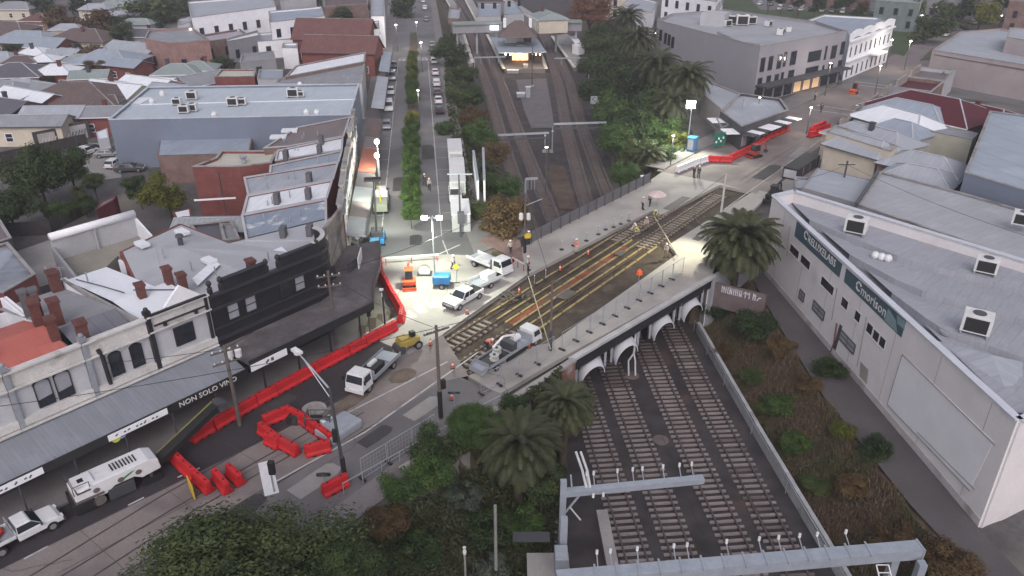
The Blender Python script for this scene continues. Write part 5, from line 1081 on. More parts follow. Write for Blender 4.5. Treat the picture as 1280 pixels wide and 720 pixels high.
fb = T('footbridge', 'long grey green footbridge with pitched roofs crossing all tracks behind the station', 'footbridge', P(640,30,ZR), world=True)
for a_, b_ in (((565,30),(626,28)),((664,27),(727,27))):
    A_, B_ = P(*a_,2.2), P(*b_,2.2); fb.part('span', MB().bar(A_-V(0,0,1.4), B_-V(0,0,1.4), 3.0, 2.4), C_WALL['grey']); fb.part('roof', MB().bar(A_+V(0,0,.1), B_+V(0,0,.1), 4.2, .5), sheet('grey green roof', (.26,.30,.29)))
    for f in (.1,.5,.9): p = A_.lerp(B_, f); fb.part('pier', MB().bar(V(p.x,p.y,ZR), V(p.x,p.y,-.5), .6, .6), GALV)
fb.part('lit_sign', MB().box(P(618,33.5,1.2)+V(0,-2,0), (2.6,.2,1.3)), emit('white lit sign', (.9,.95,1), 2))
op = T('side_platform', 'narrow side platform with pale edge on the left of the tracks', 'platform', P(585,60,ZR), world=True)
op.part('slab', MB().prism(pxp([(580,43),(591,78),(586,80),(572,44)], PLZ), ZR-.2, PLZ), CONC); edge((580,43),(591,78),PLZ, t=op)
op = T('side_platform', 'side platform with white edge line and small shelter on the right of the tracks', 'platform', P(705,60,ZR), world=True)
op.part('slab', MB().prism(pxp([(690,45),(718,84),(726,82),(722,50),(708,42)], PLZ), ZR-.2, PLZ), CONC); edge((690,45),(718,84),PLZ, t=op)
sh = T('platform_shelter', 'small white roofed shelter on the right hand platform', 'shelter', P(720,58,PLZ), world=True)
sh.part('roof', MB().prism(pxp([(711,46),(719,45),(728,54),(720,56)], PLZ+2.8), PLZ+2.7, PLZ+2.9), WPAINT); sh.part('wall', MB().bar(P(719,62,PLZ+1.4), P(727,61,PLZ+1.4), 3.0, 2.7), WPAINT)
for a_, b_ in (((633,0),(672,26)),((585,0),(600,27)),((560,-2),(566,8))): 
    t = T('far_platform', {633:'far right platform edge beyond the footbridge',585:'far middle platform edge beyond the footbridge',560:'far left platform edge beyond the footbridge'}[a_[0]], 'platform', P(*a_,ZR), world=True); t.part('slab', MB().bar(P(*a_,ZR+.5), P(*b_,ZR+.5), 3.5, 1.2), CONC); t.part('platform_edge', MB().bar(P(*a_,PLZ+.15)+V(-1.2,0,0), P(*b_,PLZ+.15)+V(-1.2,0,0), .7, .06), plain('white platform edge', (.62,.6,.52)))
wbld('grey roofed station outbuilding left beyond the footbridge', [(596,22),(626,22),(626,6),(598,6)], -2, 'pale', 'blue', z0=ZR)
wbld('grey roofed station outbuilding right of the brown roof', [(630,20),(655,18),(645,4),(630,5)], -2, 'pale', 'blue', z0=ZR)
ridge('station_house','small pale green roofed station house with glowing lamps right beyond the footbridge', (682,12),(690,16), 9, 4, 1.6, 'cream','green', 2, chim=1)
wbld('low shelter at the left foot of the footbridge', [(560,24),(574,25),(576,12),(562,11)], 1.5, 'brown', 'pale')
# pieces between the tracks in front of the station
for px, py, sx, sy, sz, lb in ((641,91,3.2,2.2,.8,'pale relay cabinet group at the foot of the platform ramp'),(657,88,1.2,2.4,1.6,'pale upright cabinet beside the platform ramp'),(660,122,1.1,.9,2.6,'white upright equipment case between the track pairs'),(651,121,2,1.6,.9,'low grey equipment box between the track pairs')):
    t = T('equipment_cabinet', lb, 'cabinet', P(px,py,ZR)); t.part('case', MB().bx(-sx/2,-sy/2,.0,sx/2,sy/2,sz), GALV); t.part('lid', MB().bx(-sx/2-.08,-sy/2-.08,sz,sx/2+.08,sy/2+.08,sz+.12), WHITE)
quad_strip('hardstand', plain('grey infill between tracks', (.15,.14,.145), .9), pxp([(645,100),(683,98),(690,137),(693,160),(664,160),(655,137)], ZR-.14), ZR-.12)
quad_strip('hardstand', plain('brown scrub between tracks', (.10,.075,.06), .95, .3), pxp([(678,205),(705,208),(722,262),(700,262)], ZR-.14), ZR-.12)
# ================================================================ overhead line structures
def mast(t, p, z0, z1, w=.28, m=GALV, nm='mast'): return t.part(nm, MB().bar(V(p.x,p.y,z0), V(p.x,p.y,z1), w, w), m)
STEEL = paint('pale blue grey gantry steel', (.33,.37,.42), .5, .2)
INS = paint('white porcelain insulator', (.55,.56,.56), .35)
def insul(t, p, up=1, k=2):
    rod = t.part('hanger_rod', MB().tube(p, p+V(0,.9*up,.3), .04), GALV)
    for j in range(k): t.part('insulator', MB().lathe(p+V(0,.9*up,.3+.2*j), [(.05,0),(.10,.045),(.05,.09),(.10,.135),(.04,.18)], 8), INS, rod)
g1 = T('catenary_gantry', 'pale cantilever signal gantry reaching from the tree bank over two tracks', 'gantry', P(703,640,ZR), world=True)
za = -.3; A_, B_ = P(704,616,za), P(879,599,za)
g1.part('beam', MB().bar(A_, B_, .55, .45), STEEL); mast(g1, A_, ZR-.3, za+1.1, .45, STEEL)
for f in (.17,.22,.39,.5,.57,.72,.84,.93): insul(g1, A_.lerp(B_, f)+V(0,.1,.2), 1, 2)
for f in (.2,.27): insul(g1, A_.lerp(B_, f)+V(0,-.1,-.1), -1, 2)
g1.part('cross_arm', MB().path([A_+V(.6,0,.5), A_+V(.6,1.2,.6)], .07), STEEL); g1.part('ladder', MB().path([A_+V(.5,-.4,-1), A_+V(1.3,-.4,-2.2)], .06), INS)
for dx in (0,.6): g1.part('cable_conduit', MB().path([P(733+dx*8,610,za+.2), P(728+dx*10,588,za+.6), P(720+dx*10,565,za+.9)], .10), INS)
g1.part('brace', MB().tube(V(A_.x,A_.y,za-2.2), A_.lerp(B_,.14), .09), STEEL)
g2 = T('catenary_portal', 'heavy pale box girder portal spanning all four tracks at the bottom of the picture', 'gantry', P(730,720,ZR), world=True)
zb = -.6; A_, B_ = P(735,722,zb), P(1148,687,zb)
A2 = A_+(A_-B_).normalized()*2; g2.part('beam', MB().bar(A2, B_, .95, .8), STEEL)
g2.part('end_cap', MB().bar(B_-V(.02,0,0), B_+(B_-A_).normalized()*.12, 1.05, .9), GALV)
for k in range(14): f = k/13*.82+.02; p = A_.lerp(B_, f); g2.part('strap', MB().bar(p+V(-.06,0,.42), p+V(.06,0,.42), 1.3, .08), GALV)
for f in (.03,.07,.15,.26,.30,.42,.52,.58,.645,.70,.79): insul(g2, A_.lerp(B_, f)+V(0,.4,.3), 1, 2)
mast(g2, B_-(B_-A_).normalized()*1.5, -4.5, zb-.3, .5, STEEL); mast(g2, B_-(B_-A_).normalized()*.2+V(0,-1.0,0), -4.5, zb-.1, .5, STEEL); mast(g2, A2+V(.3,0,0), ZR, zb, .6, STEEL)
lad = MB(); q = A_.lerp(B_,.86)+V(0,-.6,-.4); lad.path([q, q+V(.3,-1.2,-1.5)], .05); lad.path([q+V(.8,0,0), q+V(1.1,-1.2,-1.5)], .05)
for k in range(4): lad.path([q+V(.3,-1.2,-1.5)*k/4, q+V(.8,0,0)+V(.3,-1.2,-1.5)*k/4], .04)
g2.part('ladder', lad, INS)
m3 = T('signal_mast', 'blue grey lattice mast with pale junction box on the bank left of the nearest track', 'mast', P(700,706,-5), world=True)
p = P(703,700,-4); mast(m3, p, -6, za+.2, .5, STEEL); m3.part('box', MB().box(p+V(-.2,-1.2,1.2), (.9,1.4,1.6)), GALV, bevel=.05); m3.part('platform', MB().box(p+V(-2.2,.6,1.6), (2.6,.9,.1)), DKGREY); m3.part('footing', MB().box(p+V(-1,-.6,-.6), (3.0,3.2,.5)), CONC)
for k in range(4): m3.part('insulator', MB().lathe(p+V(-.5,0,.8+k*.9), [(.08,0),(.18,.1),(.08,.2)], 8), BLACK)
# truss portals further up the line
def portal(label, a, b, z, legs, m=DKGREY, two=True):
    t = T('catenary_portal', label, 'gantry', P(a[0],a[1],ZR), world=True); A_, B_ = P(*a,z), P(*b,z)
    t.part('beam', MB().bar(A_, B_, .35, .3), GALV)
    if two: t.part('lower_beam', MB().bar(A_-V(0,0,.9), B_-V(0,0,.9), .25, .2), m)
    for f in legs: p = A_.lerp(B_, f); mast(t, p, ZR, z, .3, m)
    for k in range(3): p = A_.lerp(B_, .2+k*.28); t.part('dropper', MB().bar(p-V(0,0,.1), p-V(0,0,1.7), .1, .1), m)
    return t
portal('grey portal with bright top beam across the left track pair nearest the bridge', (622,169),(686,166), -.2, (0,1)); portal('grey portal with bright top beam across the right track pair nearest the bridge', (692,155),(758,153), -.2, (.02,1))
portal('thin portal across the left tracks in front of the station', (593,72),(632,71), -.2, (0,), GALV, False); portal('thin portal across the right tracks in front of the station', (693,73),(737,72), -.2, (1,), GALV, False)
portal('high portal in the middle of the tracks near the bridge', (657,224),(672,223), .2, (0,), GALV, False)
for px, py, h, lb in ((665,108,10,'tall dark mast in front of the station between the track pairs'),(690,190,5,'grey mast with white insulators standing on the brown patch'),(681,190,4,'short mast with white insulators beside the brown patch')):
    t = T('line_mast', lb, 'mast', P(px,py,ZR)); t.part('pole', MB().tube((0,0,0),(0,0,h),.14,.1), DKGREY if h > 8 else GALV); t.part('insulator', MB().lathe((0,-.2,h*.8), [(.1,0),(.25,.1),(.1,.3)], 8), INS); t.part('footing', MB().box((0,0,.15), (1,1,.4)), CONC)
t = T('signal_disc_mast', 'leaning bracket with pale board and black signal head beside the right hand trees', 'signal', P(745,150,ZR), world=True)
p = P(750,152,ZR); t.part('pole', MB().path([p, V(p.x-.5,p.y,-2.0), V(p.x-.9,p.y,-.5)], .1), GALV); t.part('board', MB().box(P(744,125,-.6), (1.9,.15,1.6)), GALV); t.part('signal_head', MB().box(P(750,136,-2.0), (.6,.5,2.0)), BLACK)
t = T('forked_mast', 'white forked mast standing on a round footing in front of the arches', 'mast', P(790,470,ZR), world=True)
p = P(790,469,ZR); q = P(789,440,-3.9); q.x = p.x; t.part('leg', MB().path([p+V(-.35,0,0), V(p.x-.5,p.y,-5.2), V(p.x,p.y,-4.3)], .09), WHITE); t.part('leg', MB().path([p+V(.35,0,0), V(p.x+.2,p.y,-5.2), V(p.x,p.y,-4.3)], .09), WHITE)
t.part('pole', MB().path([V(p.x,p.y,-4.3), V(p.x+.1,p.y+.3,-1.2)], .12), WHITE); t.part('cross_arm', MB().path([V(p.x,p.y+.3,-1.2), V(p.x+.3,p.y+1.6,-.9)], .1), WHITE)
# contact wires
wr = T('contact_wires', 'thin overhead wires running along the tracks at the south side of the bridge', 'overhead wires', (8,45,-1.5), world=True)
for pp in TP: 
    mb = MB(); q = [V(a,b,-1.6) for a,b in pp[::12] if b < 60]; mb.path(q, .018, 4); wr.part('wire', mb, BLACK)
# ================================================================ far suburb on the left
kinds = {'tb':('tbrown','brown roof tiles'),'tr':('tred','red tile roof'),'tg':('tgrey','grey tile roof'),'p':('pale','pale sheet roof'),'w':('white','white sheet roof'),'b':('blue','blue grey sheet roof'),'m':('mid','grey sheet roof'),'d':('dark','dark slate roof'),'g':('green','grey green roof')}
walls = ['pale','brown','cream','red','grey','pink','pale']
HS = [(20,84,14,11,.1,'d',5,'broad dark hipped roof at the left edge under the pale twin roofs'),(42,60,8,8,.15,'w',3,'small white hipped roof, left of the bright pair'),(54,68,7,7,.15,'w',3,'small white hipped roof, right of the bright pair'),
 (70,82,9,8,.1,'w',3,'white pyramid roof right of the broad dark roof'),(36,44,17,12,-.15,'b',4,'wide blue grey roof of many planes above the bright pair'),(62,50,10,9,-.2,'b',0,'blue grey gabled roof joined to the wide one'),
 (50,19,10,9,-.1,'tr',4,'old red hipped roof near the top left'),(106,42,18,13,-.1,'tb',5,'wide brown tiled roof at the top left centre'),(88,60,6,5,-.3,'p',0,'small pale gabled outhouse under the wide brown roof'),(103,68,9,6,.1,'g',2,'small grey green roofed outhouse next to the pale one'),
 (136,68,16,12,-.1,'b',5,'blue grey hipped roof left of the long white gable'),(170,56,17,9,-.45,'p',0,'long pale gabled roof sloping towards the two storey brick house'),(98,113,21,15,.0,'tb',7,'largest brown tiled hipped roof beyond the car park'),(37,116,16,9,-.5,'w',0,'long white gabled roof left of the largest brown roof'),
 (8,128,12,10,-.4,'d',0,'dark slate gabled roof at the left edge above the orange shrub'),(68,134,11,7,.05,'p',0,'pale low gabled roof right of the orange shrub'),(38,144,13,6,.05,'m',0,'mid grey lean roof over the row of posts'),(6,104,12,9,-.3,'m',3,'grey rounded hip at the left edge beside the dark roof'),
 (131,133,9,6,.1,'m',1,'mid grey flat looking roof at the corner of the warehouse'),(136,103,9,8,-.35,'w',0,'white gabled roof with dark chimney above the largest brown roof'),(156,108,9,9,-.35,'w',0,'white gabled roof, middle of the three behind the warehouse'),(186,100,13,9,-.45,'w',0,'longest white gabled roof right behind the warehouse'),
 (213,106,9,7,-.35,'p',0,'pale skillion roof touching the warehouse back edge'),(222,82,10,8,.1,'g',3,'grey green hipped roof with a veranda near the round tree'),(246,78,9,7,.1,'g',3,'grey green hipped roof next to the veranda house'),(250,94,10,8,.9,'m',0,'grey roof with long pale capping right of the white gables'),
 (20,5,14,10,0,'m',3,'grey roof at the very top left'),(150,2,14,8,0,'g',2,'grey green roof at the top beyond the trees'),(172,24,10,7,.0,'g',2,'small grey green hipped roof below the street lamp'),(3,44,12,10,.1,'tb',3,'brown roof at the left edge near the top'),(-10,68,12,9,.1,'p',2,'pale flat looking roof cut by the left edge'),
 (14,30,14,9,-.2,'tb',4,'dark brown roof at the left edge by the dim trees'),(120,6,10,8,0,'p',2,'pale roof in the top row between dark trees'),(190,38,12,8,-.1,'d',0,'dark gable behind the two storey brick house'),(300,6,12,9,-.05,'tr',0,'brick red roof at the top beside the white villa')]
HS += [(28,100,9,7,-.3,'p',2,'pale small hipped roof between the broad dark roof and the slate gable'),(112,88,8,6,.2,'g',0,'grey green small gable above the largest brown roof'),(78,60,7,5,.4,'p',0,'pale little roof beside the blue grey gable'),(160,74,9,6,-.4,'b',0,'blue grey low gable below the long pale gable'),(26,70,8,6,.2,'tb',2,'brown little roof left of the white pair'),(205,96,7,5,-.3,'w',0,'white small gable between the white gables and the veranda house'),(58,104,7,6,-.4,'m',0,'grey small roof right of the long white gable'),(128,118,7,5,.1,'tb',1,'brown low roof at the right end of the largest brown roof'),(84,30,9,6,.1,'p',2,'pale small roof behind the wide brown one'),(146,14,9,6,0,'p',2,'pale small roof in the hazy trees at the top')]
HS = [(a,b,c*.9,d*.9,e,f,g_,h) for a,b,c,d,e,f,g_,h in HS]
dl_ = []
for px, py, w_, d_, rz, k, hip, lb in HS:
    p = P(px, py, 4.6); rh = d_*.2; nm = {'d':'slate_roof_house','t':'tiled_house'}.get(k[0],'metal_roof_house')
    pitched(nm, lb, p, w_, d_, rz, 3.6, rh, random.choice(walls), kinds[k][0], hip=hip, veranda=1.8 if 'veranda' in lb else 0, chim=1 if random.random() < .35 else 0)
wbld('big white rendered building with plain wall, upper of the two at the top left', [(240,24),(345,10),(340,-4),(235,4)], 9, 'white', 'pale')
wbld('long white rendered wall building with round bush in front', [(222,34),(280,17),(280,12),(224,26)], 6, 'white', 'pale')
wbld('two storey pink brick house with mural tinted side', [(181,50),(214,56),(262,52),(240,36),(186,40)], 6.5, 'pink', 'mid')
wbld('brown brick terrace under long pale mauve roof', [(230,58),(312,46),(300,38),(228,50)], 4.5, 'brown', sheet('pale mauve roof', (.40,.37,.41)))
wbld('grey block with bright white flat roof above the round dark tree', [(284,54),(326,46),(322,40),(284,50)], 5, 'grey', 'white')
wbld('brown brick gabled flats below the top edge', [(294,20),(342,12),(338,4),(292,10)], 7, 'brown', 'brown')
wbld('ornate white villa with tall arched windows', [(338,30),(406,22),(402,10),(336,16)], 8, 'white', 'blue')
wbld('low white wing of the ornate villa', [(322,54),(372,50),(366,40),(322,44)], 4, 'white', 'pale')
wbld('small white box building left of the brick halls', [(353,62),(372,62),(372,56),(354,56)], 4.5, 'white', 'pale')
wbld('grey flat roofed building with skylight in front of the ornate villa', [(300,80),(345,76),(342,66),(302,70)], 4, 'grey', 'mid')
wbld('tall narrow white front at the top of the boulevard', [(464,22),(480,22),(480,-6),(464,-6)], 8, 'white', 'pale')
wbld('white shop above the brick halls', [(455,40),(474,38),(474,28),(457,30)], 7, 'white', 'pale')
wbld('brown roofed block at the top beside the boulevard', [(405,10),(460,6),(458,-6),(405,-6)], 7, 'brown', 'tbrown')
wbld('pale block at the top middle left', [(350,2),(395,-2),(392,-14),(350,-10)], 7, 'pale', 'pale')
flat('orange_brick_shed','small orange brick shed with posts behind the painted wall panels','shed', pxp([(24,148),(52,146),(50,140),(26,141)],3), 3, plain('orange brick', (.33,.14,.07), .85), 'mid', par=.1)
flat('shed','maroon garden shed between the dark garden and the yellow green tree','shed', pxp([(120,262),(142,250),(146,244),(126,252)],2.6), 2.6, plain('maroon boards', (.15,.04,.05), .85), 'brown', par=0)
flat('shed','white carport roof under the yellow green tree','shed', pxp([(216,265),(238,260),(240,272),(222,278)],2.4), 2.4, 'red', 'white', par=0)
flat('shed','white lean-to touching the left end of the blue warehouse','shed', pxp([(120,165),(134,160),(136,172),(122,174)],3), 3, 'pale', 'white', par=0)
# ================================================================ vegetation
def leaves_mesh(name, c, size, m, up=.35, aspect=.55, seed=0, nrm=None, vert=False):
    "one small rhombic leaf per row of c"
    r = np.random.default_rng(seed); n = len(c)
    d = r.normal(size=(n,3)); d /= np.linalg.norm(d, axis=1, keepdims=True)
    nn = r.normal(size=(n,3))+np.array([0,0,up*3]); 
    if nrm is not None: nn = nn*.6+nrm*1.6
    a = np.cross(nn, d); a /= np.maximum(np.linalg.norm(a, axis=1, keepdims=True), 1e-6); b = np.cross(nn, a); b /= np.maximum(np.linalg.norm(b, axis=1, keepdims=True), 1e-6)
    if vert:
        a = r.normal(size=(n,3))*.38+np.array([0,0,1]); a /= np.linalg.norm(a, axis=1, keepdims=True); b = np.cross(a, d); b /= np.maximum(np.linalg.norm(b, axis=1, keepdims=True), 1e-6)
    s = (size*(.6+.8*r.random(n)))[:,None] if np.isscalar(size) else size[:,None]
    v = np.stack([c-a*s, c-b*s*aspect, c+a*s, c+b*s*aspect], 1).reshape(-1,3)
    me = bpy.data.meshes.new(name); me.vertices.add(4*n); me.vertices.foreach_set('co', v.ravel()); me.loops.add(4*n); me.loops.foreach_set('vertex_index', np.arange(4*n)); me.polygons.add(n)
    me.polygons.foreach_set('loop_start', np.arange(0,4*n,4)); me.polygons.foreach_set('loop_total', np.full(n,4)); me.update(calc_edges=True); me.materials.append(m); return me
def crown_pts(n, k, seed, flat_=.8, r0=.34, low=-.5):
    r = np.random.default_rng(seed); cs = []
    while len(cs) < k:
        p = r.normal(size=3); p /= np.linalg.norm(p); p *= .35+.45*r.random(); p[2] *= flat_
        if p[2] > low: cs.append(p)
    cs = np.array(cs); rad = r0*(.6+.7*r.random(k)); pr = rad**2/np.sum(rad**2)
    i = r.choice(k, n, p=pr); d = r.normal(size=(n,3)); d /= np.linalg.norm(d, axis=1, keepdims=True)
    q = d*(rad[i]*(r.random(n)**.3)*(1+.18*r.normal(size=n)))[:,None]; q[:,2] *= .8
    return cs[i]+q, d
LM = {'dark': leafm('dark green leaves', (.018,.036,.014), (.045,.075,.025), (.075,.11,.035)), 'green': leafm('green leaves', (.028,.06,.017), (.065,.12,.03), (.10,.155,.04)),
 'olive': leafm('olive leaves', (.03,.05,.02), (.07,.105,.034), (.12,.15,.05), clump=.55), 'brown': leafm('rust brown leaves', (.06,.04,.022), (.14,.085,.04), (.17,.12,.05)), 'gold': leafm('yellow green and lamplit leaves', (.06,.08,.015), (.15,.17,.03), (.2,.2,.04)),
 'grey': leafm('grey green leaves', (.04,.055,.04), (.09,.11,.08), (.12,.14,.1)), 'red': leafm('autumn red leaves', (.12,.05,.03), (.22,.10,.06), (.24,.13,.07)), 'palm': leafm('palm leaflets', (.028,.038,.018), (.07,.08,.036), (.095,.10,.045), trans=.15), 'palmd': leafm('dry palm fronds', (.10,.075,.05), (.17,.13,.08), (.2,.15,.09), trans=.1), 'lime': leafm('median tree leaves', (.03,.065,.015), (.065,.12,.025), (.085,.15,.03))}
LV = {'near': (80000,70,.019,.27), 'mid': (9500,30,.042,.33), 'far': (1700,14,.085,.38)}
CM = {}
def crown_mesh(lv, col, var):
    k = (lv, col, var)
    if k not in CM:
        n, kk, sz, r0 = LV[lv]; c, d = crown_pts(n, kk, 11*var+3, r0=r0); CM[k] = leaves_mesh('crown', c, sz, LM[col], seed=var, nrm=d)
    return CM[k]
BARK = plain('grey brown bark', (.085,.07,.055), .95, .25, 3, 12)
TRK = {}
def trunk_mesh(var):
    if var not in TRK:
        r = random.Random(var); mb = MB(); mb.tube((0,0,-.1), (.02,.01,.5), .055, .04, 8)
        for k in range(6):
            a_ = k*1.05+r.random(); q = V(.45*math.cos(a_), .45*math.sin(a_), .75+.3*r.random()); s = V(.02,.01,.36+.03*k); mid = s.lerp(q,.5)+V(0,0,.06); mb.tube(s, mid, .028, .018, 6); mb.tube(mid, q, .018, .006, 6)
        TRK[var] = mesh_from('trunk', mb.v, mb.f, BARK)
    return TRK[var]
def tree(name, label, p, r, h, lv, col, var=None, sq=1.0, cat='tree', group=None, trunk=True, rx=None):
    "p: ground point; r: crown radius; h: height of the crown centre above ground"
    var = random.randrange(3) if var is None else var
    t = T(name, label, cat, p, random.uniform(0,6.28), group=group)
    o = link('crown', crown_mesh(lv, col, var), t.o, (0,0,h)); o.scale = (rx or r, r, r*sq)
    if trunk: o2 = link('trunk', trunk_mesh(var), t.o); o2.scale = (max(.8,r*.9), max(.8,r*.9), (h+.2*r*sq))
    return t
def tree_px(name, label, px, py, zc, r_px, lv, col, sq=1.0, ground=None, **k):
    zc += 1e-6
    "crown centre seen at px,py at world height zc; r_px is its radius in photo pixels"
    for _ in range(12):
        c = P(px, py, zc); dist = c.y*c_+(CH-zc)*s_; r = r_px*dist/FPX; g = hz(c.x, c.y) if ground is None else ground
        if zc-g < .62*r*sq: zc += min(1.0, g+.65*r*sq-zc)
        elif not k.get('trunk', True) and zc-g > 1.1*r*sq: zc -= .5*(zc-g-r*sq)
    return tree(name, label, V(c.x,c.y,g), r, zc-g, lv, col, sq=sq, **k)
# ---- near trees and shrubs, bottom of the picture
tree_px('leafy_tree','big dark leafy tree filling the bottom left foreground', 326,714, 3.8, 126,'near','olive', .85, rx=7.6)
tree_px('leafy_tree','rounded dark tree joined to the right side of the foreground tree', 425,722, 3.0, 68,'near','dark', .95)
tree_px('leafy_tree','bright green crown by the road above the foreground palm', 592,528, 1.5, 40,'near','green', .8)
tree_px('leafy_tree','dark green tree between the road fence and the bright crown', 548,556, .8, 36,'mid','dark', .9)
tree_px('shrub','mid green bush hugging the road fence at the left of the bank', 505,606, .3, 34,'mid','green', .8, cat='bush')
tree_px('shrub','bright green bush in the middle of the left bank', 540,590, .2, 34,'mid','green', .9, cat='bush')
tree_px('shrub','grey green bush below the bright green bush', 575,618, -1.5, 30,'mid','grey', .8, cat='bush')
tree_px('shrub','dark olive bush right of the foreground palm', 676,600, -2.2, 38,'mid','olive', .9, cat='bush')
tree_px('shrub','olive bush under the second palm beside the wing wall', 668,535, -2.2, 32,'mid','olive', .9, cat='bush')
tree_px('shrub','dark green bush low on the bank by the gantry post', 655,655, -4, 34,'mid','green', .8, cat='bush')
tree_px('shrub','grey green spiky bush at the bottom edge by the bare pole', 605,710, -3.2, 30,'mid','grey', .9, cat='bush')
tree_px('shrub','dark bush at the bottom edge between the foreground tree and the bare pole', 520,690, -1.5, 40,'mid','dark', .7, cat='bush')
tree_px('shrub','dusky bush in the shade under the foreground palm', 610,655, -3, 40,'mid','dark', .7, cat='bush')
tree_px('shrub','brownish shrub at the left of the shaded bank', 480,650, -.6, 34,'mid','brown', .6, cat='bush')
tree_px('shrub','dark shrub at the foot of the brick wing wall', 640,508, -1.2, 22,'mid','dark', .8, cat='bush')
# ---- palms
def frond(L, up0, droop, n, r, w=.5):
    q = [V(0,0,0)]; a_ = up0; ds = L/n
    for i in range(n): q.append(q[-1]+V(math.cos(a_)*ds, 0, math.sin(a_)*ds)); a_ -= droop/n*(1+i/n)
    return q
def palm_mesh(name, nf, L, seed, m, up=(1.25,-.25), nl=26, wl=.55, width=.035):
    r = random.Random(seed); vs = []
    for k in range(nf):
        f = k/nf; az = k*2.39996+r.uniform(-.15,.15); u0 = up[0]+(up[1]-up[0])*f+r.uniform(-.08,.08); q = frond(L*r.uniform(.85,1.05), u0, 1.15+r.uniform(-.15,.2), 10, r)
        ca, sa = math.cos(az), math.sin(az)
        W = lambda p: (p[0]*ca-p[1]*sa, p[0]*sa+p[1]*ca, p[2])
        for i in range(10):
            a_, b_ = q[i], q[i+1]; vs += [W((a_.x,-.03,a_.z)), W((b_.x,-.02,b_.z)), W((b_.x,.02,b_.z)), W((a_.x,.03,a_.z))]
        for j in range(nl):
            s = .12+.86*j/nl; i = min(9,int(s*10)); p = q[i].lerp(q[i+1], s*10-i); t = (q[i+1]-q[i]).normalized(); ll = wl*math.sin(math.pi*(.15+.8*s))*r.uniform(.85,1.1)
            for sy in (-1,1):
                tip = p+t*ll*.55+V(0,sy*ll*.8,-ll*.28); w_ = t*width
                vs += [W(p-w_), W(tip-w_*.2), W(tip+w_*.2), W(p+w_)]
    v = np.array([tuple(x) for x in vs]); n = len(v)//4; me = bpy.data.meshes.new(name); me.vertices.add(4*n); me.vertices.foreach_set('co', v.ravel()); me.loops.add(4*n); me.loops.foreach_set('vertex_index', np.arange(4*n)); me.polygons.add(n)
    me.polygons.foreach_set('loop_start', np.arange(0,4*n,4)); me.polygons.foreach_set('loop_total', np.full(n,4)); me.update(calc_edges=True); me.materials.append(m); return me
PMN = palm_mesh('crown', 110, 1.0, 1, LM['palm'], nl=36, wl=.2, width=.015); PMF = palm_mesh('crown', 56, 1.0, 2, LM['palm'], nl=18, wl=.22, width=.02); PMD = palm_mesh('dead_fronds', 16, .8, 3, LM['palmd'], up=(-.5,-1.2), nl=12, wl=.16, width=.018)
def palm(label, px, py, zc, r_px, near=False):
    c = P(px,py,zc); dist = c.y*c_+(CH-zc)*s_; r = r_px*dist/FPX*1.12; g = min(hz(c.x,c.y), zc-1.5)
    t = T('palm_tree', label, 'palm tree', (c.x,c.y,g), random.uniform(0,6))
    o = link('crown', PMN if near else PMF, t.o, (0,0,zc-g)); o.scale = (r,)*3; o = link('dead_fronds', PMD, t.o, (0,0,zc-g-.1)); o.scale = (r,)*3
    mb = MB(); mb.lathe((0,0,0), [(.45,-.3),(.38,.3),(.34,zc-g-1),(.5,zc-g-.5),(.45,zc-g)], 10); t.part('trunk', mb, BARK)
palm('broad palm with arching fronds over the shaded bank at the bottom centre', 648,556, .5, 58, True)
palm('palm beside the white end of the brick wing wall', 706,506, -.6, 42, True)
palm('large dark palm at the corner of the bridge by the white warehouse', 926,300, 3.6, 54, True)
for px, py, zc, r_, lb in ((860,97,7,36,'palm nearest the bright lamp in front of the grey office block'),(822,82,7,34,'palm left of the one nearest the bright lamp, second from the road'),(797,50,7,30,'palm in the middle of the row by the grey office block'),(783,22,7,26,'furthest palm against the red leaved tree'),(842,128,4,30,'low palm in the dense shrubs below the lamp lit one'),(812,196,.5,26,'low palm like plant by the road at the end of the shrubs'),(604,214,-1,24,'low bright palm on the bank behind the billboards'),(98,238,3,12,'small palm in the dark garden beyond the walled yard')): palm(lb, px, py, zc, r_)
# ---- cutting banks, south east side
for px, py, zc, r_, col, sq, lb in ((893,384,-2.8,21,'dark',1,'neat round dark bush right under the bridge corner'),(943,402,-2.5,33,'dark',.8,'broad round green bush on the bank below the graffiti wall'),(968,503,-3.2,26,'green',.7,'green bush half way down the weedy bank'),(998,553,-3.6,24,'green',.7,'green bush beside the concrete wall, lowest on the bank'),(1092,560,-2.4,25,'dark',.8,'dark bush at the edge of the lane opposite the render panel'),(1052,536,-2.8,19,'gold',.8,'yellowish bush left of the dark lane side bush'),(978,436,-3,24,'brown',.6,'brown dry bush below the broad round bush'),(1040,460,-2.2,24,'dark',.6,'dark scrub near the warehouse drainpipe'),(1010,480,-3,22,'brown',.6,'dry brown scrub in the middle of the bank'),(1190,706,-3.4,46,'brown',.55,'brown scrub in the bottom right corner'),(1120,668,-4,40,'brown',.45,'dry brown bramble above the gantry end'),(1165,735,-3.6,36,'dark',.5,'dark green bush behind the gantry end at the bottom edge'),(940,470,-4,20,'olive',.6,'olive scrub by the concrete wall'),(1075,610,-3.4,30,'brown',.4,'low russet bramble beside the lane'),(1020,600,-5,26,'olive',.4,'low olive scrub by the concrete wall further down'),(1090,480,-2.7,14,'grey',.6,'small grey shrub against the warehouse wall'),(905,440,-5,18,'brown',.5,'small russet scrub at the top of the concrete wall')):
    tree_px('bank_bush', lb, px, py, zc, r_, 'mid', col, sq, cat='bush', trunk=False)
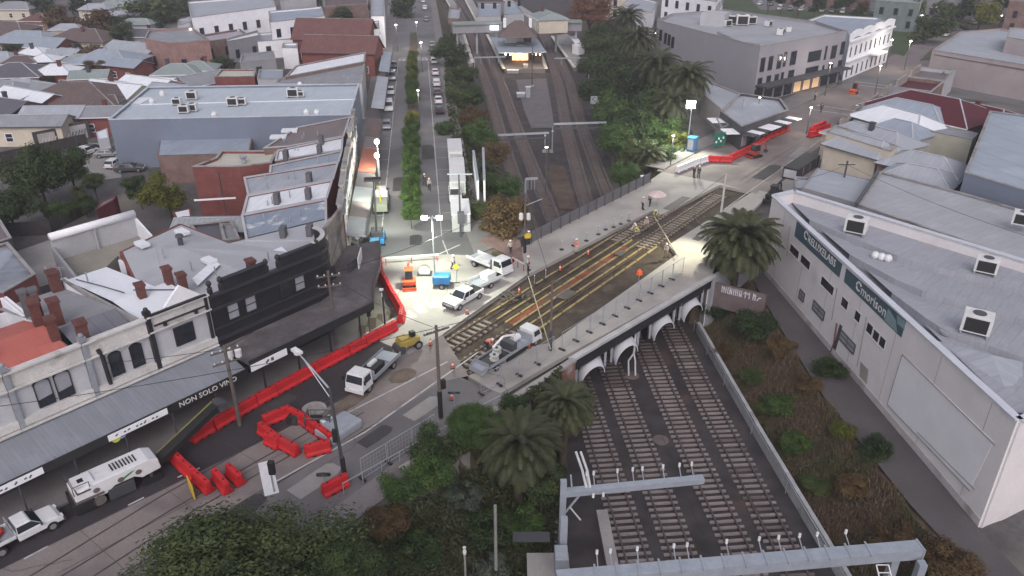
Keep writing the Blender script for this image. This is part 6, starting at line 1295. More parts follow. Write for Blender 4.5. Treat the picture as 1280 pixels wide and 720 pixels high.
# ---- banks north of the bridge
for px, py, zc, r_, col, lb in ((568,62,4,22,'dark','dark conifer like tree by the footbridge above the parked cars'),(578,96,0,18,'olive','olive tree on the left bank above the long one'),(583,120,-1,22,'olive','long olive tree crown half way up the left bank'),(590,146,-1,18,'brown','brownish shrub on the left bank'),(603,166,-2,20,'green','green spreading shrub above the truck trailers'),(618,192,-3,18,'brown','rusty shrub above the billboards'),(556,160,1,11,'green','small green tree between the parked cars and the bank'),(628,232,-3,20,'green','green shrub right of the billboards'),(628,270,-2,30,'brown','large orange brown bush at the bank end by the brick ramp'),(600,262,-.5,15,'olive','small olive bush behind the grey container')):
    tree_px('bank_tree', lb, px, py, max(zc,.8), r_*1.3, 'mid', col, .85)
k_ = 0
for px, py, zc, r_, col in ((752,60,2,24,'olive'),(765,88,1,28,'dark'),(748,112,-2,24,'dark'),(790,105,2,30,'dark'),(775,138,-1,30,'green'),(800,160,0,30,'dark'),(768,172,-3,22,'green'),(795,192,-1.5,24,'olive'),(830,166,0,24,'green'),(780,216,-3.5,18,'green'),(742,82,-1,18,'olive'),(815,125,3,26,'dark'),(846,176,1,14,'gold'),(835,192,.6,14,'green'),(742,42,1,18,'olive')):
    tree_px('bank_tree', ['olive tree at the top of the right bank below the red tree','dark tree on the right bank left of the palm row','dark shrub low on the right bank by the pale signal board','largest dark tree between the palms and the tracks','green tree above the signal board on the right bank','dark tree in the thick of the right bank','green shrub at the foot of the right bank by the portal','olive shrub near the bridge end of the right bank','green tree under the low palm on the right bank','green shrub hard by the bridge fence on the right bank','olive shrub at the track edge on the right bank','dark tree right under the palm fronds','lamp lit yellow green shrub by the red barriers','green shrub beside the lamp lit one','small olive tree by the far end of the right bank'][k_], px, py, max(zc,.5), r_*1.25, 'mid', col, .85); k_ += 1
tree_px('autumn_tree','wide russet tree at the top between the station and the palms', 738,12, 5, 34,'mid','red', .6)
# ---- left gardens and far trees
for px, py, zc, r_, col, lv, sq, lb in ((45,215,5,46,'dark','mid',1,'biggest dark tree of the garden at the left edge'),(85,205,5,30,'dark','mid',1,'dark tree on the car park side of the garden'),(8,255,4,36,'dark','mid',.9,'dark tree low at the left edge of the garden'),(208,240,3.6,33,'gold','mid',.95,'rounded yellow green tree beside the red brick building'),(172,235,3,22,'dark','mid',1,'dark thin tree left of the yellow green tree'),(68,262,2,18,'green','mid',.9,'small bright green tree in the garden shade'),(116,226,3,16,'olive','mid',.8,'olive shrub with yellow tips by the car park wall'),(105,255,2,20,'dark','mid',.8,'dark shrub beside the small palm'),
 (107,70,3,26,'brown','far',.6,'brown leafless looking tree above the largest brown roof'),(148,44,4,20,'dark','far',1,'dark cloudy tree left of the wide brown roof end'),(75,22,4,24,'brown','far',.7,'brown hazy tree behind the red roof'),(128,28,4,30,'brown','far',.6,'long brown hazy tree row above the wide brown roof'),(190,12,4,40,'olive','far',.5,'hazy olive tree row at the top left'),(96,4,4,20,'dark','far',.8,'dark tree at the top edge above the red roof'),(236,8,3,16,'dark','far',.8,'dark tree left of the white rendered buildings'),(193,28,3,22,'dark','far',.6,'dark tree row over the pink brick house'),(318,32,3,10,'grey','far',1,'round grey bush on the white wall'),(280,80,3,16,'dark','far',.8,'round dark tree between the veranda house and the red brick shop'),(262,74,2,8,'olive','far',.8,'small olive tree under the street lamp'),(275,60,2,12,'dark','far',.8,'dark shrub in front of the mauve roof'),
 (92,62,2,12,'dark','far',.8,'dark bush in front of the wide brown roof'),(430,22,4,22,'olive','far',.7,'olive tree between the villa and the boulevard'),(500,6,4,22,'dark','far',.9,'dark tree at the top of the boulevard'),(452,10,4,16,'dark','far',.9,'dark tree left of the narrow white front'),(100,140,1,8,'dark','far',1,'dark small tree right of the grey shed'),(34,152,1.5,9,'brown','far',.9,'orange brown shrub in front of the row of posts'),
 (1186,22,5,24,'dark','far',1,'dark tree between the park and the far street'),(1160,36,4,26,'olive','far',.8,'grey olive tree by the far street junction'),(1228,16,5,22,'gold','far',.9,'yellow lamp lit tree at the top right'),(1075,10,4,12,'brown','far',.9,'orange tinted tree behind the hotel'),(1138,14,5,18,'olive','far',1,'dim olive tree behind the hotel gable'),(1205,8,5,20,'dark','far',1,'dark tree left of the yellow lamp lit one'),(1020,6,5,12,'dark','far',1,'dark tree at the park edge behind the office block'),(1060,-2,5,16,'dark','far',1,'dark tree at the top edge of the car park'),(1250,6,5,14,'dark','far',1,'dark tree hard by the brown red block'),(300,-6,4,30,'dark','far',.6,'hazy dark tree row on the very top edge'),(20,-2,4,40,'dark','far',.5,'hazy dark tree row on the top left edge'),(385,-4,4,20,'dark','far',.8,'dark tree on the top edge behind the villa'),(40,92,1,7,'dark','far',.8,'tiny dark bush among the pale roofs'),(165,82,1,10,'brown','far',.6,'brown hedge behind the white gables'),(60,104,2,14,'dark','mid',.7,'dark tree between the long white gable and the dark hipped roof'),(118,82,3,18,'brown','mid',.6,'brown leafy mass below the blue grey hipped roof'),(205,66,3,16,'dark','mid',.7,'dark tree left of the veranda house'),(14,62,3,14,'dark','mid',.7,'dark tree beside the wide blue grey roof'),(85,88,2,12,'dark','mid',.7,'dark tree by the white pyramid roof'),(350,36,3,12,'dark','mid',.7,'dark tree by the low white wing of the villa'),(160,30,3,26,'dark','mid',.6,'broad dark tree above the pale gabled roof'),(215,4,4,26,'dark','far',.6,'hazy dark trees left of the big white building'),(60,6,4,24,'dark','far',.7,'hazy tree above the old red roof'),(270,100,1,8,'green','far',.8,'small green shrub near the red brick shop')):
    tree_px('garden_tree' if px < 400 else 'street_tree', lb, px, py, zc, r_, lv, col, sq)
for k, (px, py) in enumerate(((962,10),(978,14),(1000,18),(1026,12),(1046,20),(1072,30))):
    tree_px('park_tree', ['first','second','third','fourth','fifth','sixth'][k]+' bare stemmed tree from the left on the park lawn', px, py-14, 8, 9, 'far', 'dark', .8)
# ---- clipped trees of the median
med = [1,4.5,8.5,13,17.5,22,26.5,31,36,41,46, 62,66.5,71.5,76.5,82,87.5,93,99,105]
for k, u in enumerate(med):
    p = BT(u, 0, .12); r_ = 1.5+.25*((k*7)%3)/2; col = 'gold' if k in (10,15,17,19) else 'lime'  # gold leaves carry yellow lamplight in their colour
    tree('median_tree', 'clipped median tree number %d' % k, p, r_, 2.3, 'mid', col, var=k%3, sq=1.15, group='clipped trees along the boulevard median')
ml = ['smallest, at the very tip of the crossroads end','nearest but one to the crossroads','second from the crossroads','third from the crossroads','fourth from the crossroads','fifth from the crossroads','sixth from the crossroads','seventh from the crossroads','eighth from the crossroads','ninth from the crossroads','lime coloured, at the far end of the near row']
ml2 = ['first beyond the gap in the median row','second beyond the gap','third beyond the gap','fourth beyond the gap','lime lit, fifth beyond the gap','sixth beyond the gap','yellow lamplit, seventh beyond the gap','eighth beyond the gap','yellow lit, last before the far crossing']
mt = [o for o in bpy.data.objects if o.name.startswith('median_tree')]; mt.sort(key=lambda o: o.location.y)
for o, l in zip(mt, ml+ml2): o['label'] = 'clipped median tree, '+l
# ---- ground cover on the banks: dry grass and weeds, more blades than anyone could count
def cover(name, label, n, reg, col, size, seed, zoff=.12):
    r = np.random.default_rng(seed); x = r.uniform(reg[0],reg[1],n*3); y = r.uniform(reg[2],reg[3],n*3); z = hfun(x,y); t = x*RN.x+(y-70)*RN.y
    ok = reg[4](x,y,z,t); x, y, z = x[ok][:n], y[ok][:n], z[ok][:n]
    k = np.sin(x*1.1+2*np.sin(y*.7))+np.sin(y*1.3+x*.4); ht = (.35+.25*np.clip(k,-1,1.5))
    c = np.stack([x,y,z+zoff+ht*r.random(len(x))], 1); me = leaves_mesh('weeds', c, size*(.6+.8*r.random(len(x))), LM[col], up=-.1, aspect=.13 if col == 'dry' else .28, seed=seed, vert=col == 'dry'); o = link(name, me)
    tag(o, label, 'ground cover', kind='stuff')
LM['dry'] = leafm('dry grass and weeds', (.11,.08,.055), (.21,.155,.105), (.085,.10,.045), clump=.25, trans=.1); LM['scrub'] = leafm('dark ground scrub', (.03,.038,.018), (.07,.072,.036), (.07,.09,.032), clump=.4, trans=.1)
cover('dry_grass','dry brown grass and weeds covering the bank below the white warehouse', 110000, (20,33,28,84,lambda x,y,z,t: (x > np.interp(y,YL,FRt)+.5)&(x < np.interp(y,YL,[32,30.5,28,28,28,28,28,28,28,28,28,28]))&(t > 13)), 'dry', .32, 5)
cover('scrub','dark leafy scrub covering the shaded bank at the bottom centre', 42000, (-22,5,24,60,lambda x,y,z,t: (x < np.interp(y,YL,FL)+.3)&(t > 10.6)), 'scrub', .24, 6)
cover('bank_scrub','brown scrub on the bank between the boulevard and the tracks', 14000, (-26,3,90,230,lambda x,y,z,t: (x < np.interp(y,YL,FL)-.5)&(x > np.interp(y,YL,TLn)-1)&(t < -9)), 'scrub', .4, 7)
cover('bank_scrub','green brown scrub on the bank below the palm row', 16000, (17,36,112,280,lambda x,y,z,t: (x > np.interp(y,YL,FRt)+1)&(x < np.interp(y,YL,TRn)+2)&(t < -9)), 'scrub', .42, 8)
# ================================================================ vehicles
RIM = paint('grey steel rim', (.3,.3,.32), .4, .3); HLG = paint('headlamp glass', (.6,.62,.65), .15); TLR = paint('tail lamp red', (.35,.01,.01), .3)
def wheel(t, x, y, r=.36, w=.24):
    mb = MB(); mb.tube((x,y-w/2,r), (x,y+w/2,r), r, r, 16); o = t.part('wheel', mb, BLACK)
    mb = MB(); mb.tube((x,y-w/2-.01,r), (x,y+w/2+.01,r), r*.58, r*.58, 12); t.part('rim', mb, RIM, o)
def cabglass(t, x0b, x0t, x1t, x1b, zb, zt, yb, yt, splits=(0,1), body=None):
    "side glass, windscreen and rear glass of a tapered cab"
    for sy in (-1,1):
        n = len(splits)-1
        for k in range(n):
            f0_, f1_ = splits[k]+.03, splits[k+1]-.03; mb = MB()
            def pt(f, g): xb = x0b+(x1b-x0b)*f; xt = x0t+(x1t-x0t)*f; return (xb+(xt-xb)*g, sy*(yb+(yt-yb)*g+.012), zb+(zt-zb)*g)
            q = [pt(f0_,.1),pt(f1_,.1),pt(f1_,.85),pt(f0_,.85)]; mb.face(*(q if sy > 0 else q[::-1])); t.part('side_window', mb, GLASS)
    for xb, xt, s_ in ((x1b,x1t,1),(x0b,x0t,-1)):
        def pt(y, g): return (xb+(xt-xb)*g+s_*.012, y*(yb+(yt-yb)*g)*.92, zb+(zt-zb)*g+.01)
        q = [pt(-1,.08),pt(1,.08),pt(1,.88),pt(-1,.88)]; t.part('windscreen' if s_ > 0 else 'rear_window', MB().face(*q), GLASS)
def car(name, label, cat, loc, rz, body, kind='hatch', group=None):
    "x forward"
    t = T(name, label, cat, loc, rz, group=group)
    D = {'hatch':(4.2,1.72,.36,[(-2.1,.35),(-2.12,.85),(-1.95,.98),(.95,.98),(1.9,.82),(2.1,.62),(2.1,.35)],(-1.95,-1.5,.35,1.05,.96,1.46,.18)),
         'sedan':(4.7,1.78,.36,[(-2.35,.35),(-2.38,.9),(-2.2,1.0),(1.1,.98),(2.1,.84),(2.35,.6),(2.35,.35)],(-1.7,-1.05,.3,1.15,.97,1.42,.2)),
         'wagon':(4.7,1.85,.38,[(-2.3,.4),(-2.35,1.0),(-2.2,1.05),(1.1,1.05),(2.1,.92),(2.32,.65),(2.32,.4)],(-2.25,-2.0,.35,1.15,1.03,1.68,.17)),
         'van':(5.0,1.9,.36,[(-2.5,.35),(-2.52,1.1),(-2.5,1.15),(1.7,1.15),(2.35,.95),(2.5,.65),(2.5,.35)],(-2.5,-2.4,.9,1.75,1.13,2.0,.15)),
         'ute':(5.3,1.86,.40,[(-2.62,.52),(-2.62,1.08),(-.95,1.1),(1.1,1.12),(2.3,1.02),(2.6,.8),(2.62,.48)],(-.95,-.85,.45,1.2,1.1,1.78,.16)),
         'tray':(5.2,1.84,.40,[(-.45,.5),(-.5,1.1),(1.25,1.12),(2.3,1.02),(2.6,.8),(2.62,.48)],(-.45,-.35,.55,1.3,1.1,1.76,.15))}[kind]
    L_, W_, wr_, prof, (x0b,x0t,x1t,x1b,zb,zt,ins) = D; y = W_/2
    mb = MB(); mb.ext(prof, -y, y); bo = t.part('body', mb, body, bevel=.07)
    cb = MB(); cb.ext([(x0b,zb-.05),(x0t,zt,ins),(x1t,zt+.02,ins),(x1b,zb-.05)], -y*.97, y*.97); t.part('cabin', cb, body, bevel=.06)
    cabglass(t, x0b, x0t, x1t, x1b, zb, zt, y*.97, y*.97-ins, (0,.5,1) if kind in ('hatch','sedan','wagon','ute') else (0,1) if kind == 'tray' else (.6,1))
    fx = prof[-1][0]-.85; rx = -L_/2+.95
    for x in (fx, rx):
        for sy in (-1,1): wheel(t, x, sy*(y-.08), wr_)
    for sy in (-1,1):
        t.part('headlight', MB().box((prof[-2][0]-.03, sy*(y-.25), prof[-2][1]+.03), (.16,.34,.16)), HLG)
        if kind != 'tray': t.part('tail_light', MB().box((-L_/2-.01, sy*(y-.15), .85), (.08,.2,.3)), TLR)
        t.part('mirror', MB().box((x1b-.15, sy*(y+.12), zb+.12), (.14,.22,.16)), DKGREY)
    t.part('bumper', MB().box((prof[-1][0]+.03, 0, .5), (.16, W_*.94, .24)), DKGREY if kind in ('ute','tray') else body)
    if kind == 'ute':
        t.part('cargo_bed', MB().bx(-2.5,-y+.15,1.07,-1.05,y-.15,1.115), BLACK); rl = MB(); rl.path([(-1.0,-y+.25,1.12),(-1.0,-y+.3,1.85),(-1.0,y-.3,1.85),(-1.0,y-.25,1.12)], .04); rl.path([(2.75,-y+.1,.6),(2.78,-y+.2,1.0),(2.78,y-.2,1.0),(2.75,y-.1,.6)], .05); t.part('roll_bar', rl, BLACK)
    if kind == 'tray':
        tr = MB(); tr.bx(-2.7,-.95,.92,-.55,.95,1.0); t.part('tray', tr, GALV); sd_ = MB(); sd_.bx(-2.7,-.97,1.0,-.55,-.92,1.25); sd_.bx(-2.7,.92,1.0,-.55,.97,1.25); sd_.bx(-2.74,-.97,1.0,-2.7,.97,1.25); t.part('tray_side', sd_, WHITE)
        rk = MB(); rk.path([(-.6,-.9,1.0),(-.6,-.85,1.9),(-.6,.85,1.9),(-.6,.9,1.0)], .04); t.part('rack', rk, GALV)
    return t
def heading(a, b): d = b-a; return math.atan2(d.y, d.x)
def truck(label, loc, rz, L_=6.6, load=None, cabc=WHITE, W_=2.1):
    t = T('tray_truck', label, 'truck', loc, rz); y = W_/2; xf = L_/2
    ch = MB(); ch.bx(-xf,-.4,.55,xf-.3,.4,.8); t.part('chassis', ch, BLACK)
    cb = MB(); cb.ext([(xf-1.75,.6),(xf-1.75,2.2,.1),(xf-.35,2.22,.1),(xf-.05,1.35,.02),(xf,.6)], -y*.95, y*.95); t.part('cab', cb, cabc, bevel=.06)
    t.part('windscreen', MB().face((xf-.04,-y*.84,1.38),(xf-.04,y*.84,1.38),(xf-.31,y*.8,2.1),(xf-.31,-y*.8,2.1)), GLASS)
    for sy in (-1,1):
        q = [(xf-1.45,sy*(y*.95+.01),1.35),(xf-.3,sy*(y*.95+.01),1.35),(xf-.5,sy*(y*.95-.07),2.0),(xf-1.45,sy*(y*.95-.07),2.0)]; t.part('side_window', MB().face(*(q if sy < 0 else q[::-1])), GLASS)
        t.part('headlight', MB().box((xf,sy*(y-.3),.75), (.1,.35,.2)), HLG); t.part('mirror', MB().box((xf-.1,sy*(y+.15),1.7), (.1,.18,.4)), BLACK)
        wheel(t, xf-1.1, sy*(y-.2), .42, .26); wheel(t, -xf+1.3, sy*(y-.25), .42, .42)
    t.part('bumper', MB().box((xf+.02,0,.55), (.14,W_*.95,.3)), cabc)
    tr = MB(); tr.bx(-xf,-y,.88,xf-1.95,y,.98); t.part('tray', tr, GALV)
    if load != 'drop':
        for y0 in (-y, y-.05): t.part('tray_side', MB().bx(-xf,y0,.98,xf-1.95,y0+.05,1.3), GALV if load else WHITE)
        t.part('headboard', MB().bx(xf-2.0,-y,.98,xf-1.95,y,1.9), GALV)
    return t
# white tray truck facing the camera in the near lane
tk = truck('white tray truck with black load box parked facing the camera beside the red barriers', P(468,472), heading(P(480,462),P(458,483)), 6.8, 'load'); tk.part('load', MB().bx(-1.0,-.6,1.0,.9,.7,1.6), BLACK, bevel=.05); tk.part('load', MB().bx(-.6,-.3,1.6,.6,.1,1.85), WHITE); tk.part('tool_box', MB().bx(-2.9,-.9,1.0,-1.6,.9,1.15), GALV)
tk = truck('white drop side truck standing at the far side of the crossroads', P(612,336), heading(P(592,328),P(628,343)), 6.2, None)
tk.part('load', MB().bx(-1.8,-.8,1.0,.6,.8,1.35), WHITE, bevel=.1)
# crane / rail service truck beside the trench
tk = truck('white cabbed service truck loaded with hose reels and gear beside the trench', P(637,444), heading(P(598,465),P(672,418)), 9.6, 'load', W_=2.3)
for x, y, l in ((-3.2,-.4,0),(-1.9,.35,0)):
    o_ = tk.part('hose_reel', MB().lathe((x,y,1.1), [(.55,0),(.55,.2),(.3,.25),(.3,.5),(.55,.55),(.55,.7)], 16), paint('pale hose', (.42,.42,.4)))
    tk.part('reel_hub', MB().lathe((x,y,1.15), [(.18,0),(.18,.72)], 10), BLACK, o_)
tk.part('deck_gear', MB().bx(-4.6,-1.0,1.0,-1.0,1.0,1.12), BLACK); tk.part('side_locker', MB().bx(-1.8,-1.17,.4,1.6,-1.0,.95), BLACK); tk.part('equipment_rack', MB().bx(-.6,-1,1.0,.2,1,2.1), DKGREY, bevel=.05); tk.part('crane_arm', MB().path([(.6,-.2,1.0),(.7,-.2,2.6),(-.9,.2,2.9),(-2.4,.5,2.0)], .13, 8), WHITE); tk.part('fuel_tank', MB().tube((1.2,.5,1.4),(2.3,.5,1.4),.4,.4,12), WHITE)
tk.part('tail_hopper', MB().add([(-4.9,-1.1,1.0),(-4.9,1.1,1.0),(-5.9,1.0,.5),(-5.9,-1.0,.5),(-4.9,-1.1,1.6),(-4.9,1.1,1.6),(-5.9,1.0,1.1),(-5.9,-1.0,1.1)],[(0,1,2,3),(0,4,5,1),(1,5,6,2),(2,6,7,3),(3,7,4,0)]), GALV)
# utes
car('dual_cab_ute','white dual cab ute with black bull bar at the middle of the floodlit crossroads','ute', P(580,378), heading(P(600,364),P(560,387)), WHITE, 'ute')
car('single_cab_ute','white single cab tray ute at the bottom left edge with gear on its tray','ute', P(30,672), heading(P(-2,688),P(68,652)), WHITE, 'tray')
ut = [o for o in bpy.data.objects if o.name.startswith('single_cab_ute')][0]
bx_ = MB(); r2 = random.Random(2)
for k in range(9): bx_ = MB(); bx_.box((-1.1-.17*k, r2.uniform(-.6,.6), 1.12+.1*r2.random()), (.3+.3*r2.random(), .35+.3*r2.random(), .25), r2.random()); o_ = link('tray_gear', mesh_from('tray_gear', bx_.v, bx_.f, [paint('rusty gear', (.22,.08,.04)), REDP, WOOD][k%3]), ut)
tl = T('plant_trailer','small white trailer with loaded bed behind the dual cab ute','trailer', P(606,357), heading(P(620,350),P(590,364)))
tl.part('bed', MB().bx(-1.6,-.95,.55,1.6,.95,.7), GALV); tl.part('bed_side', MB().bx(-1.6,-.97,.7,1.6,-.92,1.05), WHITE); tl.part('bed_side', MB().bx(-1.6,.92,.7,1.6,.97,1.05), WHITE); tl.part('drawbar', MB().bx(1.6,-.06,.5,3.0,.06,.6), DKGREY); tl.part('tank', MB().bx(-1.2,-.6,.7,.2,.6,1.5), WHITE, bevel=.12)
for sy in (-1,1): wheel(tl, 0, sy*.9, .34)
# parked cars along the boulevard and elsewhere; one of each kind is built, the others are copies
CC = {'w':WHITE,'s':paint('silver car paint', (.34,.35,.37), .3, .5),'k':paint('black car paint', (.02,.02,.025), .25),'b':paint('dark blue car paint', (.03,.05,.11), .25),'r':paint('red car paint', (.3,.02,.02), .25),'g':paint('grey car paint', (.12,.125,.13), .3,.4)}
proto = {}
def parked(px, py, k, c, lab, rz, z=0, group='cars parked along the boulevard'):
    p = P(px,py,z); key = (k,c)
    if key in proto: o = dup(proto[key], p, rz, lab, group); return o
    t = car('parked_car', lab, 'car', p, rz, CC[c], k, group); proto[key] = t.o; return t.o
bh = heading(BT(0,0), BT(10,0)); ordn = ['first','second','third','fourth','fifth','sixth','seventh','eighth','ninth','tenth','eleventh','twelfth','thirteenth','fourteenth','fifteenth','sixteenth','seventeenth','eighteenth','nineteenth','twentieth']
def onb(py, v, k, c, lab, d=1):
    # place at lateral offset v along the boulevard where image row py falls
    lo, hi = -10, 330
    for _ in range(40):
        u = (lo+hi)/2; p = BT(u, v); zc = p.y*c_+CH*s_; y_ = 360-FPX*((p.y*s_-CH*c_)/zc)
        if y_ > py: lo = u
        else: hi = u
    p = BT(u, v, .02); key = (k,c)
    g = 'cars parked along the boulevard'; r_ = bh+(0 if d > 0 else math.pi)+random.uniform(-.02,.02)
    if key in proto: return dup(proto[key], p, r_, lab, g)
    t = car('parked_car', lab, 'car', p, r_, CC[c], k, g); proto[key] = t.o
cl_ = [(141,'hatch','k','black'),(128,'sedan','w','white'),(118,'hatch','g','grey'),(107,'wagon','w','white'),(93,'sedan','w','white'),(79,'wagon','w','white'),(68,'hatch','g','grey'),(58,'sedan','s','silver')]
for q,(y_,k,c,cn_) in enumerate(cl_): onb(y_, 5.15, k, c, cn_+' parked car on the bank side of the boulevard, '+ordn[q]+' from the near end')
for q,(y_,k,c,cn_) in enumerate(((160,'hatch','s','silver'),(137,'van','w','white van'),(117,'hatch','w','white'),(99,'van','s','silver van'),(84,'hatch','g','grey'))): onb(y_, -4.65, k, c, cn_+(' parked on' if 'van' in cn_ else ' car parked on')+' the shop side of the boulevard, '+ordn[q]+' from the near end', -1)
for q,(px,py,k,c,cn_) in enumerate(((529,3,'sedan','w','white'),(531,12,'wagon','w','white'),(533,26,'hatch','s','silver'),(505,-4,'sedan','g','grey'))): parked(px,py,k,c, cn_+' car on the boulevard beyond the far crossing, '+ordn[q]+' from the top', bh)
parked(478,250,'van','s','silver van in the lit shop side bay next to the floodlight', bh); 
for q,(px,py,k,c,cn_) in enumerate(((108,194,'wagon','w','white'),(117,190,'hatch','k','black'),(137,196,'sedan','s','silver'),(144,208,'hatch','w','white'),(163,214,'sedan','g','grey'))): parked(px,py,k,c, cn_+' car in the little car park by the blue warehouse, '+ordn[q]+' from the left', [1.2,1.3,.1,1.5,.2][q], .02, 'cars in the little car park')
q = 0
for row_y, x0, n in ((6,950,10),(12,975,11)):
    for k in range(n): parked(x0+k*13, row_y+k*.7, ['sedan','wagon','hatch'][k%3], ['w','s','w','g'][k%4], {'w':'white','s':'silver','g':'grey'}[['w','s','w','g'][k%4]]+' car behind the park lawn, '+ordn[k]+' from the left in the '+('far' if row_y < 10 else 'near')+' row', 1.1, .03, 'cars behind the park')
for q,(px,py,c) in enumerate(((1178,28,'w'),(1186,33,'w'),(1192,38,'s'),(1182,45,'w'),(1172,42,'g'),(1205,36,'k'),(1215,30,'s'))): parked(px,py,'sedan',c, {'w':'white','s':'silver','g':'grey','k':'black'}[c]+' car on the far street past the beige building, '+ordn[q]+' of its group', .3+.2*q, .02, 'cars in the far street')
# ---- milling machine
mm = T('milling_machine','big white road milling machine with long dark conveyor beside the shop awning','milling machine', P(150,612), heading(P(112,634),P(192,598)))
b = MB(); b.ext([(-3.6,1.2),(-3.6,2.5),(-2.4,2.9),(2.6,3.0),(3.4,2.6),(3.5,1.4),(1.8,1.2),(1.2,1.7),(-.4,1.7),(-1.2,1.2)], -1.15, 1.15); mm.part('body', b, WHITE, bevel=.1)
for k in range(8): mm.part('cooling_slot', MB().box((-.2+k*.28,0,3.02), (.12,1.1,.04)), BLACK)
mm.part('rear_frame', MB().bx(-3.9,-1.25,.3,-2.2,1.25,1.5), BLACK, bevel=.06); mm.part('kick_plate', MB().bx(-3.7,-1.3,1.5,-1.4,1.3,1.7), plain('dirty machine metal', (.12,.105,.1))); mm.part('hood', MB().box((-2.6,0,3.0), (1.6,1.5,.35)), WHITE, bevel=.08); mm.part('operator_platform', MB().bx(-3.4,-1.2,2.45,-2.3,1.2,2.6), DKGREY); mm.part('seat', MB().bx(-3.0,-.5,2.6,-2.5,.1,3.2), BLACK, bevel=.05)
rl = MB(); rl.path([(-3.6,-1.2,2.5),(-3.6,-1.2,3.5),(-3.6,1.2,3.5),(-3.6,1.2,2.5)], .04); rl.path([(-2.3,-1.2,2.9),(-2.3,-1.2,3.5),(-3.6,-1.2,3.5)], .04); mm.part('handrail', rl, DKGREY)
for x in (-2.9, 2.6):
    for sy in (-1,1): b = MB(); b.ext([(x-.8,.15),(x-.6,0),(x+.6,0),(x+.8,.15),(x+.8,.55),(x+.5,.75),(x-.5,.75),(x-.8,.55)], sy*.95-.18, sy*.95+.18); mm.part('crawler_track', b, BLACK); mm.part('leg_column', MB().tube((x,sy*.95,.7),(x,sy*.95,1.6),.16), DKGREY)
mm.part('milling_drum_box', MB().bx(-1.1,-1.2,.15,1.1,1.2,1.5), DKGREY, bevel=.05); mm.part('drum_gear', MB().tube((-1.9,-1.25,.8),(-1.9,-.9,.8),.55,.55,14), plain('dirty machine metal', (.12,.105,.1), .7, .3)); mm.part('side_stripe', MB().ext([(-.2,1.95),(1.0,2.5),(1.4,2.5),(.3,1.95)], -1.17,-1.155), paint('green stripe', (.04,.22,.08)))
for x in (-1.9,.1,1.6): mm.part('side_hatch', MB().tube((x,-1.17,2.1),(x,-1.2,2.1),.28,.28,12), plain('dirty machine metal', (.12,.105,.1)))
cv = MB(); cv.bar((3.2,0,1.2), (10.2,1.0,4.3), 1.1, .55); mm.part('conveyor', cv, BLACK); cv = MB(); cv.bar((3.4,.62,1.5), (10.2,1.6,4.6), .1, .35); mm.part('conveyor_side', cv, plain('dull green yellow', (.22,.22,.07))); cv = MB(); cv.bar((3.4,-.6,1.5),(10.1,.45,4.6), .1, .3); mm.part('conveyor_side', cv, BLACK); mm.part('conveyor_head', MB().box((10.3,1.0,4.35), (.9,1.25,.7), .14), DKGREY)
# ---- small plant
def excavator(label, p, rz, m=ORANGE, s=1.0):
    t = T('mini_excavator', label, 'excavator', p, rz)
    for sy in (-1,1): b = MB(); b.ext([(-.9*s,.1),(-.75*s,0),(.75*s,0),(.9*s,.1),(.9*s,.35),(.7*s,.48),(-.7*s,.48),(-.9*s,.35)], sy*.62*s-.16, sy*.62*s+.16); t.part('crawler_track', b, BLACK)
    t.part('house', MB().bx(-.95*s,-.75*s,.55,.35*s,.75*s,1.15), m, bevel=.12); t.part('blade', MB().bx(-1.4*s,-.8*s,.1,-1.3*s,.8*s,.5), m)
    t.part('cab', MB().ext([(-.5*s,1.1),(-.45*s,2.25,.08),(.5*s,2.25,.08),(.7*s,1.1)], -.45*s, .45*s), GLASS, bevel=.04); t.part('cab_roof', MB().bx(-.55*s,-.5*s,2.25,.6*s,.5*s,2.33), m if s > 1 else BLACK)
    t.part('boom', MB().path([(.5*s,0,.9),(1.3*s,0,2.3),(2.2*s,0,2.0)], .12*s, 6), m); t.part('stick', MB().path([(2.2*s,0,2.0),(2.5*s,0,.9)], .1*s, 6), m); t.part('bucket', MB().ext([(2.3*s,.9),(2.7*s,.8),(2.6*s,.4),(2.3*s,.35)], -.25*s,.25*s), DKGREY)
    return t
excavator('orange mini excavator with glass cab just inside the curved red barriers', P(512,358), 1.7, ORANGE, 1.05); excavator('small dark excavator among the red barriers at the far end of the bridge', P(943,196), .6, paint('dull red paint', (.3,.04,.03)), 1.2)
excavator('small orange excavator at the far kerb beyond the corner shop', P(1067,117), .9, ORANGE, 1.0)
def lighttower(label, px, py, zt, m, heads, rz=0, both=True, spread=.6):
    t = T('light_tower', label, 'light tower', P(px,py), rz); t.part('engine_box', MB().bx(-1.0,-.65,.45,.9,.65,1.45), m, bevel=.15); t.part('drawbar', MB().bx(.9,-.06,.4,1.9,.06,.5), DKGREY)
    for sy in (-1,1): wheel(t, 0, sy*.72, .3, .18)
    mp = MB(); mp.tube((-.75,0,.8), (-.75,0,zt), .09, .06); t.part('mast', mp, GALV)
    mp = MB(); mp.bar((-.75,-spread,zt), (-.75,spread,zt), .08, .08); t.part('crossbar', mp, GALV)
    return t
def lamp_at(t, p, size, kind, m=LAMP, parent=None):
    "a lit lamp head and its own light"
    o = t.part('lamp_head', MB().box(p, (size,size*.6,size*.4)), DKGREY, parent); t.part('lens', MB().box(Vector(p)-V(0,size*.18,size*.16), (size*.85,size*.5,size*.3)), m, o)
def light(name, p, target, energy, col=(.97,1,.86), size=.4, angle=120, blend=.6):
    L = bpy.data.lights.new(name, 'SPOT'); L.energy = energy; L.color = col; L.shadow_soft_size = size; L.spot_size = R(angle); L.spot_blend = blend
    o = bpy.data.objects.new(name, L); COL.objects.link(o); o.location = p; o.rotation_euler = (Vector(target)-Vector(p)).to_track_quat('-Z','Y').to_euler(); return o
GRN = (.93,1,.80)
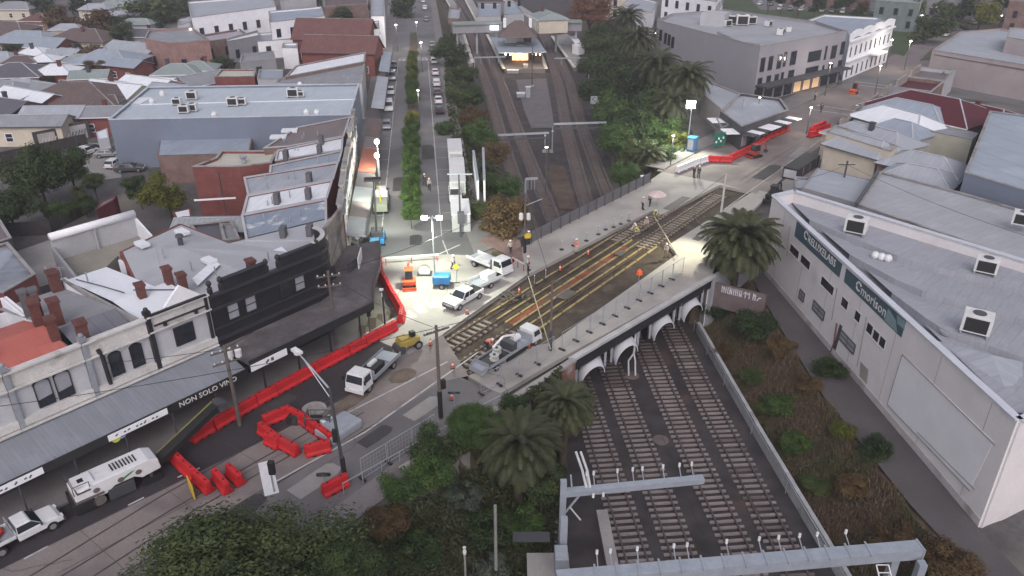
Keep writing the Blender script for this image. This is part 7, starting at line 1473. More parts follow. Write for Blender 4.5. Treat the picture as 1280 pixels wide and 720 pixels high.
t = lighttower('blue light tower trailer with a tall mast and two blazing heads at the crossroads', 553,358, 8.0, BLUEP, 2)
t.part('arm', MB().path([(-1.5,-.1,8.0),(0,-.1,8.0)], .05), GALV)
for y in (-.62,.62):
    t.part('lens', MB().box((-.75+y*1.25,-.15,8.05), (.6,.25,.35)), emit('blazing floodlight', (.98,1,.9), 30))
pt_ = Vector(t.loc)+V(-.75,0,8.0); light('tower floodlight', pt_+V(-.3,-.3,-.4), P(560,375), 5600, GRN, .4, 125); light('tower floodlight', pt_+V(0,.4,-.4), P(535,235), 10000, GRN, .4, 115)
t = T('boom_lift','blue boom lift with raised dark boom parked in the shop side bay','boom lift', P(472,303), bh+math.pi); t.part('chassis', MB().bx(-1.4,-.9,.3,1.4,.9,1.0), BLUEP, bevel=.1); t.part('turret', MB().bx(-1.0,-.7,1.0,.8,.7,1.7), DKGREY, bevel=.1); t.part('boom', MB().path([(0,0,1.6),(.3,.1,4.5),(.2,.2,8.2)], .12, 8), DKGREY); t.part('basket', MB().bx(-.3,-.9,8.0,.7,1.0,8.25), BLACK)
for x in (-.95,.95):
    for sy in (-1,1): wheel(t, x, sy*.85, .38, .26)
t = T('generator_trailer','blue generator box standing in front of the boom lift','generator', P(469,316), bh); t.part('case', MB().bx(-1.2,-.6,.4,1.2,.6,1.5), paint('light blue paint', (.08,.35,.6)), bevel=.12); t.part('panel', MB().bx(-1.21,-.4,.7,-1.2,.4,1.3), DKGREY)
for sy in (-1,1): wheel(t, 0, sy*.65, .28, .16)
t = T('lit_plant_truck','pale utility truck under the shop side floodlight','utility truck', P(477,262), bh); t.part('body', MB().bx(-2.2,-.9,.5,.8,.9,1.5), plain('greenish work truck paint', (.25,.27,.22)), bevel=.08); t.part('cab', MB().bx(.8,-.9,.5,2.3,.9,2.0), WHITE, bevel=.15); t.part('windscreen', MB().bx(2.3,-.75,1.25,2.32,.75,1.8), GLASS); t.part('crane_arm', MB().path([(-1,0,1.5),(-.8,0,3.0),(.6,.3,3.2)], .1), YEL)
for x in (-1.4,1.4):
    for sy in (-1,1): wheel(t, x, sy*.8, .38)
t = T('vibrating_roller','small yellow roller with black seat just inside the red barriers','roller', P(511,436), heading(P(498,441),P(526,431))); t.part('body', MB().bx(-1.1,-.55,.55,1.0,.55,1.25), plain('ochre machine paint', (.32,.24,.06)), bevel=.1); t.part('drum', MB().tube((-1.0,-.6,.42),(-1.0,.6,.42),.42,.42,16), DKGREY); t.part('seat', MB().bx(.2,-.25,1.25,.7,.25,1.75), BLACK, bevel=.05); t.part('hood', MB().bx(-1.0,-.45,1.25,-.1,.45,1.5), plain('ochre machine paint', (.32,.24,.06)), bevel=.08); wheel(t, .75, .5, .42, .3); wheel(t, .75, -.5, .42, .3)
t = T('compressor','small round cable reel and pump by the median end','cable reel', P(531,343)); t.part('reel', MB().tube((0,-.3,.55),(0,.3,.55),.55,.55,14), plain('dusty cable', (.2,.2,.13))); t.part('flange', MB().tube((0,-.36,.55),(0,-.3,.55),.65,.65,14), WHITE); t.part('frame', MB().bx(-.8,-.5,0,.8,.5,.2), DKGREY)
# gear heap beside the barrier loop
hp_ = [(372,522,'dark coiled hose heap left of the pale manhole ring', 'hose'),(392,512,'pale round manhole ring lying on the road','ring'),(402,530,'black steel pump frame by the barrier loop','pump'),(425,536,'pale grey tarpaulin covered box by the lamp pole','box')]
t = T('hose_heap', hp_[0][2], 'hose heap', P(372,525)); 
for k in range(5): mb = MB(); rr = .9-.1*k; mb.path([(rr*math.cos(a_), rr*.8*math.sin(a_), .1+.14*k) for a_ in np.linspace(0,6.3,14)], .09, 6); t.part('coil', mb, BLACK)
single('manhole_ring', MB().lathe((0,0,0), [(1.0,0),(1.0,.2),(.65,.22),(.62,.02)], 20), CONC, hp_[1][2], 'manhole ring', P(393,513,.02))
t = T('pump_frame', hp_[2][2], 'pump', P(400,532)); fr_ = MB(); 
for x in (-1,1):
    for y in (-.6,.6): fr_.tube((x,y,0),(x,y,1.1),.05)
    fr_.path([(x,-.6,1.1),(x,.6,1.1)], .05)
fr_.path([(-1,-.6,1.1),(1,-.6,1.1)], .05); fr_.path([(-1,.6,1.1),(1,.6,1.1)], .05); t.part('frame', fr_, DKGREY); t.part('motor', MB().bx(-.8,-.45,.1,.2,.45,.8), BLACK, bevel=.1); t.part('tank', MB().tube((.3,0,.5),(.9,0,.5),.4,.4,12), DKGREY)
t = T('covered_box', hp_[3][2], 'covered box', P(424,540), -RA); t.part('cover', MB().bx(-1.1,-1.6,0,1.1,1.6,.8), GALV, bevel=.2); t.part('drum', MB().tube((-1.4,-.6,.4),(-1.4,.4,.4),.4,.4,12), WHITE)
t = T('barrow','grey A frame stand with long handle between the hose heap and the pump','stand', P(388,524)); t.part('frame', MB().path([(0,0,0),(.2,0,1.4),(.6,.1,0)], .05), plain('dusty timber', (.3,.27,.24))); t.part('handle', MB().path([(.2,0,1.4),(1.6,.7,.4)], .05), plain('dusty timber', (.3,.27,.24)))
# containers and trailers by the bank
def boxthing(name, label, cat, a, b, w_, h_, m, z=0, roofm=None, wheels=False):
    A_, B_ = P(*a,z), P(*b,z); c = (A_+B_)/2; rz = heading(A_,B_); L_ = (B_-A_).length; t = T(name, label, cat, c, rz)
    t.part('body', MB().bx(-L_/2,-w_/2,.35 if wheels else .1,L_/2,w_/2,h_), m, bevel=.08); t.part('roof', MB().bx(-L_/2-.05,-w_/2-.05,h_+.002,L_/2+.05,w_/2+.05,h_+.1), roofm or m, bevel=.04)
    for k in range(3): t.part('panel_rib', MB().bx(-L_/2+L_*(k+.8)/3.3,-w_/2-.04,.5,-L_/2+L_*(k+.8)/3.3+.08,-w_/2-.002,h_-.1), GALV)
    t.part('door', MB().bx(-L_/2-.03,-w_/2+.2,.4,-L_/2-.003,w_/2-.2,h_-.2), plain('pale door panel', (.4,.41,.42)))
    if wheels:
        for x in (-L_/4,L_/4):
            for sy in (-1,1): wheel(t, x, sy*(w_/2-.1), .4)
    return t
PALEB = plain('pale container paint', (.55,.56,.57), .6, .08, .6, 4)
boxthing('site_container','pale grey site container nearest the crossroads on the bank side','container', (577,292),(575,270), 2.5,2.6, plain('grey container paint', (.36,.37,.38), .6, .08), roofm=WHITE)
boxthing('box_truck','long white covered truck body parked by the bank, nearer half','truck body', (573,250),(571,216), 2.3,2.7, PALEB, wheels=True); boxthing('box_truck','white covered truck body parked by the bank, further half','truck body', (570,211),(568,192), 2.3,2.7, PALEB, wheels=True)
car('white_van','small white van between the container and the covered truck','van', P(569,248), bh+math.pi, WHITE, 'van')
for q,((xa,ya),(xb,yb),l) in enumerate((((590,222),(598,262),'nearer of the two white billboards on the bank by the container'),((602,218),(606,262),'further of the two white billboards on the bank by the container'))):
    A_, B_ = P(xa,ya), P(xb,yb); t = T('billboard', l, 'billboard', (A_+B_)/2, world=True); 
    A_ = A_+V(.3,0,0) ; t.part('board', MB().bar(A_+V(0,0,2.6), B_+V(0,0,2.6), .25, 3.0), WPAINT); t.part('frame', MB().bar(A_+V(0,0,4.15), B_+V(0,0,4.15), .35, .15), GALV)
    for f in (.1,.9): p = A_.lerp(B_,f); t.part('post', MB().tube(V(p.x,p.y,-1), V(p.x,p.y,1.2), .1), DKGREY)
boxthing('skip_bin','long black open skip at the right kerb beside the pale workshop roof','skip', (985,226),(1015,206), 2.4,1.9, paint('black skip paint', (.03,.025,.027), .6), roofm=BLACK)
t = excavator('black skid loader at the right kerb in front of the white warehouse corner', P(966,250), .9, BLACK, 1.2)
boxthing('portable_toilet','pair of blue portable toilets behind the red barriers by the floodlight','portable toilet', (862,190),(867,187), 1.3,2.3, BLUEP)
# ================================================================ barriers, cones, fences
def barrier_proto():
    t = T('barrier', 'x', 'barrier', (0,0,0)); L_ = .98
    b = MB(); b.ext([(-.34,0),(.34,0),(.34,.22),(.22,.36),(.17,.92),(-.17,.92),(-.22,.36),(-.34,.22)], -L_, L_); o = t.part('body', b, REDP, bevel=.05)
    for y in (-.55,.5): t.part('cap', MB().lathe((0,y,.92), [(.07,0),(.07,.03)], 10), BLACK)
    t.part('lug', MB().bx(-.09,L_,.15,.09,L_+.07,.85), REDP)
    t.part('fork_slot', MB().bx(-.345,-.5,.02,.345,-.2,.14), BLACK); t.part('fork_slot', MB().bx(-.345,.2,.02,.345,.5,.14), BLACK)
    return t
bp = barrier_proto(); used_b = [False]; BARS = []
def put_barrier(p, rz, label, group, scale=None):
    if not used_b[0]:
        used_b[0] = True; bp.o.location = p; bp.o.rotation_euler = (0,0,rz); tag(bp.o, label, None, group); bp.o.name = 'plastic_barrier'; bp.o.scale = scale or (1,1,1); return bp.o
    o = dup(bp.o, p, rz, label, group, scale or (1,1,1)); BARS.append(o); return o
def brow(px, label, group, z=.01, over=None):
    pts = [P(*q, z) for q in px]; segs = [(b-a).length for a,b in zip(pts,pts[1:])]; tot = sum(segs); n = max(1, round(tot/2.0)); st_ = tot/n; k = 0; out = []
    for i in range(n):
        l = (i+.5)*st_; j = 0
        while l > segs[j] and j < len(segs)-1: l -= segs[j]; j += 1
        a, b = pts[j], pts[j+1]; p = a.lerp(b, l/segs[j]); rz = heading(a,b)-math.pi/2
        out.append(put_barrier(p+V(random.uniform(-.04,.04),random.uniform(-.04,.04),.02), rz+random.uniform(-.03,.03), (label if '%s' not in label else label % (ordn[i] if i < 20 else ['twenty first','twenty second','twenty third','twenty fourth','twenty fifth','twenty sixth','twenty seventh','twenty eighth','twenty ninth','thirtieth','thirty first','thirty second','thirty third','thirty fourth','thirty fifth'][i-20])), group, (1.15,st_/2.03,1.1)))
    return out
brow([(240,554),(320,507),(420,452),(496,411)], 'red barrier in the long row by the shops, %s from its lower end', 'long row of red barriers')
brow([(501,405),(503,393),(489,369),(476,345),(473,323)], 'red barrier in the curve towards the boulevard, %s from the bend', 'curve of red barriers')
brow([(214,572),(263,617)], 'red barrier in the diagonal row by the milling machine, %s from its top', 'diagonal row of red barriers')
brow([(269,598),(287,618)], 'red plastic barrier alone right of the diagonal row', 'pair of loose red barriers'); brow([(287,592),(303,608)], 'red plastic barrier nearest the signal post, loose on the tram lane', 'pair of loose red barriers')
brow([(404,621),(436,605)], 'red plastic barrier by the foot of the street lamp and the black disc', 'x'); 
brow([(329,533),(359,520),(383,532),(407,550),(405,565),(382,571)], 'red barrier on the upper and right side of the loop, %s from its left', 'closed loop of red barriers'); brow([(326,540),(340,551),(352,558),(374,570)], 'red barrier on the lower left side of the loop, %s from the left', 'closed loop of red barriers')
brow([(333,553),(350,561)], 'red barrier doubled up outside the lower left side of the loop', 'closed loop of red barriers')
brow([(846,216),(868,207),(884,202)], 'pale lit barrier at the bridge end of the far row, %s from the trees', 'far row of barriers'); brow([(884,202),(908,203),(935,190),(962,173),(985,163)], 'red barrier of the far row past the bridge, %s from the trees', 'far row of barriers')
brow([(1010,172),(1036,168)], 'red barrier in the heap by the right kerb, %s in its front line', 'heap of red barriers'); brow([(1012,166),(1036,161)], 'red barrier in the heap by the right kerb, %s in its back line', 'heap of red barriers')
for o in brow([(1016,170),(1030,164)], 'red barrier stacked on top of the heap by the right kerb, %s', 'heap of red barriers'): o.location.z += 1.0
for o in [x for x in bpy.data.objects if x.name.startswith('plastic_barrier') or x.name.startswith('barrier')]:
    if o.parent is None:
        if o.get('group') == 'x': del o['group']
        if 'category' not in o: o['category'] = 'barrier'
# white faced barriers: swap material on the lit ones
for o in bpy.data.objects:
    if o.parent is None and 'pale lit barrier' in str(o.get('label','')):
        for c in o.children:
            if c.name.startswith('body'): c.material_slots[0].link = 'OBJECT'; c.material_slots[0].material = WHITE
# cones and bollards
def cone_proto():
    t = T('traffic_cone', 'x', 'cone', (0,0,-50)); t.part('base', MB().bx(-.2,-.2,0,.2,.2,.05), BLACK); t.part('body', MB().lathe((0,0,.05), [(.15,0),(.03,.68)], 12), ORANGE); t.part('band', MB().lathe((0,0,.35), [(.108,0),(.078,.16)], 12), WHITE); return t
cp_ = cone_proto(); first = True
for q,(px,py,l) in enumerate(((565,499,'at the near end of the trench'),(566,460,'on the pavement beside the near trench tip'),(584,392,'beside the white ute on the crossroads'),(538,431,'by the timber power pole'),(676,422,'beside the white service truck cab'),(649,366,'at the far side of the bared tram track'),(700,338,'on the far footpath left of the worker'),(735,318,'on the far footpath between the posts'),(612,349,'in front of the drop side truck'),(661,434,'behind the service truck mirror'))):
    p = P(px,py,.02); lab = 'orange traffic cone '+l
    if first: cp_.o.location = p; tag(cp_.o, lab, None, 'traffic cones about the works'); first = False
    else: dup(cp_.o, p, 0, lab, 'traffic cones about the works')
def post_proto():
    t = T('delineator_post','x','post', (0,0,0)); t.part('foot', MB().lathe((0,0,0), [(.28,0),(.26,.07)], 12), BLACK); t.part('pole', MB().tube((0,0,.05),(0,0,1.1),.035), GALV); t.part('cap', MB().sph((0,0,1.12), .07, 8), WHITE); return t
dp_ = post_proto(); first = True
for q,(px,py) in enumerate(((702,308),(717,303),(733,297),(748,289),(757,283),(767,280),(776,276),(786,272),(682,345),(668,352))):
    p = P(px,py+4,.02); lab = 'thin marker post on the far footpath, '+ordn[q]+' from the left' if q < 8 else ['thin marker post','second thin marker post'][q-8]+' at the near corner of the far footpath'
    if first: dp_.o.location = p; tag(dp_.o, lab, None, 'marker posts'); first = False
    else: dup(dp_.o, p, 0, lab, 'marker posts')
# temporary fence panels on black feet
def panel_proto():
    t = T('fence_panel','x','fence panel',(0,0,0)); f = MB(); W_ = 1.15
    f.path([(0,-W_,.1),(0,-W_,1.9),(0,W_,1.9),(0,W_,.1),(0,-W_,.1)], .028); t.part('frame', f, GALV)
    g = MB()
    for k in range(1,8): g.tube((0,-W_+k*W_/4,.1),(0,-W_+k*W_/4,1.9),.006,.006,4)
    for k in range(1,5): g.tube((0,-W_,.1+k*.36),(0,W_,.1+k*.36),.006,.006,4)
    t.part('wire_mesh', g, GALV); t.part('foot', MB().bx(-.35,-W_-.12,0,.35,-W_+.12,.13), BLACK, bevel=.03); return t
pp1 = panel_proto(); first = True
def panels(px, lab, grp, z=.02):
    global first
    pts = [P(*q,z) for q in px]; k = 0
    for a, b in zip(pts, pts[1:]):
        n = max(1, round((b-a).length/2.35))
        for i in range(n):
            p = a.lerp(b, (i+.5)/n); rz = heading(a,b)-math.pi/2; l = lab % ordn[k] if k < 20 else lab % ('last but %d' % k); k += 1
            if first: pp1.o.location = p; pp1.o.rotation_euler = (0,0,rz); tag(pp1.o, l, None, grp); first = False
            else: dup(pp1.o, p, rz, l, grp)
panels([(703,437),(769,395),(853,341)], 'mesh fence panel on the bridge edge, %s from the brick wall end', 'fence panels on the bridge edge')
panels([(603,492),(648,470),(693,442)], 'mesh fence panel beside the service truck, %s from the camera', 'fence panels beside the service truck', .14)
panels([(452,600),(516,560),(545,542)], 'mesh fence panel along the near footpath by the bushes, %s from the left', 'fence panels by the bushes', .14)
#panels([(700,418),(742,390)], 'inner mesh fence panel parallel to the bridge edge, %s from the left', 'inner fence panels')
hr_ = T('footpath_handrail','pale handrail with posts along the road side of the near footpath above the bushes','handrail', P(560,545), world=True)
q = [P(x,y,.14) for x,y in ((430,618),(500,578),(560,545),(600,520),(640,500))]; mb = MB(); mb.path([p+V(0,0,1.0) for p in q], .035); hr_.part('rail', mb, GALV)
for a,b in zip(q,q[1:]):
    for k in range(3): p = a.lerp(b,k/3); hr_.part('post', MB().tube(p, p+V(0,0,1.0), .035), GALV)
for (a,b,l) in (((480,323),(548,318),'white horizontal bar across the near end of the boulevard lanes'),((640,322),(655,330),'short white board by the far corner post')): 
    t = T('plank_barrier', l, 'barrier board', P(*a), world=True); A_, B_ = P(*a,.9), P(*b,.9); t.part('board', MB().bar(A_, B_, .06, .2), WHITE); 
    for f in (.03,.5,.97): p = A_.lerp(B_,f); t.part('leg', MB().tube(V(p.x,p.y,0), p, .05), REDP)
bd = T('timber_bar','long pale timber bar laid across the near end of the deep trench','timber bar', P(700,330), world=True); bd.part('bar', MB().path([P(660,345,1.0), P(688,436,1.0)], .05), plain('yellowed timber bar', (.45,.40,.28))); bd.part('post', MB().tube(P(660,350), P(660,350)+V(0,0,1.1), .08), BLACK); bd.part('post', MB().tube(P(688,437), P(688,437)+V(0,0,1.2), .08), BLACK)
bd = T('trench_divider','yellow timber bar across the trench between the formwork and the sleepers','timber bar', P(835,300), world=True); bd.part('bar', MB().path([P(818,271,.5), P(847,320,.5)], .07), plain('yellowed timber bar', (.45,.40,.28)))
hs_ = T('site_hose','curved dark hose lying over the pavement beside the far trench','hose', P(880,275), world=True); hs_.part('hose', MB().path([P(x,y,.08) for x,y in ((870,265),(869,273),(876,282),(885,288),(886,295),(880,300))], .06, 6), DKGREY)
for k,(px,py,s_x,s_y,l) in enumerate(((708,368,2.2,1.2,'dark sump plate on the far footpath at the left corner'),(776,316,1.6,.9,'grey service lid on the far footpath between the marker posts'),(872,298,1.3,.9,'grey pit lid on the floodlit pavement'),(846,254,6,1.2,'long cut strip in the far footpath'))): 
    single('pit_cover', MB().bx(-s_x/2,-s_y/2,.0,s_x/2,s_y/2,.02), plain('dark lid metal', (.12,.11,.1)), l, 'pit cover', P(px,py-(0 if k else 0),.004), rz=math.pi/2-RA)
t = T('debris_pile','heap of brown timbers and rubble by the far left corner of the bridge','rubble', P(648,372)); r2 = random.Random(8)
for k in range(14): t.part('timber', MB().box((r2.uniform(-1.6,1.6),r2.uniform(-1.2,1.2),.08+.05*(k%3)), (r2.uniform(.5,1.6),.14,.1), r2.random()*3), WOOD)
# brick ramp by the corner
single('brick_paving', MB().prism([V(*(P(x,y)-P(655,300))[:2],0) for x,y in ((612,292),(650,300),(655,330),(640,322),(600,302))], 0, .05), C_WALL['brown'], 'reddish brick paved corner beside the rear bridge fence', 'paving', P(655,300,.15))
# ================================================================ street lamps, poles, signals
def lamp_post(label, px, py, h, arm=None, m=GALV, lens=LAMP, base_z=0, r=.09, head=.55, on=True, name='street_lamp'):
    t = T(name, label, 'street lamp', P(px,py,base_z), 0); t.part('pole', MB().tube((0,0,0),(0,0,h),r,r*.6), m)
    ax, ay = arm or (0,0)
    if arm: t.part('arm', MB().tube((0,0,h-.1),(ax,ay,h+.35),r*.6,r*.5), m)
    o = t.part('lamp_head', MB().box((ax,ay,h+.4), (head,head*.5,.16), math.atan2(ay,ax) if arm else 0), m); t.part('lens', MB().sph((ax,ay,h+.30), head*.42, 8, (1,.8,.6)), lens if on else WHITE, o); return t
t = T('street_lamp','tall grey street lamp with long arm standing at the kerb right of the barrier loop','street lamp', P(432,602), world=True)
p = P(432,602); top = V(p.x-.3,p.y,8.2); hd = P(371,439,9.8); t.part('pole', MB().tube(p, top, .15, .10), DKGREY); t.part('arm', MB().tube(top-V(0,0,.1), hd, .07, .05), GALV); t.part('arm', MB().tube(top-V(0,0,.9), top.lerp(hd,.75)-V(0,0,.1), .04, .04), GALV); o = t.part('lamp_head', MB().box(hd, (.9,.4,.2), 2.4), WHITE); t.part('lens', MB().sph(hd-V(0,0,.1), .25, 8), WHITE, o); t.part('sleeve', MB().tube(p+V(0,0,.3), p+V(-.05,0,2.2), .19), BLACK); t.part('signal_head', MB().box(p+V(-.3,-.2,4.3), (.3,.3,1.0)), BLACK)
def power_pole(label, px, py, h, arms=((0,0),), m=WOOD, rz=0, base=0, ins=True):
    t = T('power_pole', label, 'power pole', P(px,py,base), rz); t.part('pole', MB().tube((0,0,-.2),(0,0,h),.17,.12), m)
    for k,_ in enumerate(arms):
        z = h-.5-k*1.0; o = t.part('cross_arm', MB().box((0,0,z), (2.2,.12,.14)), WOOD)
        for x in (-.95,-.35,.35,.95): t.part('insulator', MB().lathe((x,0,z+.07), [(.05,0),(.08,.06),(.04,.16)], 8), INS, o)
    return t
t = power_pole('tall weathered timber pole with cross arm beside the end of the tram trench', 551,522, 8.6, ((0,0),), rz=.6, base=.1); t.part('sleeve', MB().tube((0,0,.1),(0,0,2.6),.2), BLACK); t.part('signal_box', MB().box((.3,-.1,3.2), (.35,.3,.8)), BLACK)
power_pole('timber pole with fittings in front of the white and black shops', 300,532, 7.5, ((0,0),(1,1)), rz=.6); power_pole('timber pole at the rounded corner of the black building', 421,432, 7.8, ((0,0),(1,1)), rz=.3)
for px, py, l in ((171,0,0),): pass
t = T('pole_drums','white lantern shaped boxes on the pole by the black and white shops','insulator', P(292,447,5.0)); t.part('drum', MB().lathe((-.25,0,0), [(.2,0),(.26,.1),(.26,.7),(.15,.8)], 10), WHITE); t.part('drum', MB().lathe((.4,.1,0), [(.2,0),(.26,.1),(.26,.7),(.15,.8)], 10), WHITE)  # white insulator drums on the pole
power_pole('dark pole with twin cross arms behind the white warehouse roof corner', 1047,262, 6.8, ((0,0),), m=DKGREY, base=0)
t = T('trolley_pole','slim grey pole standing on the bridge edge above the arches','pole', P(688,438), world=True); p = P(688,438); t.part('pole', MB().tube(p, p+V(0,0,7.2), .13, .09), plain('dusty brown steel', (.16,.13,.12))); t.part('sleeve', MB().tube(p, p+V(0,0,2.2), .17), DKGREY); t.part('bracket', MB().path([p+V(0,0,6.9), p+V(.8,.5,7.0)], .05), DKGREY)
t = T('trolley_pole','pale floodlit pole between the far trench and the palm','pole', P(899,283), world=True); p = P(899,283); t.part('pole', MB().tube(p, p+V(0,0,7.0), .18, .11), plain('white painted pole', (.5,.5,.48))); t.part('base', MB().box(p+V(.1,0,.3), (.9,.7,.6)), WHITE, bevel=.05)
t = T('lamp_cluster_pole','dark timber pole with two white drum lamps at the far left corner of the bridge','pole', P(656,316), world=True); p = P(656,316); t.part('pole', MB().tube(p, p+V(0,0,7.4), .13, .09), WOOD); t.part('cross_arm', MB().path([p+V(-.1,0,5.9), p+V(2.0,.5,6.6)], .05), GALV); 
for dx in (-.45,.4): t.part('drum', MB().lathe(p+V(dx,0,4.2), [(.2,0),(.25,.1),(.25,.75),(.12,.85)], 10), WHITE)
t.part('sleeve', MB().tube(p, p+V(0,0,2.0), .18), BLACK); t.part('yellow_box', MB().box(p+V(.3,0,2.2), (.7,.4,.5)), YEL)
t = T('sign_portal','slim grey lighting portal over the bank by the white billboards','gantry', P(576,295), world=True); p = P(576,296); t.part('pole', MB().tube(p, p+V(0,0,8.0), .14, .1), DKGREY); t.part('beam', MB().path([p+V(-1.4,.3,8.0), p+V(1.6,.3,8.0)], .1), GALV); t.part('signal_cluster', MB().box(p+V(.1,-.1,2.6), (.8,.4,1.5)), DKGREY)
# lit street lamps
LL = [(497,62,'first lit lamp on the shop side beyond the near canopies, by the far crossing',1),(522,58,'lit lamp over the far end of the median',1),(528,88,'lit lamp over the median gap, right hand lane',1),(525,158,'lit lamp above the lime coloured median tree',1),(152,22,'lit lamp at the top left among hazy trees',0),(113,24,'lit lamp above the wide brown roof',0),(244,68,'lit lamp by the pink brick house',0),(682,240,'single lit lamp hanging over the tracks by the rear fence',0),(1162,36,'lit lamp furthest up the side street beyond the hotel',1),(1145,48,'lit lamp in the dark trees beyond the hotel',1),(1236,34,'warm lit lamp in the yellow tree at the top right',1),(1247,38,'small lit lamp beside the warm one at the top right',0),(1107,84,'lit lamp on the corner of the white hotel',1),(1130,86,'lit lamp in the road junction past the hotel',1),(1092,122,'lit lamp over the road by the kerb shop parapets',1),(1031,118,'lit lamp in front of the grey office block',1),(1008,166,'low lit lamp above the red barrier heap',1),(945,152,'lit lamp at the corner shop roof edge',1),(838,205,'lit lamp in the green shrubs at the end of the right bank',1),(817,74,'lit lamp among the palm row',0),(876,28,'lit lamp before the tall white building',1),(806,30,'lit lamp beside the furthest palms',0)]
for px, py, l, on_ in LL:
    warm = px in (1236,876,817)
    h = 4.5 if px in (1008,945,838,1247) else 6.5; t = lamp_post(l, px, py+2, h, None, DKGREY, LAMPW if warm else LAMP, head=.75 if py < 100 else .55)
    if on_ and px not in (945,1247):
        L = bpy.data.lights.new('street light', 'POINT'); L.energy = 380 if py > 60 else 600; L.color = (1,.72,.42) if warm else (1,.9,.72); L.shadow_soft_size = .25; o = bpy.data.objects.new('street light', L); COL.objects.link(o); p = P(px,py+2); o.location = (p.x,p.y-.6,h-.4)
for px, py, zt, l in ((476,222,7.0,'bright lit twin lamp at the shop side bays, upper'),(475,226,5.4,'bright lit lamp at the shop side bays, lower')): 
    t = T('street_lamp', l, 'street lamp', P(px,py+14)); t.part('pole', MB().tube((0,0,0),(0,0,zt),.08,.06), GALV); t.part('lens', MB().sph((0,-.15,zt), .36, 8), LAMP)
    L = bpy.data.lights.new('street light', 'POINT'); L.energy = 700; L.color = (1,.93,.75); L.shadow_soft_size = .3; o = bpy.data.objects.new('street light', L); COL.objects.link(o); o.location = Vector(t.loc)+V(.3,-.6,zt-.3)
light('bay floodlight', P(468,232,6.5), P(500,262), 3000, GRN, .3, 130)
# floodlight at the far end of the bridge and its blue toilets, green sign
t = T('floodlight_tower','tall blazing floodlight mast among the palms at the far end of the bridge','light tower', P(859,186), world=True); p = P(859,186); t.part('mast', MB().tube(p, p+V(0,0,7.4), .1, .07), GALV)
for k in range(4): t.part('lens', MB().box(p+V(-.55+.75*(k%2),-.1,7.1+.6*(k//2)), (.62,.3,.5)), emit('blazing floodlight', (.98,1,.9), 30))
light('far floodlight', p+V(0,-.7,7.0), P(850,215), 8000, GRN, .5, 140); light('far floodlight', p+V(-.8,.3,7.0), p+V(-8,4,0), 5000, GRN, .5, 150)
light('bridge floodlight', P(905,232,8.0)+V(0,0,0), P(850,318), 6500, (1,.97,.72), .3, 75, .8)
t = T('green_sign','dark green notice board with white symbols behind the red barriers','sign', P(900,192), world=True); A_, B_ = P(891,189), P(905,186); t.part('board', MB().bar(A_+V(0,0,1.8), B_+V(0,0,1.8), .1, 2.2), paint('deep green', (.02,.16,.11))); 
for k in range(4): q_ = A_.lerp(B_,.2+.2*k); t.part('symbol', MB().box(q_+V(0,-.12,1.5+.5*(k%2)), (.25,.04,.35)), M_LET)
# signal posts near the loop
t = T('traffic_signal','black traffic signal with white backing strip on the tram lane by the big tree','traffic signal', P(343,612), world=True); p = P(343,615); t.part('pole', MB().tube(p, p+V(0,0,2.6), .07), GALV); t.part('signal_head', MB().box(p+V(.15,-.1,2.3), (.45,.35,1.1)), BLACK, bevel=.05); t.part('backing', MB().bar(P(331,577,.03), P(340,618,.03), 1.0, .02), WHITE)
for px, py, l in ((407,612,'black round disc sign on a short post beside the red barrier under the street lamp'),(568,508,'black round disc sign on a short post by the bush at the footpath fence')):
    t = T('disc_sign', l, 'disc sign', P(px,py,.1)); t.part('disc', MB().tube((0,-.06,1.3),(0,.04,1.45),.5,.5,18), BLACK); t.part('pole', MB().tube((0,0,0),(0,0,1.2),.05), GALV)
t = T('traffic_signal','black traffic signal on a thin post behind the curved red barriers','traffic signal', P(463,420,.14)); t.part('pole', MB().tube((0,0,0),(0,0,3.0),.06), DKGREY); t.part('signal_head', MB().box((-.1,0,3.0), (.9,.3,.5)), BLACK); t.part('signal_head', MB().box((.05,0,2.5), (.35,.3,.6)), BLACK); t.part('footing', MB().box((0,0,.15), (.8,.6,.3)), WHITE, bevel=.04)
t = lamp_post('white bare lamp standard beside the long row of delineators by the awning corner', 480,402, 3.2, None, WHITE, on=False, head=.4); t = lamp_post('slim unlit lamp at the front of the corner awning', 452,349, 4.6, None, GALV, on=False, head=.5)
t = T('bare_pole','bare pale pole rising from the shaded bank at the bottom centre','pole', P(620,712,-2.0)); t.part('pole', MB().tube((0,0,0),(0,0,5.6),.11,.1), plain('grey weathered pole', (.22,.22,.21)))
t = T('bare_pole','short pole with pale fitting at the bottom edge left of the bare pole','pole', P(582,724,-1.6)); t.part('pole', MB().tube((0,0,0),(0,0,2.6),.07), plain('grey weathered pole', (.22,.22,.21))); t.part('fitting', MB().lathe((0,0,2.2), [(.1,0),(.14,.2),(.08,.5),(.12,.6)], 8), INS)
t = T('warning_sign','yellow star shaped sign on a thin post by the white ute','sign', P(571,354)); t.part('post', MB().tube((0,0,0),(0,0,1.7),.04), GALV); mb = MB()
mb.add([(0,-.05,2.35),(.35,-.05,2.0),(0,-.05,1.6),(-.35,-.05,2.0),(0,.03,2.35),(.35,.03,2.0),(0,.03,1.6),(-.35,.03,2.0)],[(0,3,2,1),(4,5,6,7),(0,1,5,4),(1,2,6,5),(2,3,7,6),(3,0,4,7)]); t.part('board', mb, paint('bright yellow sign', (.75,.8,.05)))
single('lane_sign', MB().bar(P(235,602,.6), P(242,617,.6), .08, 1.1), YEL, 'yellow board leaning on the diagonal barrier row', 'sign', P(238,610), world=True)
t = T('open_hoarding','white board and dark triangular panel leaning on the canopy by the black building','hoarding', P(444,325,3.6), world=True); t.part('panel', MB().bar(P(436,338,4.2), P(446,330,4.2), .1, 1.6), DKGREY); t.part('panel', MB().bar(P(448,332,4.3), P(452,318,4.3), .1, 1.6), WHITE)
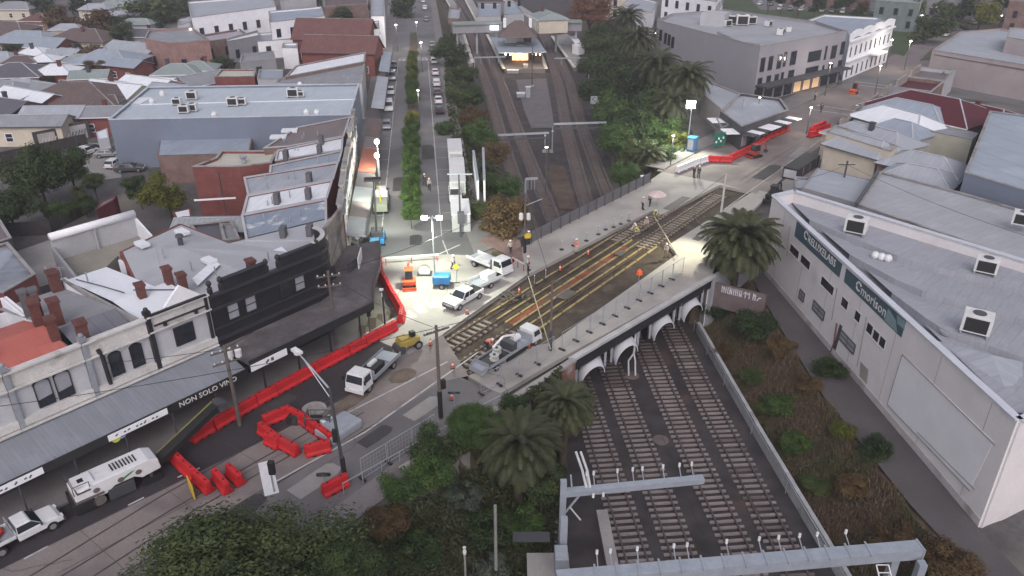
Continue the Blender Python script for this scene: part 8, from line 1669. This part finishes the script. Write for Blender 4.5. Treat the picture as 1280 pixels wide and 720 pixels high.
single('umbrella', MB().lathe((0,0,0), [(1.25,2.1),(.9,2.35),(.05,2.7)], 10), plain('pinkish white umbrella', (.62,.5,.48)), 'large pale pink umbrella over the workers at the far side of the bridge', 'umbrella', P(820,262))
t = T('umbrella_stand','short pole holding the pale pink umbrella','stand', P(821,263)); t.part('pole', MB().tube((0,0,0),(0,0,2.2),.04), GALV)
# overhead wires of the crossing
ow = T('street_wires','black overhead wires slung between the timber poles and across the crossroads','overhead wires', P(551,522,8), world=True)
def wire(a, b, sag=.5, r=.022):
    q = [Vector(a).lerp(Vector(b), k/10)-V(0,0,sag*4*(k/10)*(1-k/10)) for k in range(11)]; ow.part('wire', MB().path(q, r, 4), BLACK)
pA = P(551,522)+V(0,0,8.4); pB = P(300,532)+V(0,0,7.2); pC = P(421,432)+V(0,0,7.5); pD = P(688,438)+V(0,0,7.0); pE = P(899,283)+V(0,0,6.9); pF = P(656,316)+V(0,0,7.2)
for a, b, s in ((pA,pC,.5),(pC,pB,.4),(pA,pD,.5),(pD,pE,.6),(pF,pD,.3),(pF,pC,.7),(pA,P(-60,640)+V(0,0,8),.6),(pB,P(-60,560)+V(0,0,7),.5),(pC,P(455,250)+V(0,0,7),.4),(P(1047,262)+V(0,0,6.3),P(1400,330,6.8),.8),(P(1047,262)+V(0,0,6.3),P(993,226,5.5),.3)): wire(a,b,s)
# ================================================================ people
SKIN = plain('skin', (.42,.26,.19), .6, .08)
def skin_mesh(name, pts, edges, rad, m, root=0, sub=1):
    me = bpy.data.meshes.new(name); me.from_pydata([tuple(p) for p in pts], edges, []); o = bpy.data.objects.new(name, me); COL.objects.link(o)
    sm = o.modifiers.new('s','SKIN'); sm.use_smooth_shade = True
    for i, r_ in enumerate(rad): me.skin_vertices[0].data[i].radius = (r_,r_) if not isinstance(r_,tuple) else r_
    me.skin_vertices[0].data[root].use_root = True; sb_ = o.modifiers.new('u','SUBSURF'); sb_.levels = sub; sb_.render_levels = sub
    dg = bpy.context.evaluated_depsgraph_get(); r = bpy.data.meshes.new_from_object(o.evaluated_get(dg)); bpy.data.objects.remove(o); r.materials.clear(); r.materials.append(m); r.polygons.foreach_set('use_smooth', [True]*len(r.polygons)); r.name = name; return r
def pose(kind):
    "joint positions, x forward"
    J_ = dict(pel=(0,0,.95), che=(0,0,1.32), nec=(0,0,1.50), hea=(.02,0,1.66), top=(.0,0,1.76), hl=(0,.1,.9), kl=(.03,.11,.5), al=(0,.12,.08), tl=(.16,.13,.04), hr=(0,-.1,.9), kr=(.03,-.11,.5), ar=(0,-.12,.08), tr=(.16,-.13,.04), sl=(0,.19,1.43), el=(-.02,.25,1.15), wl=(.1,.25,.92), fl=(.14,.25,.82), sr=(0,-.19,1.43), er=(-.02,-.25,1.15), wr=(.1,-.25,.92), fr=(.14,-.25,.82))
    if kind == 'walk': J_.update(kl=(.22,.11,.52), al=(.30,.12,.1), tl=(.46,.12,.1), kr=(-.08,-.11,.5), ar=(-.34,-.12,.14), tr=(-.22,-.12,.05), el=(-.16,.25,1.17), wl=(-.1,.25,.95), fl=(-.06,.25,.86), er=(.12,-.25,1.17), wr=(.3,-.22,1.0), fr=(.38,-.2,.94))
    if kind == 'bend': J_.update(pel=(-.15,0,.86), che=(.2,0,1.08), nec=(.36,0,1.16), hea=(.5,0,1.18), top=(.6,0,1.16), hl=(-.12,.1,.82), hr=(-.12,-.1,.82), kl=(.06,.13,.46), kr=(.06,-.13,.46), sl=(.3,.19,1.12), sr=(.3,-.19,1.12), el=(.42,.22,.82), er=(.42,-.22,.82), wl=(.55,.15,.6), wr=(.55,-.15,.6), fl=(.6,.12,.5), fr=(.6,-.12,.5))
    if kind == 'kneel': J_.update(pel=(-.1,0,.5), che=(.12,0,.85), nec=(.22,0,1.0), hea=(.32,0,1.12), top=(.34,0,1.22), hl=(-.08,.1,.47), hr=(-.08,-.1,.47), kl=(.35,.14,.42), al=(.3,.14,.08), tl=(.45,.14,.04), kr=(.22,-.13,.08), ar=(-.2,-.13,.08), tr=(-.33,-.13,.03), sl=(.18,.18,.95), sr=(.18,-.18,.95), el=(.32,.22,.7), er=(.32,-.22,.7), wl=(.5,.14,.5), wr=(.5,-.14,.5), fl=(.58,.12,.42), fr=(.58,-.12,.42))
    return J_
RAD = dict(pel=.125, che=.15, nec=.058, hea=.10, top=.07, hl=.09, kl=.062, al=.042, tl=.04, hr=.09, kr=.062, ar=.042, tr=.04, sl=.062, el=.045, wl=.032, fl=.035, sr=.062, er=.045, wr=.032, fr=.035)
ED = [('pel','che'),('che','nec'),('nec','hea'),('hea','top'),('pel','hl'),('hl','kl'),('kl','al'),('al','tl'),('pel','hr'),('hr','kr'),('kr','ar'),('ar','tr'),('che','sl'),('sl','el'),('el','wl'),('wl','fl'),('che','sr'),('sr','er'),('er','wr'),('wr','fr')]
PMC = {}
def chain(kind, keys, m, grow, nm):
    J_ = pose(kind); ks = [k for k in J_ if k in keys]; ix = {k:i for i,k in enumerate(ks)}
    return skin_mesh(nm, [J_[k] for k in ks], [(ix[a],ix[b]) for a,b in ED if a in ix and b in ix], [RAD[k]+grow for k in ks], m, ix['pel'] if 'pel' in ix else 0)
def person(px, py, kind, top, legs, label, rz=0, z=0, hat=WHITE, group=None):
    k = (kind, top.name, legs.name)
    if k not in PMC:
        PMC[k] = (PMC.get(('b',kind)) or chain(kind, set(RAD), SKIN, 0, 'body'), chain(kind, {'pel','che','sl','el','wl','sr','er','wr'}, top, .022, 'jacket'), chain(kind, {'pel','hl','kl','al','hr','kr','ar'}, legs, .018, 'trousers')); PMC[('b',kind)] = PMC[k][0]
    b_, j_, l_ = PMC[k]; t = T('person', label, 'person', P(px,py,z), rz, group=group)
    bo = link('body', b_, t.o); link('jacket', j_, t.o); link('trousers', l_, t.o); J_ = pose(kind); h_ = Vector(J_['hea'])+(Vector(J_['top'])-Vector(J_['hea']))*.5
    t.part('hard_hat', MB().lathe(h_+V(0,0,.0), [(.165,0),(.155,.03),(.13,.1),(.07,.15),(.01,.16)], 12), hat, smooth=True)
    t.part('nose', MB().sph(Vector(J_['hea'])+V(.115,0,-.02), .022, 6), SKIN, bo); 
    for s in (-1,1): t.part('eye', MB().sph(Vector(J_['hea'])+V(.095,s*.035,.02), .012, 6), BLACK, bo); t.part('ear', MB().sph(Vector(J_['hea'])+V(.0,s*.105,-.01), .028, 6, (.7,.4,1.1)), SKIN, bo)
    t.part('mouth', MB().box(Vector(J_['hea'])+V(.105,0,-.06), (.02,.05,.012)), paint('lip colour', (.3,.12,.1)), bo)
    for s in ('tl','tr'): t.part('boot', MB().box(Vector(J_[s])+V(-.04,0,.02), (.30,.12,.12)), BLACK, bevel=.03)
    # hands: palm with fingers, rooted in the wrist
    for s, sg in (('fl',1),('fr',-1)):
        f = Vector(J_[s]); d = (f-Vector(J_['w'+s[1]])).normalized(); hm = MB(); hm.tube(f-d*.03, f+d*.06, .036, .03, 8)
        for q in range(4): o_ = V(0,0,0)+d.cross(V(0,sg,0)).normalized()*(.022*(q-1.5)) ; hm.path([f+d*.05+o_, f+d*(.10+.01*(q in (1,2)))+o_, f+d*(.125+.012*(q in (1,2)))+o_+V(0,-sg*.02,0)], .009, 5)
        hm.path([f+V(.02,-sg*.01,0), f+d*.04+V(.05,-sg*.02,0), f+d*.075+V(.055,-sg*.03,0)], .010, 5); t.part('hand', hm, SKIN, bo)
    return t
OV = plain('hi vis orange jacket', (.75,.14,.05), .8); YV = plain('hi vis yellow jacket', (.6,.62,.05), .8); WV = plain('dusty white jacket', (.5,.46,.42), .8); NV = plain('navy work trousers', (.03,.035,.06), .85); KH = plain('khaki work trousers', (.22,.19,.14), .85); DK = plain('dark work jacket', (.035,.035,.04), .85); PV = plain('pink orange vest', (.75,.22,.15), .8)
for px, py, k, tp, lg, l, rz in ((720,316,'stand',PV,WV,'worker in pink orange vest and white trousers standing alone on the far footpath',-1.2),(803,262,'stand',WV,DK,'worker in pale jacket at the left of the trio by the umbrella',.3),(812,257,'walk',WV,NV,'worker in pale jacket bending towards the umbrella, middle of the trio',1.0),(820,272,'bend',YV,KH,'worker in yellow vest leaning over the far edge of the trench',-2.0),
 (790,291,'kneel',WV,WV,'worker in white kneeling by the tram rail, left of the pair',.4),(797,293,'kneel',YV,WV,'worker in pale yellow kneeling by the tram rail, right of the pair',2.6),(807,288,'stand',WV,KH,'worker in pale clothes standing at the end of the formwork',-1.5),(609,437,'bend',PV,NV,'worker in orange leaning over the trench by the service truck',-.3),(567,337,'walk',WV,NV,'worker walking by the yellow sign at the crossroads',-.8),
 (660,338,'stand',WV,DK,'worker in pale top at the timber bar on the far footpath',-.4),(661,306,'stand',YV,NV,'worker in yellow beside the lamp cluster pole',2.0),(531,232,'walk',DK,DK,'person in dark clothes walking across the boulevard, left of the pair',-1.2),(537,238,'walk',WV,DK,'person in pale top walking across the boulevard, right of the pair',-1.5),(867,222,'stand',DK,DK,'worker in dark clothes by the pale lit barriers, left of the pair',.5),(873,222,'stand',DK,NV,'worker in dark clothes by the pale lit barriers, right of the pair',1.5),
 (462,172,'walk',DK,DK,'pedestrian in dark clothes on the shop side footpath by the silver car',-1.6),(1026,140,'walk',DK,DK,'pedestrian in dark clothes on the footpath before the grey office block',.8),(1018,125,'stand',WV,DK,'pedestrian in a white top by the office block awning',.2),(638,318,'walk',WV,NV,'worker in pale clothes at the brick paved corner',1.2),(832,322,'stand',WV,KH,'worker in pale clothes on the floodlit pavement inside the mesh fence',-2.4)):
    t = person(px, py, k, tp, lg, l, rz, .02 if k != 'kneel' else -.38, hat=WHITE if py > 200 or 'worker' in l else DK); 
t = T('warning_light_post','post with bright orange cone shaped cover on the bridge edge fence','post', P(798,356)); t.part('post', MB().tube((0,0,0),(0,0,1.6),.04), GALV); t.part('cover', MB().lathe((0,0,1.3), [(.38,0),(.30,.35),(.06,.6)], 10), paint('bright orange cover', (.8,.12,.03)))
# ---- rooftop and yard bits that break up clean surfaces
r2 = random.Random(12)
def on_roof(t, px, py, z, kind):
    p = P(px,py,z)
    if kind == 'pipe': t.part('vent_pipe', MB().tube(p, p+V(0,0,.9), .07), GALV, getattr(t,'roof',None))
    if kind == 'aerial': mb = MB().tube(p, p+V(0,0,2.2), .025); mb.path([p+V(-.5,0,2.1), p+V(.5,0,2.1)], .015); mb.path([p+V(-.35,.1,1.9), p+V(.35,.1,1.9)], .015); t.part('aerial', mb, GALV, getattr(t,'roof',None))
    if kind == 'sky': t.part('skylight', MB().box(p+V(0,0,.08), (1.3,.9,.16), -R(40)), plain('milky skylight', (.66,.69,.72)), getattr(t,'roof',None))
for px, py, k in ((60,345,'pipe'),(82,362,'aerial'),(110,352,'pipe')): on_roof(shopC, px, py, 7.6, k)
for px, py, k in ((200,330,'aerial'),(240,338,'pipe'),(270,345,'pipe'),(205,322,'pipe'),(336,326,'pipe')): on_roof(bb, px, py, 8.0, k)
for tt in rowT:
    c = sum(tt.poly, V(0,0,0))/len(tt.poly)
    for k in range(4): a_ = tt.poly[r2.randrange(len(tt.poly))]; p = c.lerp(a_, r2.random()*.7); q = V(p.x,p.y,7.4); tt.part('vent_pipe', MB().tube(q, q+V(0,0,.5+.4*r2.random()), .08), GALV, tt.roof)
# scale the vehicles to the photograph
for o in bpy.data.objects:
    if o.parent is None and o.get('category') in ('car','ute','truck','van','milling machine','truck body','container','excavator','skip'):
        f = .80 if o['category'] == 'milling machine' else .9
        if o['category'] in ('truck body','container','skip'): f = .93
        if 'service truck' in o['label']: f = .78
        o.scale = (f,f,f if o['category'] != 'milling machine' else .7)
# ================================================================ dusk air
def haze(d):
    mb = MB().bx(-1700,-260,-9.5,1700,1700,44); m = bpy.data.materials.new('haze'); m.use_nodes = True; nt = m.node_tree; nt.nodes.clear(); o = nt.nodes.new('ShaderNodeOutputMaterial'); v = nt.nodes.new('ShaderNodeVolumePrincipled'); v.inputs['Color'].default_value = (.86,.86,.93,1); v.inputs['Density'].default_value = d; v.inputs['Anisotropy'].default_value = .2; nt.links.new(v.outputs[0], o.inputs['Volume'])
    tag(link('haze', mesh_from('haze', mb.v, mb.f, m, uv=False)), 'thin pale dusk haze over the far suburb', 'haze', kind='stuff')
haze(.00048)
